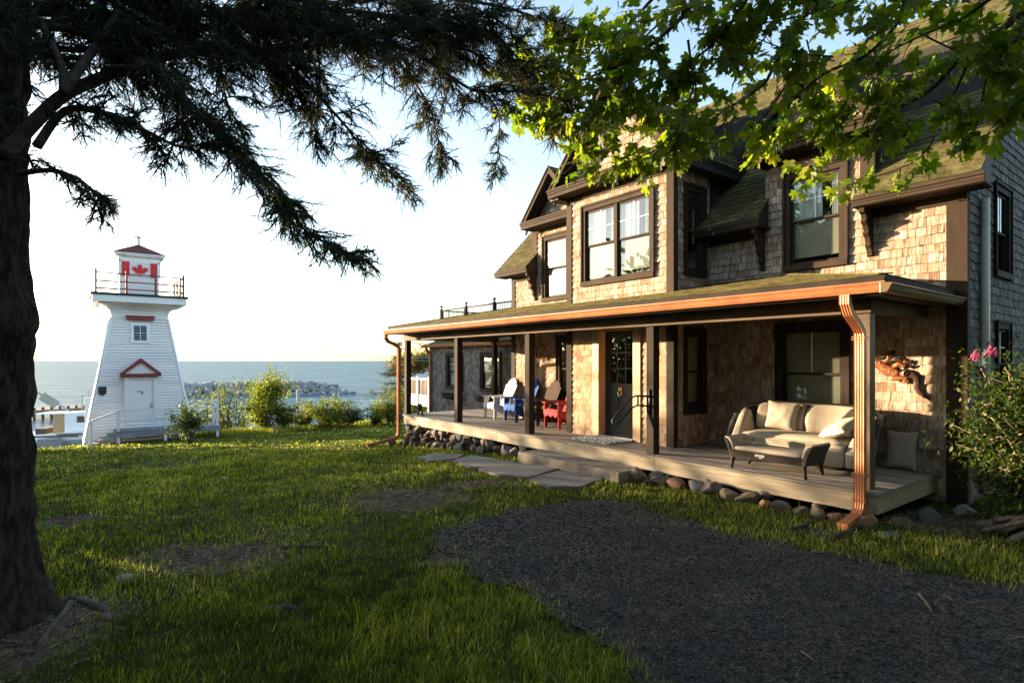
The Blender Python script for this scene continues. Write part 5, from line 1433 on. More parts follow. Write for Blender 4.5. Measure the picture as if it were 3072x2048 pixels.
# boots at the left end of the deck
M['boot'] = surf('dark leather', (0.010,0.009,0.012), (0.028,0.024,0.028), (20,20,20), 0.55, bump=0.3, bscale=100, tone=0.2)
def boot(loc, rot, label):
    t = thing('work_boot', label, 'boot', loc, rot, 'pair of boots by the porch post')
    m = MB(); vs = []; n = 14
    secs = [(-0.02,-0.055,0.005,0.045,0.05),(0.0,0,0.03,0.05,0.055)]
    path = [((0,0.0,0.06),.050,.055),((0,0.0,0.12),.048,.052),((0,0.0,0.20),.052,.062),((0,0.0,0.27),.058,.066)]
    for (c, rx, ry) in path:
        for k in range(n): a = 2*math.pi*k/n; vs.append((c[0]+rx*math.cos(a), c[1]+ry*math.sin(a), c[2]))
    fs = [(i*n+k, i*n+(k+1)%n, (i+1)*n+(k+1)%n, (i+1)*n+k) for i in range(3) for k in range(n)] + [tuple(3*n+k for k in range(n))]
    m.add(vs, fs); m.blob((0,-0.085,0.062), 0.050, 0.13, 0.055, 3, 0.04, lv=3); m.build('shaft', M['boot'], t, smooth=True, local=True)
    m = MB(); pts = [(0.052*math.cos(a)*(1 if math.sin(a) > 0 else 1.05), -0.07+0.15*math.sin(a)) for a in [2*math.pi*k/18 for k in range(18)]]
    m.prism(pts, 'z', 0.0, 0.028); m.build('sole', M['dark'], t, local=True)
    m = MB()
    for k in range(5): m.tube([(-0.035,-0.055+0.004*k-0.0,0.10+0.032*k),(0.035,-0.055+0.004*k,0.105+0.032*k)], 0.004, 5)
    m.build('laces', M['blackmetal'], t, local=True)
boot((-13.68, 7.26, 0.002), math.radians(65), 'dark leather boot standing next to the left porch post')
boot((-13.45, 7.16, 0.002), math.radians(78), 'dark leather boot with slumped shaft, the one farther from the left porch post')

# copper gecko on the shingles
gk = thing('gecko_sculpture', 'rust copper gecko wall sculpture crawling on the shingles beside the sofa', 'wall sculpture', (-2.95, 8.72, 1.25))
M['rustcu'] = surf('oxidised copper', (0.22,0.075,0.030), (0.42,0.17,0.07), (12,12,12), 0.42, 0.55, bump=0.15, bscale=60, tone=0.1)
M['darkcu'] = surf('dark copper', (0.030,0.015,0.012), (0.075,0.03,0.022), (10,10,10), 0.45, 0.4, bump=0.1, tone=0.1)  # darker tone for the tail and some of the legs and toes
def gp(zx, zy, n=0.04):                       # points measured on the wall of the photograph
    px, py = 2590+zx*0.12758, 1020+zy*0.12755
    d = ray(px, py); t_ = (YW-n-EYE.y)/d.y; return EYE + d*t_
def ribbon(path, w, name, mat, n=0.03, dome=0.16):
    m = MB(); vs = []; P = [gp(a, b, n) for a, b in path]; k = 5
    ws = [q*.62 for q in w]
    for i, p in enumerate(P):
        d = (P[min(i+1,len(P)-1)]-P[max(i-1,0)]).normalized(); sd = d.cross(Y).normalized()
        for j in range(k): a = -1+2*j/(k-1); vs.append(p+sd*a*ws[i]-Y*(1-a*a)*ws[i]*dome)
    fs = [(i*k+j, i*k+j+1, (i+1)*k+j+1, (i+1)*k+j) for i in range(len(P)-1) for j in range(k-1)]
    m.add(vs, fs); o = m.build(name, mat, gk, smooth=True); s = o.modifiers.new('solid', 'SOLIDIFY'); s.thickness = 0.006; return o
ribbon([(140,580),(230,545),(330,560),(460,640),(620,730),(760,790),(900,810)], [.012,.06,.085,.10,.12,.115,.075], 'body', M['rustcu'])
ribbon([(860,790),(1000,790),(1150,820),(1240,880),(1265,1000),(1262,1130),(1330,1240),(1450,1320),(1540,1370),(1590,1430)], [.085,.10,.085,.065,.060,.055,.045,.036,.026,.006], 'tail', M['darkcu'], 0.035)
ribbon([(480,520),(580,450),(590,380),(560,300)], [.030,.030,.024,.018], 'foreleg', M['rustcu'])
ribbon([(150,410),(330,430),(470,420),(560,410)], [.045,.024,.02,.015], 'foreleg', M['darkcu'], 0.03)
ribbon([(640,560),(780,440),(900,500),(960,560)], [.06,.075,.05,.03], 'hind_leg', M['darkcu'], 0.045)
ribbon([(700,640),(820,560),(960,620),(1010,600)], [.05,.05,.03,.02], 'hind_leg', M['rustcu'], 0.06)
ribbon([(560,880),(700,900),(860,900),(1000,900),(1090,930)], [.02,.055,.045,.03,.02], 'hind_leg', M['rustcu'], 0.05)
def toes(c, dirs, mat, r=0.016):
    m = MB(); p0 = gp(*c, 0.045)
    for (a, b) in dirs:
        q = gp(c[0]+a, c[1]+b, 0.045); m.tube([p0, q], [0.012, 0.008], 6)
        vs = [q+Vector((r*math.cos(k*0.7854), 0, r*math.sin(k*0.7854)))-Y*0.004 for k in range(8)]; m.add(vs+[v+Y*0.008 for v in vs], [tuple(range(8)), tuple(range(15,7,-1))]+[(k,8+k,8+(k+1)%8,(k+1)%8) for k in range(8)])
    m.build('toes', mat, gk)
toes((545,285), [(-70,-15),(-20,-60),(45,-20),(-55,45)], M['rustcu']); toes((680,295), [(-60,-10),(10,-40),(65,-10),(-45,40)], M['darkcu'])
toes((960,535), [(-70,0),(-45,-70),(10,-60),(60,-20)], M['rustcu']); toes((1040,510), [(-50,-40),(50,-25),(55,20),(70,90)], M['darkcu']); toes((980,950), [(-40,35),(40,35),(70,-10)], M['rustcu'])
ribbon([(770,400),(720,350),(690,300)], [.02,.014,.012], 'shin', M['darkcu'], 0.03)
for (a, b, r) in ((340,520,.040), (485,670,.030), (655,750,.034)):
    m = MB(); c = gp(a, b, 0.125); m.tube([c+Vector((r*(1-k*.022)*math.cos(k*.5), -0.006, r*(1-k*.022)*math.sin(k*.5))) for k in range(26)], 0.0055, 5); m.build('spiral', M['rustcu'], gk, smooth=True)

# dried wreath on the left wall
wr_ = thing('twig_wreath', 'dried twig wreath hanging on the porch wall above the dark brown chair', 'wreath', (-10.30, 8.70, 1.62))
m = MB()
for k in range(70):
    a = RND.uniform(0, 6.28); r0 = 0.17+RND.uniform(-.02,.02); p = Vector((r0*math.cos(a), RND.uniform(-.03,.0), r0*math.sin(a)))
    d = Vector((-math.sin(a), RND.uniform(-.5,.1), math.cos(a)))*RND.choice((-1,1)) + Vector((math.cos(a),0,math.sin(a)))*RND.uniform(-.2,.9)
    m.tube([p, p+d*0.06, p+d*0.12+Vector((RND.uniform(-.02,.02),0,RND.uniform(-.02,.02)))], [.004,.003,.0015], 4)
m.tube([(0.17*math.cos(a),0,0.17*math.sin(a)) for a in [k*0.349 for k in range(19)]], 0.013, 6)
m.build('twigs', surf('dried twigs', (0.09,0.045,0.02),(0.20,0.10,0.045), tone=0.3), wr_, local=True)
m = MB()
for k in range(90):
    a = RND.uniform(0, 6.28); r0 = RND.uniform(.13,.24); m.blob((r0*math.cos(a), -0.02-RND.random()*.03, r0*math.sin(a)), .014,.012,.014, k, .3, lv=1, tone=RND.random())
m.build('dried_flowers', surf('dried flowers', (0.12,0.06,0.025),(0.30,0.17,0.07), tone=0.5), wr_, local=True)

# window boxes on the wing
def planter(x, label):
    t = thing('window_box', label, 'planter', (x, 10.0, 0.22), 0, 'window boxes of the low wing')
    m = MB()
    for k in range(13): m.tube([(-0.5+k*0.083,-0.16,0.14),(-0.5+k*0.083,-0.12,-0.06),(-0.5+k*0.083,0.08,-0.10)], 0.008, 4)
    m.tube([(-0.52,-0.16,0.14),(0.52,-0.16,0.14)], 0.011, 5); m.tube([(-0.52,-0.13,0.0),(0.52,-0.13,0.0)], 0.009, 5); m.build('basket', M['blackmetal'], t, local=True)
    m = MB(); rbox(m, -0.48, 0.48, -0.13, 0.07, -0.05, 0.10, 0.03, 5); m.build('liner', M['dark'], t, smooth=True, local=True)
planter(-16.52, 'black wire window box under the left window of the grey wing'); planter(-14.40, 'black wire window box under the right window of the grey wing, behind the white chair')

# white deck with balusters beyond the wing
wd = thing('white_side_deck', 'small white deck with a spindle railing at the far end of the grey wing', 'deck', (-20.6, 11.6, -1.4))
m = MB(); m.box(-21.9, -19.4, 11.0, 11.06, -0.40, -0.06); m.box(-21.9, -19.4, 11.07, 12.4, -0.14, -0.07); m.build('skirt', M['white'], wd)
for x in (-21.85, -20.85, -19.9): m = MB(); m.box(x-0.05, x+0.05, 10.97, 11.07, -1.5 if x != -20.85 else -0.4, 0.78); m.build('post', M['white'], wd)
m = MB(); m.box(-21.9, -19.4, 10.98, 11.06, 0.66, 0.72); m.box(-21.9, -19.4, 11.0, 11.05, 0.0, 0.05); m.build('rail', M['white'], wd)
m = MB(); x = -21.75
while x < -19.5: m.box(x-0.011, x+0.011, 11.01, 11.03, 0.05, 0.66); x += 0.11
m.build('balusters', surf('bronze baluster', (0.10,0.055,0.03),(0.14,0.08,0.04), rough=.5), wd)

# ------------------------------------------------------------------ harbour: fishing boat, wharf, marker, poles, wires
BO = onz(215, 1330, -6.0); BD = (RGT*0.97 + FWD*0.24).normalized(); BS = Vector((-BD.y, BD.x, 0))
boat = thing('fishing_boat', 'white lobster fishing boat with a lit cabin moored behind the lighthouse', 'boat', BO)
BM = Matrix(((BD.x,BS.x,0,BO.x),(BD.y,BS.y,0,BO.y),(0,0,1,BO.z),(0,0,0,1)))
m = MB(BM); secs = []                           # local x: stern -6 .. bow +6
for x, hw_, dk, kl in ((-6.6,1.9,0.95,-.1),(-4,2.05,0.95,-.4),(-1,2.05,1.05,-.6),(1.5,2.0,1.3,-.6),(3.5,1.55,1.7,-.6),(5.2,0.75,2.1,-.4),(6.4,0.08,2.45,0.3)):
    secs.append([(x,-hw_,dk),(x,-hw_*.94,dk*0.45),(x,-hw_*.6,0),(x,0,kl),(x,hw_*.6,0),(x,hw_*.94,dk*0.45),(x,hw_,dk)])
vs = [p for s in secs for p in s]; k = 7
m.add(vs, [(i*k+j, i*k+j+1, (i+1)*k+j+1, (i+1)*k+j) for i in range(len(secs)-1) for j in range(k-1)] + [tuple(range(k))[::-1]] + [(i*k, (i+1)*k, (i+1)*k+k-1, i*k+k-1) for i in range(len(secs)-1)])
m.build('hull', M['white'], boat)
m = MB(BM); m.box(-6.5, 1.4, -2.08, -2.02, 0.86, 0.97); m.box(-0.2, 2.8, -2.07, -2.0, 1.02, 1.12); m.prism([(2.2,1.02),(4.6,1.75),(5.3,1.98),(3.0,1.5)], 'y', -1.78, -1.3); m.build('stripe', M['doorpaint'], boat)
m = MB(BM); m.prism([(0.0,1.1),(0.0,2.75),(0.3,2.85),(4.4,2.95),(4.9,2.85),(4.6,1.9),(4.2,1.5)], 'y', -1.25, 1.25); m.build('cabin', M['white'], boat, bevel=0.03)
for i, (a, b) in enumerate(((0.95,1.75),(2.35,2.65),(2.85,3.1),(3.3,3.5),(3.7,3.9))):
    m = MB(BM); s = 0.18*(i > 0); m.prism([(a,2.0),(b,2.0),(b+s,2.55),(a+s,2.55)], 'y', -1.27, -1.24); m.build('window', surf('brown cabin glass', (0.10,0.07,0.05),(0.14,0.10,0.07), rough=.1, bump=0) if i == 0 else M['doorpaint'], boat)
m = MB(BM); m.box(-0.9, 0.0, -1.15, 1.15, 1.1, 2.70); m.build('shelter', surf('tan varnished wood', (0.42,0.27,0.15),(0.5,0.33,0.19)), boat)
m = MB(BM); m.box(-2.2, 0.2, -1.2, 1.2, 2.75, 2.83); m.build('shelter_roof', M['white'], boat)
m = MB(BM)
for x in (1.0, 1.5, 2.6, 3.0): m.tube([(x,-0.5,2.9),(x+0.05,-0.5,4.6+0.2*math.sin(x*5))], 0.035, 6)
m.tube([(0.9,-0.5,3.9),(3.6,-0.5,4.1)], 0.03, 6); m.tube([(3.6,-0.5,4.1),(4.6,-0.5,2.9)], 0.04, 6); m.box(2.45,2.7,-0.6,-0.4,4.2,4.6); m.build('mast', M['galv'], boat)
m = MB(BM); m.tube([(-0.2,0.3,2.85),(-5.0,0.3,6.1)], [0.09,0.06], 8); m.blob((-5.1,0.3,6.15), .35,.12,.12, 2, .1); m.bar((-1.2,0.18,3.45),(-2.4,0.18,4.3),0.06,0.75); m.build('boom', M['galv'], boat)
m = MB(BM); m.box(-3.6,-2.9,-1.4,-0.8,0.95,1.5); m.build('fish_box', surf('red plastic', (0.45,0.05,0.03),(0.55,0.08,0.05), tone=0), boat)
m = MB(BM); m.box(-4.5,-3.7,-1.4,-0.6,0.95,1.6); m.build('fish_box', surf('yellow plastic', (0.30,0.32,0.06),(0.38,0.40,0.09), tone=0), boat)
m = MB(BM); m.box(-5.8,-4.9,-1.5,1.5,0.95,1.65); m.box(-2.3,-1.5,-1.0,1.2,0.95,1.5); m.build('trap_stack', surf('lobster traps', (0.03,0.04,0.03),(0.10,0.10,0.07), (20,20,20), tone=0.3), boat)

wh = thing('wharf', 'long low dark timber wharf across the harbour behind the fishing boat', 'wharf', dep(150, 1275, 72))
W0, W1 = dep(20, 1268, 70), dep(420, 1262, 82)
m = MB(); zt = -4.9; a, b = Vector((W0.x,W0.y,zt)), Vector((W1.x,W1.y,zt)); m.bar(a, b, 5, 0.35); m.build('deck', surf('wharf timber', (0.14,0.115,0.09),(0.22,0.18,0.14), tone=.1), wh)
for i in range(18):
    p = a.lerp(b, i/17) + (EYE-a).normalized()*2.2; m = MB(); m.tube([(p.x,p.y,zt+0.5),(p.x,p.y,-6.8)], 0.16, 8); m.build('pile', M['wharfpile'] if 'wharfpile' in M else M.setdefault('wharfpile', surf('tarred pile', (0.05,0.04,0.03),(0.09,0.07,0.05))), wh)
fl = thing('floating_dock', 'white floating dock with bins on the water at the far left beside the fishing boat', 'dock', onz(120, 1350, -6))
q = onz(118, 1345, -6); m = MB(); m.bar(q-RGT*3.2, q+RGT*0.25, 2.6, 0.9); m.build('float', M['white'], fl)
m = MB(); m.bar(q+RGT*0.3+Vector((0,0,.35)), q+RGT*1.5+Vector((0,0,.35)), 1.2, 1.0); m.build('bin', surf('grey bait bin', (0.20,0.20,0.20),(0.26,0.26,0.26)), fl)
m = MB(); p = dep(262, 1245, 44); m.box(p.x-.16, p.x+.16, p.y-.16, p.y+.16, -6.2, p.z+0.75); m.box(p.x-.2, p.x+.2, p.y-.2, p.y+.2, p.z+0.76, p.z+1.35); tag(m.build('harbour_post', M['white']), 'white harbour marker post seen past the left edge of the lighthouse', 'marker post')
m = MB(); p = dep(893, 1200, 37); m.tube([(p.x,p.y,-5),(p.x,p.y,dep(893,1168,37).z)], 0.075, 8); tag(m.build('marker_pole', M['galv']), 'grey pole standing among the bushes in front of the breakwater', 'pole')
m = MB(); p = onz(823, 1276, -1.3); m.box(p.x-.03,p.x+.03,p.y-.03,p.y+.03,-1.7,-0.92); m.box(p.x-.05,p.x+.05,p.y-.08,p.y+.08,-1.0,-0.88); tag(m.build('wooden_stake', M['deck']), 'short wooden stake at the edge of the lawn below the bushes', 'stake')
def wire(p, q, t0, t1, sag, label):
    A, B = dep(*p, t0), dep(*q, t1); m = MB()
    m.tube([A.lerp(B, k/24)-Vector((0,0,sag*4*(k/24)*(1-k/24))) for k in range(25)], 0.026, 5); tag(m.build('power_line', M['galv']), label, 'power line')
wire((480,1012), (1420,1082), 46, 52, 0.10, 'upper overhead wire crossing the sky between the lighthouse and the porch')
wire((480,1036), (1420,1088), 48, 56, 0.10, 'lower and fainter overhead wire between the lighthouse and the porch')

# ------------------------------------------------------------------ small things on the ground
M['twig'] = surf('dead twig', (0.10,0.065,0.045),(0.20,0.14,0.10), tone=0.3)
def twig(pts, r, label, z=-0.355):
    P = [onz(a*1.30612, b*1.30612, z) for a, b in pts]; m = MB(); m.tube([(p.x,p.y,ground_z(p.x,p.y)+0.012+r) for p in P], [r*(1-.5*i/len(P)) for i in range(len(P))], 6)
    return m, tag(m.build('twig', M['twig'], smooth=True), label, 'twig', 'twigs lying on the gravel')
twig([(2110,1366),(2122,1380),(2136,1400),(2141,1410)], 0.010, 'bent dead twig lying on the gravel, the longer of the two near the right edge')
twig([(2165,1366),(2185,1376),(2196,1380),(2212,1370)], 0.006, 'short forked twig on the gravel near the right edge')
twig([(1840,1495),(1862,1510),(1878,1522)], 0.006, 'thin dead twig on the gravel at the bottom of the picture')
twig([(2140,1415),(2160,1420),(2180,1424)], 0.004, 'very thin dark twig on the gravel below the bent one')
def root(pts, r, label):
    P = [onz(a*1.30612, b*1.30612, -0.45) for a, b in pts]; m = MB()
    n = len(P); m.tube([(p.x,p.y,ground_z(p.x,p.y)+r*(0.35 if 0 < i < n-1 else -1.6)) for i, p in enumerate(P)], [r*(0.7 if i in (0, n-1) else 1) for i in range(n)], 8)
    return tag(m.build('tree_root', M['rootbark'], smooth=True), label, 'tree root', 'tree roots showing in the lawn')
M['rootbark'] = surf('grey root bark', (0.045,0.036,0.030),(0.10,0.085,0.070), (20,20,20), 0.9, bump=0.4, tone=.1)
root([(608,1280),(640,1276),(690,1272),(740,1270),(830,1264)], 0.022, 'long pale tree root surfacing right of the brown bare patch')
root([(570,1432),(610,1424),(660,1420),(700,1418)], 0.03, 'flat pale root half buried in the long grass at the bottom')
root([(180,1265),(230,1252),(290,1238),(330,1230)], 0.012, 'thin root line in the lawn left of the brown bare patch')
m = MB(); p = onz(375, 1765, -.45); m.blob((p.x,p.y,ground_z(p.x,p.y)+0.01), .10,.08,.05, 7, .12, flat=.5, lv=3); tag(m.build('flat_stone', SK[1], smooth=True), 'flat pale stone in the sunlit grass near the foot of the big tree', 'stone')
def dandelion(px, py, label, h=0.22):
    p = onz(px*1.30612, py*1.30612, -0.5); t = thing('dandelion', label, 'dandelion', (p.x, p.y, ground_z(p.x,p.y)), 0, 'dandelion clocks in the lawn')
    m = MB(); m.tube([(0,0,0),(0.005,0,h*.5),(0.0,0.004,h)], 0.003, 5); m.build('stem', M['grass'], t, local=True)
    m = MB(); m.blob((0,0,h+0.015), .022,.022,.020, 5, .1); m.build('seed_head', surf('dandelion fluff', (0.5,0.5,0.47),(0.6,0.6,0.56)), t, smooth=True, local=True)
dandelion(514, 1140, 'dandelion clock in the middle of the lawn, left of the brown bare patch'); dandelion(1181, 1045, 'dandelion clock beside the flagstone path', 0.20)
# ------------------------------------------------------------------ vegetation
M['bark'] = surf('dark spruce bark', (0.018,0.014,0.012), (0.060,0.047,0.038), (9,9,3.5), 0.95, bump=1.0, bscale=40, tone=0.1, bdist=0.03)
M['bark'] = surf('rough spruce bark', (0.016,0.012,0.010), (0.075,0.060,0.049), (26,26,9), 0.95, bump=1.0, bscale=24, tone=0.0, bdist=0.05, lo=.40, hi=.62)
M['limb'] = surf('spruce limb bark', (0.045,0.036,0.030), (0.10,0.078,0.06), (14,14,14), 0.95, bump=0.5, bscale=60, tone=0.1)
M['needle'] = leaf_mat('spruce needle', [(0.0,(0.018,0.036,0.020)),(0.55,(0.036,0.060,0.026)),(0.86,(0.075,0.085,0.028)),(0.93,(0.17,0.085,0.03)),(1.0,(0.26,0.13,0.045))], 0.25, 0.6)
M['deadtwig'] = surf('dead spruce twig', (0.09,0.055,0.035),(0.22,0.13,0.075), tone=.3)
M['mapleleaf'] = leaf_mat('maple leaf', [(0.0,(0.060,0.100,0.012)),(0.5,(0.125,0.170,0.016)),(0.8,(0.22,0.235,0.024)),(1.0,(0.32,0.29,0.04))], 0.6, 0.45)
M['maplebark'] = surf('maple twig bark', (0.06,0.045,0.036),(0.13,0.10,0.075), (14,14,14), .85, bump=.4, tone=.15)

def basis(d, up=None, roll=0.0):
    d = d.normalized(); u = up or Vector((0,0,1))
    a = d.cross(u)
    if a.length < 1e-4: a = d.orthogonal()
    a.normalize(); b = a.cross(d)
    c, s = math.cos(roll), math.sin(roll)
    return d, a*c+b*s, b*c-a*s

def mat4(o, x, y, z, s):
    return ((x.x*s,y.x*s,z.x*s,o.x),(x.y*s,y.y*s,z.y*s,o.y),(x.z*s,y.z*s,z.z*s,o.z),(0,0,0,1))

def poly_at(P, cum, s):
    for i in range(len(P)-1):
        if s <= cum[i+1] or i == len(P)-2:
            k = (s-cum[i])/max(1e-6, cum[i+1]-cum[i]); return P[i].lerp(P[i+1], k), (P[i+1]-P[i]).normalized()
def smooth_path(P, n=5):
    out = []
    for i in range(len(P)-1):
        p0, p1, p2, p3 = P[max(i-1,0)], P[i], P[i+1], P[min(i+2,len(P)-1)]
        for k in range(n):
            t = k/n; out.append(0.5*((2*p1)+(p2-p0)*t+(2*p0-5*p1+4*p2-p3)*t*t+(3*p1-p0-3*p2+p3)*t**3))
    return out+[P[-1]]
def lengths(P):
    c = [0]
    for a, b in zip(P, P[1:]): c.append(c[-1]+(b-a).length)
    return c

# shoot prototype: needles round a thin stem, along +x, length 1
rs = np.random.RandomState(2); nv = []; nf = []
NN = 28
for i in range(NN):
    t = 0.03+0.97*i/NN; a = i*2.4; l = 0.21*(1-0.25*t); sp = 1.15-0.45*t
    d = np.array([math.cos(sp), math.sin(sp)*math.cos(a), math.sin(sp)*math.sin(a)]); s = np.array([0, -math.sin(a), math.cos(a)])*0.034
    p = np.array([t,0,0]); k = len(nv); nv += [p-s, p+s, p+d*l]; nf += [k,k+1,k+2]
for a in (0, 1.571):
    s = np.array([0,math.cos(a),math.sin(a)])*0.022; k = len(nv); nv += [-s, s, np.array([1.0,0,0])]; nf += [k,k+1,k+2]
SHOOT_V, SHOOT_F = np.array(nv), nf
SHOOT_T = len(nf)//3

class Conifer:
    def __init__(s): s.shoots = []; s.tone = []; s.tw = MB(); s.dead = MB()
    def secondary(s, p, d, ln, rnd, dens=1.0, brown=0.0, step=0.026, sl=(0.038,0.075), lv=0):
        P = [p]; v = d.normalized(); n = 5
        for i in range(n):
            v = (v + Vector((rnd.gauss(0,.17), rnd.gauss(0,.17), rnd.gauss(-.05,.15)))).normalized(); P.append(P[-1]+v*ln/n)
        s.tw.tube(P, [0.006*(1-.7*i/n)+0.001 for i in range(n+1)], 4, rnd.random(), caps=False)
        c = lengths(P); u = ln*0.12
        while u < ln:
            q, dd = poly_at(P, c, u)
            for side in (-1, 1):
                if rnd.random() > dens: continue
                _, a, b = basis(dd, None, rnd.gauss(0, .5))
                dr = (dd*0.75 + a*side*0.8 + b*rnd.gauss(0,.35) + Vector((0,0,-0.18))).normalized()
                x, y, z = basis(dr, None, rnd.uniform(0,6)); L_ = rnd.uniform(*sl)*(1.1-0.4*u/ln)
                s.shoots.append(mat4(q, x, y, z, L_)); s.tone.append(min(1, max(0, rnd.uniform(0,.75) if rnd.random() > brown else rnd.uniform(.86,1))))
                if lv and rnd.random() < 0.42: s.secondary(q, dr, ln*rnd.uniform(.3,.7)*(1.1-.5*u/ln), rnd, dens, brown, step, sl, lv-1)
                if rnd.random() < 0.6:
                    q2 = q+dr*L_*0.5; x, y, z = basis((dr+dd*.6+Vector((0,0,rnd.gauss(-.1,.3)))), None, rnd.uniform(0,6)); s.shoots.append(mat4(q2, x, y, z, L_*.7)); s.tone.append(s.tone[-1])
            u += step*rnd.uniform(.8,1.2)
        x, y, z = basis(v); s.shoots.append(mat4(P[-1], x, y, z, sl[1])); s.tone.append(rnd.uniform(0,.7))
    def limb(s, P, r0, r1, rnd, start=0.1, step=0.07, ln=(0.22,0.5), dens=0.9, droop=0.35, brown=0.05, deadn=0.3, spread=1.2):
        P = smooth_path(P, 4); c = lengths(P); T = c[-1]
        s.tw.tube(P, [r0+(r1-r0)*i/(len(P)-1) for i in range(len(P))], 8, rnd.random())
        u = T*start; side = 1
        while u < T:
            q, d = poly_at(P, c, u); h = Vector((d.y, -d.x, 0))
            if h.length < .2: h = Vector((1,0,0))
            h.normalize(); side = -side
            for k in range(2):
                dr = d*rnd.uniform(.15,.8) + h*side*rnd.uniform(.3,1.0)*spread + Vector((0,0,-droop*rnd.uniform(-.9,1.7)+0.05))
                if rnd.random() < .86: s.secondary(q, dr, rnd.uniform(ln[0]*.5, ln[1]*1.55)*(1.1-0.5*u/T), rnd, dens*rnd.uniform(.6,1), brown, lv=1)
                side = -side
            if rnd.random() < deadn:
                dr = (d*.4+h*rnd.uniform(-1,1)*.6+Vector((0,0,-1))).normalized(); l = rnd.uniform(.15,.45); p2 = q+dr*l*.5+h*rnd.uniform(-.04,.04); p3 = p2+(dr+h*rnd.uniform(-.4,.4)).normalized()*l*.5
                s.dead.tube([q,p2,p3], [.0035,.0025,.001], 4, rnd.random(), caps=False)
                for e in range(3):
                    b0 = q.lerp(p2, rnd.random()); s.dead.tube([b0, b0+(dr+Vector((rnd.gauss(0,.7),rnd.gauss(0,.7),rnd.gauss(0,.4)))).normalized()*rnd.uniform(.06,.16)], [.002,.0008], 3, rnd.random(), caps=False)
            u += step*rnd.choice((.7,1.1,1.7,2.7))
        for k in range(3):
            q, d = poly_at(P, c, T*(1-.03*k)); s.secondary(q, d+Vector((rnd.gauss(0,.2),rnd.gauss(0,.2),-.1)), rnd.uniform(*ln)*.8, rnd, dens, brown, lv=1)
    def build(s, root, needle='needle', limb='limb'):
        s.tw.build('branches', M[limb], root, smooth=True)
        if s.dead.f: s.dead.build('dead_twigs', M['deadtwig'], root)
        V, F = scatter(SHOOT_V, SHOOT_F, 3, np.array(s.shoots)); np_mesh('needles', M[needle], V, 3, F, np.repeat(np.array(s.tone), SHOOT_T), root)

rnd = random.Random(21)
tb = FWD*3.87 + RGT*-3.68; SPX, SPY = tb.x, tb.y; SPZ = gz(SPX, SPY)
spruce = thing('spruce_tree', 'big dark spruce with a rough trunk at the left edge and long drooping boughs overhead', 'tree', (SPX, SPY, SPZ))
m = MB(); nk = 90; rows = 240; vs = []
for i in range(rows+1):
    h = -0.3 + 9.0*(i/rows)**1.15; fl = 0.16*math.exp(-max(0,h)*3.2)
    for k in range(nk):
        a = 2*math.pi*k/nk; r = 0.325-0.012*h+fl*(0.75+0.35*math.sin(a*5+1)+0.15*math.sin(a*9))
        p = Vector((math.cos(a)*3.2, math.sin(a)*3.2, h*1.6)); r += 0.028*mnoise.noise(p*2.6)+0.030*abs(mnoise.noise(Vector((p.x*4.5,p.y*4.5,p.z*2.0))))+0.016*mnoise.noise(Vector((p.x*11,p.y*11,p.z*5)))
        kb = Vector((math.cos(a), math.sin(a), 0)).dot(Vector((RGT.x, RGT.y, 0))); hb2 = (h-2.07)/0.17
        if kb > 0: r += 0.10*math.exp(-hb2*hb2)*kb**6
        vs.append((SPX+r*math.cos(a), SPY+r*math.sin(a), SPZ+h))
m.add(vs, [(i*nk+k, i*nk+(k+1)%nk, (i+1)*nk+(k+1)%nk, (i+1)*nk+k) for i in range(rows) for k in range(nk)]); m.build('trunk', M['bark'], spruce, smooth=True)
m = MB()                                   # surface roots
for (pts, r) in (([(95,1425),(140,1395),(166,1388),(174,1392)], .034), ([(165,1388),(150,1420),(110,1470),(60,1540)], .024), ([(175,1384),(215,1405),(265,1425)], .03), ([(150,1395),(120,1430),(80,1470)], .018)):
    P = smooth_path([onz(a*1.306, b*1.306, -.42) for a, b in pts], 3); n = len(P); m.tube([(p.x,p.y,ground_z(p.x,p.y)+r*(.3 if 0 < i < n-2 else -1.6)) for i, p in enumerate(P)], r, 8)
m.build('root', M['rootbark'], spruce, smooth=True)
C = Conifer()
def pts(lst, t0, t1): n = len(lst); return [dep(a, b, t0+(t1-t0)*i/(n-1)) for i, (a, b) in enumerate(lst)]
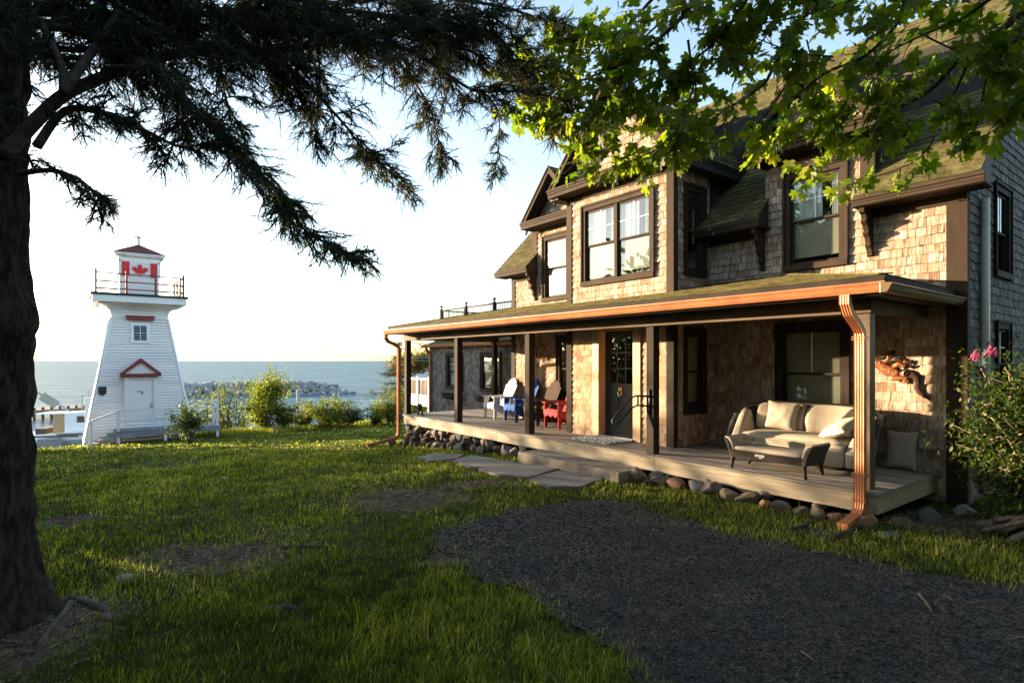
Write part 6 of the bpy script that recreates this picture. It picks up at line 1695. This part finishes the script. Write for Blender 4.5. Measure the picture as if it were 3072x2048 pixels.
LM = [  # measured bough lines (px, py), distances, radii, options
 ([(10,470),(110,360),(210,275),(400,200),(560,158),(800,152),(1000,125),(1200,80),(1450,40)], 3.7, 5.2, .050, .018, dict(start=.30, step=.075, brown=.05)),
 ([(190,280),(250,190),(310,110),(360,30),(400,-60)], 3.75, 4.2, .032, .02, dict(start=.35, step=.10)),
 ([(190,270),(185,200),(150,120),(120,60)], 3.75, 3.7, .026, .016, dict(start=.5, step=.13)),
 ([(60,40),(130,78),(240,95),(400,178),(500,245),(600,340),(719,459),(806,551),(877,633),(923,699),(1010,742),(1075,772)], 3.8, 5.0, .032, .006, dict(start=.12, step=.042, ln=(.20,.46), droop=.2)),
 ([(110,440),(200,330),(330,345),(450,400),(540,440),(610,432)], 3.8, 4.4, .03, .005, dict(start=.25, step=.042, droop=.45, ln=(.17,.38))),
 ([(60,520),(120,512),(170,512),(240,540),(300,588)], 3.65, 3.5, .022, .004, dict(start=.2, step=.04, droop=.3, ln=(.13,.26), deadn=.4)),
 ([(740,155),(800,155),(857,199),(923,255),(990,326),(1041,383),(1087,444),(1163,510),(1210,560)], 4.5, 5.3, .022, .005, dict(start=.12, step=.046, droop=.3, ln=(.16,.40), brown=.16, deadn=.5)),
 ([(1000,120),(1200,142),(1296,191),(1391,256),(1445,275),(1583,275),(1690,300)], 4.9, 5.3, .024, .006, dict(start=.1, step=.058, droop=.45, ln=(.16,.36), brown=.22, deadn=.6)),
 ([(1440,270),(1491,325),(1498,421),(1487,500)], 5.2, 5.3, .010, .003, dict(start=.05, step=.06, droop=.2, ln=(.10,.22), deadn=.3)),
 ([(1120,130),(1200,191),(1276,298),(1307,383),(1322,470)], 5.0, 5.2, .016, .004, dict(start=.1, step=.046, droop=.35, ln=(.14,.32), brown=.15, deadn=.5)),
 ([(-40,20),(200,40),(500,50),(900,25),(1250,60),(1500,110)], 3.9, 5.6, .04, .012, dict(start=.05, step=.06, droop=.3, ln=(.22,.5), brown=.05)),
 ([(300,-60),(480,-20),(640,60),(760,170),(860,220),(900,300)], 4.1, 4.9, .026, .006, dict(start=.1, step=.065, droop=.4, ln=(.16,.4), brown=.08)),
 ([(-60,120),(80,130),(250,150),(420,110),(620,90),(800,60)], 4.0, 4.6, .03, .01, dict(start=.1, step=.075, droop=.35, ln=(.2,.45))),
 ([(600,-80),(800,-20),(1000,10),(1250,-10),(1500,20),(1680,80)], 4.6, 5.8, .03, .01, dict(start=.05, step=.06, droop=.45, ln=(.22,.5), brown=.12)),
 ([(650,100),(660,200),(680,300),(720,380)], 4.4, 4.6, .012, .003, dict(start=.1, step=.06, droop=.3, ln=(.12,.3))),
 ([(950,130),(960,240),(930,330),(950,400)], 4.9, 5.0, .010, .003, dict(start=.1, step=.075, droop=.3, ln=(.12,.28), brown=.15, deadn=.6)),
 ([(420,190),(520,260),(560,330),(560,400)], 4.0, 4.2, .012, .003, dict(start=.1, step=.08, droop=.3, ln=(.12,.26), deadn=.7)),
 ([(1250,70),(1350,130),(1450,170),(1560,210)], 5.2, 5.6, .014, .004, dict(start=.05, step=.055, droop=.45, ln=(.18,.36), brown=.15)),
 ([(1450,60),(1540,160),(1600,230),(1640,330),(1690,370)], 5.4, 5.6, .012, .003, dict(start=.05, step=.06, droop=.4, ln=(.14,.3), brown=.2)),
 ([(-40,60),(250,70),(520,90),(800,70),(1100,50),(1400,90)], 4.3, 5.6, .02, .008, dict(start=.05, step=.06, droop=.3, ln=(.22,.5), brown=.05)),
 ([(-40,-60),(300,0),(600,20),(900,80),(1150,100),(1380,160)], 4.0, 5.4, .02, .008, dict(start=.05, step=.06, droop=.35, ln=(.22,.5), brown=.08)),
 ([(-60,330),(40,300),(60,200),(40,100)], 3.6, 3.5, .02, .01, dict(start=.1, step=.09, droop=.35, ln=(.15,.3))),
]
for lst, t0, t1, r0, r1, kw in LM: C.limb(pts(lst, t0, t1), r0, r1, rnd, **kw)
for i in range(26):                         # boughs all round the trunk, above and behind the view
    a = rnd.uniform(0, 6.283); h = rnd.uniform(3.6, 8.4); ln = rnd.uniform(1.6, 3.4)*(1.15-h/12)
    d = Vector((math.cos(a), math.sin(a), 0)); o = Vector((SPX, SPY, SPZ+h))
    if d.dot(RGT) > .2 or (d.dot(FWD) > .3 and h < 5.5): continue
    C.limb([o+d*.2, o+d*ln*.35+Vector((0,0,.12)), o+d*ln*.7, o+d*ln+Vector((0,0,-.5))], .035, .006, rnd, start=.2, step=.13, ln=(.25,.55), dens=.7, deadn=0)
C.build(spruce)

# --- maple
LOBE = [(0,1.0),(.07,.80),(.16,.84),(.13,.62),(.22,.44),(.36,.60),(.40,.52),(.56,.60),(.52,.44),(.62,.40),(.44,.24),(.38,.10),(.52,.04),(.50,-.06),(.28,-.16),(.06,-.10),(.0,-.04)]
outl = LOBE + [(-x, y) for x, y in LOBE[-2:0:-1]]
lv_ = [(0,0.22,0)] + [(x, y, 0.16*abs(x)**1.2 - 0.20*max(0,y)**2*0.8) for x, y in outl]; nL = len(outl)
MLV = np.array([(v[1]+0.04, v[0], v[2]) for v in lv_]); MLF = [c for i in range(nL) for c in (0, 1+i, 1+(i+1) % nL)]
class Leafy:
    def __init__(s): s.m = []; s.t = []; s.tw = MB()
    def leaf(s, p, d, up, size, tone): x, y, z = basis(d, up); s.m.append(mat4(p, x, y, z, size)); s.t.append(tone)
def maple_twig(Lf, p, d, ln, rnd, size=(.075,.125), bias=0.0):
    P = [p]; v = d.normalized(); n = 4
    for i in range(n): v = (v+Vector((rnd.gauss(0,.18),rnd.gauss(0,.18),rnd.gauss(-.02,.14)))).normalized(); P.append(P[-1]+v*ln/n)
    Lf.tw.tube(P, [.0045*(1-.6*i/n) for i in range(n+1)], 4, rnd.random(), caps=False)
    c = lengths(P); u = ln*.25
    while u <= ln*1.01:
        q, dd = poly_at(P, c, min(u, ln*.999)); _, a, b = basis(dd, None, rnd.uniform(0,3))
        for sd in (-1, 1):
            pd = (dd*.5+a*sd*.8+Vector((0,0,rnd.uniform(-.5,.25)))).normalized(); pl = rnd.uniform(.03,.075); e = q+pd*pl
            Lf.tw.tube([q, e], [.0014,.0012], 3, .5, caps=False)
            ld = (pd*.55+Vector((rnd.gauss(0,.25),rnd.gauss(0,.25),rnd.uniform(-1.0,-.1)))).normalized()
            up = Vector((rnd.gauss(0,.55)-.25, rnd.gauss(0,.55)-.35, 1)).normalized()
            Lf.leaf(e, ld, up, rnd.uniform(*size), min(1,max(0,rnd.gauss(.45+bias,.22))))
        u += rnd.uniform(.05,.085)
def maple_branch(Lf, P, r0, r1, rnd, start=.05, step=.10, ln=(.15,.42), side=None, dens=1.0):
    P = smooth_path(P, 4); c = lengths(P); T = c[-1]
    Lf.tw.tube(P, [r0+(r1-r0)*i/(len(P)-1) for i in range(len(P))], 8, rnd.random())
    u = T*start
    while u < T:
        q, d = poly_at(P, c, u)
        if rnd.random() < dens*.78:
            dr = d*rnd.uniform(.2,.9)+Vector((rnd.gauss(0,.6),rnd.gauss(0,.6),rnd.gauss(-.05,.5))); maple_twig(Lf, q, dr, rnd.uniform(*ln), rnd)
        u += step*rnd.uniform(.6,1.4)
    q, d = poly_at(P, c, T*.999); maple_twig(Lf, q, d, ln[0]*1.2, rnd)
rnd = random.Random(33)
MT = FWD*2.2 + RGT*5.6
maple = thing('maple_tree', 'leafy green maple reaching its boughs across the top right of the house', 'tree', (MT.x, MT.y, gz(MT.x, MT.y)))
mz = gz(MT.x, MT.y)
m = MB(); m.tube([(MT.x,MT.y,mz-.2),(MT.x,MT.y,mz+.4),(MT.x+.05,MT.y-.05,mz+2.2),(MT.x,MT.y+.1,mz+4.2),(MT.x-.1,MT.y+.2,mz+6.5)], [.36,.27,.23,.18,.06], 14); m.build('trunk', M['maplebark'], maple, smooth=True)
Lf = Leafy(); TR = lambda h: Vector((MT.x, MT.y, mz+h))
def mp(lst, t0, t1, h=None): return ([TR(h)] if h else []) + pts(lst, t0, t1)
MB_ = [
 (mp([(3300,-40),(3071,41),(2971,123),(2866,191),(2789,273),(2665,342),(2593,401),(2500,465),(2401,488)], 4.0, 5.6, 3.2), .035, .004, dict(start=.30, step=.085)),
 (mp([(2920,150),(2898,205),(2857,292),(2816,356),(2793,433),(2729,492),(2593,542),(2545,560)], 4.5, 5.3), .012, .003, dict(start=.05, step=.10, ln=(.10,.28))),
 (mp([(2620,-260),(2442,0),(2397,77),(2356,141),(2315,214),(2283,260),(2182,328),(2091,383),(2000,424),(1900,470)], 4.4, 5.6, 4.2), .026, .004, dict(start=.35, step=.075)),
 (mp([(2400,-220),(2080,11),(2042,57),(1946,142),(1850,199),(1736,245),(1640,283),(1560,340)], 4.6, 5.8, 4.4), .026, .004, dict(start=.40, step=.065)),
 (mp([(2950,-150),(2729,0),(2684,82),(2593,169),(2479,219),(2378,292),(2270,350)], 4.2, 5.2, 3.9), .022, .004, dict(start=.35, step=.075)),
 (mp([(2064,120),(2075,200),(2087,255),(2078,319),(2009,365),(1920,420)], 5.0, 5.4), .012, .003, dict(start=.05, step=.075)),
 (mp([(2866,191),(2760,215),(2684,228),(2560,250),(2440,330),(2340,420)], 4.7, 5.4), .014, .003, dict(start=.05, step=.075)),
 (mp([(3250,60),(3072,110),(3012,155),(2957,246),(2939,356),(2900,420)], 3.9, 4.8), .02, .003, dict(start=.2, step=.075, ln=(.12,.3))),
 (mp([(2850,-150),(2700,-60),(2500,20),(2350,60),(2200,80)], 4.2, 5.0, 4.4), .02, .004, dict(start=.35, step=.065)),
 (mp([(2500,-260),(2300,-80),(2200,60),(2120,150),(1990,240),(1880,320),(1790,400)], 4.5, 5.6), .02, .003, dict(start=.2, step=.06)),
 (mp([(2250,-200),(2000,-40),(1900,60),(1800,140),(1700,220),(1640,300)], 4.8, 6.0), .02, .003, dict(start=.25, step=.06)),
 (mp([(1990,60),(1900,150),(1840,260),(1760,330),(1700,400),(1660,360)], 5.2, 5.7), .010, .003, dict(start=.05, step=.06)),
 (mp([(1850,200),(1900,300),(1990,380),(2070,420)], 5.4, 5.5), .008, .003, dict(start=.05, step=.06, ln=(.12,.3))),
 (mp([(3300,150),(3150,250),(3080,320),(3000,380)], 3.8, 4.4, 2.8), .02, .004, dict(start=.5, step=.08, ln=(.12,.28))),
 (mp([(3200,-120),(3000,-20),(2880,60),(2760,110),(2640,180),(2560,300)], 4.0, 5.0), .018, .003, dict(start=.2, step=.065)),
 (mp([(2800,300),(2860,330),(2930,350),(3000,330),(3060,360)], 4.6, 4.6), .008, .003, dict(start=.05, step=.07, ln=(.1,.22))),
 (mp([(2420,120),(2440,200),(2460,280),(2400,360)], 5.0, 5.2), .008, .003, dict(start=.05, step=.07)),
 (mp([(1950,140),(1860,110),(1760,90),(1680,70)], 5.4, 5.8), .008, .003, dict(start=.05, step=.07)),
 (mp([(1740,250),(1640,180),(1580,230),(1540,290)], 5.6, 5.8), .008, .003, dict(start=.05, step=.07)),
 (mp([(2330,60),(2280,130),(2200,190),(2130,210)], 4.8, 5.1), .008, .003, dict(start=.05, step=.07)),
 (mp([(2000,200),(1900,250),(1800,330),(1750,420),(1760,480)], 5.0, 5.4), .009, .003, dict(start=.05, step=.055)),
 (mp([(2080,260),(2050,350),(1980,440),(1900,480),(1850,500)], 5.0, 5.3), .009, .003, dict(start=.05, step=.055)),
 (mp([(2200,320),(2150,400),(2100,450),(2060,470)], 5.0, 5.3), .008, .003, dict(start=.05, step=.06, ln=(.12,.3))),
 (mp([(1800,140),(1700,120),(1600,160),(1520,200)], 5.6, 6.0), .008, .003, dict(start=.05, step=.055)),
 (mp([(1780,330),(1700,360),(1640,330),(1590,350)], 5.5, 5.7), .008, .003, dict(start=.05, step=.055, ln=(.12,.3))),
 (mp([(2500,170),(2400,160),(2280,120),(2150,60)], 4.6, 5.0), .008, .003, dict(start=.05, step=.055)),
 (mp([(2700,300),(2650,380),(2560,410),(2480,400)], 4.8, 5.2), .008, .003, dict(start=.05, step=.06, ln=(.12,.3))),
 (mp([(2760,100),(2840,140),(2940,180),(3040,200)], 4.2, 4.3), .008, .003, dict(start=.05, step=.065)),
]
for P, r0, r1, kw in MB_: maple_branch(Lf, P, r0, r1, rnd, **kw)
for i in range(46):                        # the rest of the crown, over and behind the camera
    a = rnd.uniform(0, 6.283); h = rnd.uniform(2.8, 6.4); ln = rnd.uniform(2.0, 4.4); d = Vector((math.cos(a), math.sin(a), 0))
    e = TR(h)+d*ln+Vector((0,0,rnd.uniform(.3,1.8)))
    v = e-EYE
    if v.dot(FWD) > 0.2 and abs(v.dot(RGT)) < v.dot(FWD)*1.15: continue
    maple_branch(Lf, [TR(h), TR(h)+d*ln*.5+Vector((0,0,.5)), e], .04, .006, rnd, start=.3, step=.14, ln=(.3,.6))
Lf.tw.build('branches', M['maplebark'], maple, smooth=True)
V, F = scatter(MLV, MLF, 3, np.array(Lf.m)); np_mesh('leaves', M['mapleleaf'], V, 3, F, np.repeat(np.array(Lf.t), nL), maple)

# --- shrubs: stems and small leaves in clumps
LQV = np.array([(0,0,0),(.45,.28,.05),(1,0,-.08),(.45,-.28,.05)]); LQF = [0,1,2, 0,2,3]
def shrub_mesh(root, base, h, w, nstem, nleaf, size, leafmat, stemmat, rnd, lean=(0,0), clump=0.28, bare=0.25, tonebias=0.0, dep_=None, flat=1.0):
    m = MB(); tips = []; base = Vector(base)
    for i in range(nstem):
        a = rnd.uniform(0, 6.283); sp = rnd.uniform(.15, 1)**.7; p = base+Vector((math.cos(a)*w*.10, math.sin(a)*w*.10, -.05)); d = Vector((math.cos(a)*sp*w*.5, math.sin(a)*sp*(dep_ or w)*.5, 0))
        hh = h*rnd.uniform(.62,1.0)*(1-.30*sp); P = [p]
        for k in range(1, 6):
            t = k/5; P.append(base+d*(t**1.25)+Vector((lean[0]*t*t+rnd.gauss(0,.025*h), lean[1]*t*t+rnd.gauss(0,.025*h), hh*t)))
        r = 0.012+0.008*h; m.tube(P, [r*(1-.75*k/5) for k in range(6)], 5, rnd.random(), caps=False)
        for k in range(6):
            t = rnd.uniform(bare, 1); q, dd = poly_at(P, lengths(P), lengths(P)[-1]*t); e = q+Vector((rnd.gauss(0,.16*w),rnd.gauss(0,.16*(dep_ or w)),rnd.gauss(.05,.10*h)*flat)); m.tube([q, q.lerp(e,.5)+Vector((0,0,.02*h)), e], [r*.4,r*.3,r*.15], 4, rnd.random(), caps=False); tips.append(e); tips.append(q.lerp(e,.6))
    m.build('stems', M[stemmat], root, smooth=True)
    ms = []; tn = []
    for i in range(nleaf):
        c = rnd.choice(tips); q = c+Vector((rnd.gauss(0,clump*.30*w*.6),rnd.gauss(0,clump*.30*w*.6),rnd.gauss(0,clump*.26*h*.6)))
        if q.z < base.z+.05: continue
        d = (q-c)+Vector((rnd.gauss(0,.12),rnd.gauss(0,.12),rnd.uniform(-.15,.02)))
        x, y, z = basis(d, Vector((rnd.gauss(0,.6),rnd.gauss(0,.6),1)), rnd.gauss(0,.4)); ms.append(mat4(q, x, y, z, rnd.uniform(*size))); tn.append(min(1,max(0,rnd.gauss(.45+tonebias,.2))))
    V, F = scatter(LQV, LQF, 3, np.array(ms)); np_mesh('foliage', M[leafmat], V, 3, F, np.repeat(np.array(tn), 2), root)
M['shrubleaf'] = leaf_mat('shrub leaf', [(0.0,(0.055,0.075,0.014)),(0.5,(0.12,0.145,0.022)),(1.0,(0.24,0.22,0.04))], .5)
M['darkleaf'] = leaf_mat('dark shrub leaf', [(0.0,(0.020,0.040,0.012)),(0.5,(0.040,0.072,0.016)),(1.0,(0.085,0.12,0.025))], .4)
M['rustleaf'] = leaf_mat('rusty shrub leaf', [(0.0,(0.08,0.055,0.02)),(0.5,(0.19,0.10,0.035)),(1.0,(0.28,0.17,0.05))], .45)
M['lilacleaf'] = leaf_mat('lilac leaf', [(0.0,(0.020,0.038,0.010)),(0.5,(0.044,0.074,0.014)),(1.0,(0.13,0.165,0.028))], .4)
M['greystem'] = surf('shrub stem', (0.07,0.055,0.045),(0.15,0.115,0.09), tone=.2)
M['palestem'] = surf('pale lilac stem', (0.20,0.145,0.095),(0.34,0.26,0.18), (14,14,4), tone=.2)
rnd = random.Random(52)
def shrub(px, py, t, h, w, nst, nl, size, lm, label, name='shrub', cat='shrub', group=None, **kw):
    p = dep(px, py, t); g = min(p.z, ground_z(p.x, p.y)); h += p.z-g
    r = thing(name, label, cat, (p.x, p.y, g), 0, group); shrub_mesh(r, (p.x,p.y,g), h*1.12, w*1.1, nst+3, int(nl*1.9), (size[0]*1.05,size[1]*1.15), lm, 'greystem', rnd, **kw); return r
shrub(570, 1343, 20.6, 1.70, 1.05, 7, 1000, (.06,.11), 'darkleaf', 'small young tree with dark leaves on the lawn in front of the lighthouse platform', 'young_tree', 'tree', bare=.5)
shrub(690, 1250, 30.5, 2.35, 2.6, 12, 2300, (.08,.14), 'shrubleaf', 'tall loose yellow green bush right of the lighthouse, left of the larger bush', bare=.25)
shrub(792, 1262, 27.6, 2.5, 2.1, 11, 2600, (.09,.16), 'shrubleaf', 'tallest yellow green bush at the edge of the bank, showing its forked grey stems', bare=.3, tonebias=.05)
shrub(850, 1255, 28.2, 1.0, 1.5, 8, 1100, (.08,.14), 'shrubleaf', 'low bush close against the right side of the tallest bush')
shrub(905, 1250, 30, .5, 1.5, 8, 1000, (.07,.12), 'darkleaf', 'low dark bush below the breakwater around the grey pole')
shrub(915, 1238, 31, .7, .8, 5, 450, (.06,.11), 'rustleaf', 'small rust coloured bush beside the grey pole')
shrub(985, 1245, 29.5, 1.1, 2.1, 13, 2400, (.08,.13), 'shrubleaf', 'rounded golden green bush in front of the tip of the breakwater', tonebias=.1)
shrub(1050, 1248, 30, .65, 1.7, 9, 1100, (.07,.12), 'darkleaf', 'low grey green bush right of the rounded golden bush')
shrub(1120, 1240, 29.7, .6, 1.4, 8, 900, (.07,.12), 'darkleaf', 'low dark bush in front of the leaning conifer')
shrub(1172, 1236, 29.2, 1.1, 1.7, 11, 1900, (.07,.12), 'shrubleaf', 'bright yellow green bush beside the far porch post', tonebias=.15)
shrub(560, 1235, 31.5, .9, 1.6, 8, 900, (.08,.13), 'shrubleaf', 'low yellow green bush behind the railing of the lighthouse platform')
shrub(640, 1245, 31.2, .7, 1.3, 7, 700, (.08,.13), 'shrubleaf', 'low yellow bush between the lighthouse platform and the tall loose bush', tonebias=.12)
shrub(1250, 1235, 30, 1.6, 2.0, 9, 1500, (.08,.13), 'shrubleaf', 'yellow green bush seen through the spindles of the white side deck')
shrub(1290, 1240, 26.0, 1.0, 1.4, 7, 800, (.07,.12), 'shrubleaf', 'low bright bush beneath the white side deck')
for i, (px, py, t, h, w, lm) in enumerate([(1225,1128,150,5,9,'rustleaf'),(1262,1118,150,6,9,'rustleaf'),(1295,1110,148,7,10,'darkleaf'),(1240,1105,158,6,10,'shrubleaf'),(1275,1098,160,7,11,'rustleaf'),(1200,1136,155,3.5,7,'rustleaf')]):
    p = dep(px, py, t); r = thing('headland_bush', ['rust brown bush low on the headland beyond the porch post','tall rust bush on the slope of the headland','dark green bush at the right end of the visible headland','yellow green bush higher on the headland','topmost rust bush on the ridge of the headland','smallest rusty bush near the rocky point'][i], 'bush', p, 0, 'bushes of the headland'); shrub_mesh(r, p, h, w, 8, 900, (.5,1.0), lm, 'greystem', rnd)
# wind-bent conifer by the bank
p = dep(1200, 1236, 31.4); g = ground_z(p.x, p.y)
con = thing('windswept_conifer', 'dark windswept conifer with flat sparse tiers at the far corner of the porch', 'conifer', (p.x, p.y, g))
Cn = Conifer(); rnd = random.Random(61); top = 4.55
trk = [Vector((p.x+.15*math.sin(k*.8), p.y+.12*k/8, g+top*k/8)) for k in range(9)]
for i in range(30):
    t = rnd.uniform(.22, .98); q = trk[0].lerp(trk[-1], t); a = rnd.uniform(0, 6.283); ln = (1.75*(1-t)**.75+.25)*rnd.uniform(.6,1.1); d = Vector((math.cos(a), math.sin(a), 0))*1 - RGT*.25
    P = [q, q+d*ln*.4+Vector((0,0,.04)), q+d*ln*.8+Vector((0,0,-.02)), q+d*ln+Vector((0,0,.05))]
    Cn.tw.tube(P, [.03,.02,.012,.006], 5)
    c = lengths(P); u = .25*c[-1]
    while u < c[-1]:
        qq, dd = poly_at(P, c, u)
        for s in (-1,1): Cn.secondary(qq, dd*.6+Vector((dd.y,-dd.x,0))*s*.8+Vector((0,0,rnd.gauss(.05,.15))), ln*.33, rnd, .75, .35, step=.10, sl=(.12,.24))
        u += .22
Cn.tw.tube(trk, [.10-.010*k for k in range(9)], 8); Cn.build(con)

# --- lilac at the house corner
rnd = random.Random(71)
LB = Vector((-1.48, 8.30, 0)); LB.z = gz(LB.x, LB.y)
lil = thing('lilac_bush', 'lilac bush with bare stems and a few pink flowers at the house corner', 'shrub', LB)
shrub_mesh(lil, LB, 2.05, 1.15, 32, 10000, (.05,.085), 'lilacleaf', 'palestem', rnd, bare=.40, clump=.50, dep_=1.0)
def panicle(o, h):
    m = MB()
    for k in range(55): t = rnd.random(); a = rnd.uniform(0,6.28); r = .035*(1-t)*rnd.uniform(.5,1)+.006; m.blob((o.x+r*math.cos(a)+.03*t, o.y+r*math.sin(a), o.z+h*t), .008,.008,.008, k, .2, lv=1, tone=rnd.random())
    m.build('flower_head', M['lilacflower'], lil)
M['lilacflower'] = surf('pink lilac flower', (0.42,0.05,0.13),(0.60,0.12,0.24), tone=.3)
for (px, py) in ((2918,1078),(2930,1082),(2962,1066),(2978,1070)): panicle(dep(px, py, 6.3), .10)
m = MB()
rt = thing('root_pile', 'pile of grey gnarled stump wood at the foot of the lilac', 'root pile', (-1.45, 7.75, -.4))
for k in range(16):
    a = rnd.uniform(0,6.28); c = Vector((-1.40+.32*rnd.gauss(0,.5), 7.72+.26*rnd.gauss(0,.5), gz(-1.4,7.7)+rnd.uniform(.0,.20))); d = Vector((math.cos(a), math.sin(a), rnd.uniform(-.4,.5)))
    P = [c-d*.18, c+Vector((rnd.gauss(0,.05),rnd.gauss(0,.05),.06)), c+d*.16, c+d*.26+Vector((rnd.gauss(0,.06),rnd.gauss(0,.06),-.04))]; m.tube(smooth_path(P,3), [.05*rnd.uniform(.4,1.1)]*10, 7, rnd.random(), squash=rnd.uniform(.4,1))
m.build('stump_wood', surf('weathered stump', (0.10,0.065,0.045),(0.26,0.19,0.14), (12,12,12), .95, bump=.6, tone=.25), rt, smooth=True)
# white arbour panel behind the lilac
tr = thing('white_trellis', 'white wooden trellis panel behind the lilac at the gable end', 'trellis', (-1.75, 9.75, -.4))
m = MB()
for y in (9.35, 9.95): m.box(-1.80,-1.75,y-.025,y+.025,-.5,.62)
for z in (.02,.30,.58): m.box(-1.79,-1.76,9.375,9.925,z-.015,z+.015)
for k in range(1,5): y = 9.375+.11*k; m.box(-1.785,-1.765,y-.008,y+.008,.035,.285); m.box(-1.785,-1.765,y-.008,y+.008,.315,.565)
m.tube([(-1.775,9.65+.16*math.cos(a),.02+.24*math.sin(a)) for a in [math.pi*k/12 for k in range(13)]], .010, 6); m.build('lattice', M['white'], tr)

# --- trees beyond the left edge of the picture and behind the camera
rnd = random.Random(81)
def bush_tree(x, y, h, w, nl, label, th=.1):
    g = gz(x, y); r = thing('broadleaf_tree', label, 'tree', (x, y, g), 0, 'trees round the lawn outside the picture')
    m = MB(); m.tube([(x,y,g-.2),(x+.05,y,g+h*.35),(x,y+.05,g+h*.75)], [th*1.4,th,th*.4], 10); m.build('trunk', M['greystem'], r, smooth=True)
    shrub_mesh(r, (x,y,g+h*.12), h*.88, w, 12, nl, (.16,.30) if h < 8 else (.35,.6), 'darkleaf', 'greystem', rnd, bare=.05, clump=.55)
for (x, y, h, w) in ((-17.2,-5.0,5.6,3.4),(-18.8,-5.8,5.7,3.4),(-20.4,-5.2,6.0,3.6),(-22.2,-5.6,6.1,3.6),(-24.0,-5.2,6.4,3.4),(-25.8,-5.6,6.6,3.6),(-27.6,-5.2,6.7,3.4),(-29.4,-5.4,6.9,3.4),(-31.2,-5.2,7.0,3.2),(-33.2,-5.4,8.2,3.4),(-35.2,-6.6,9.4,3.4),(-14.6,-5.8,5.0,3.2),(-10.6,-6.4,3.6,3.0)):
    bush_tree(x, y, h, w, 1700, 'leafy tree in the row along the lawn left of the big spruce')
for (x, y, h, w) in ((-9,-7.6,10,6.4),(-12.6,-7.4,10,6.4),(-16.2,-8.0,9.5,6.4),(-5,-7.0,9,5.5)):  # added unseen trees, tall enough to block sky glow on the porch
    bush_tree(x, y, h, w, 5200, 'tall leafy tree added behind the row to keep sky glow off the porch', .22)
SKY_SCREEN = ((9.5,14,10,7),(9.0,6,10,7),(7.5,-2,10,7),(3.5,-7,10,7),(-2,-9.5,10,7),(-8,-10.5,9,7),(-14,-12.5,9,7),(12,9.5,12,8),(-4.5,-13,12,8))  # unseen trees added to cut the sky light reaching porch and gable end
for (x, y, h, w) in SKY_SCREEN:
    bush_tree(x, y, h, w, 5200, 'large leafy tree added behind the camera to hold back sky light', .25)
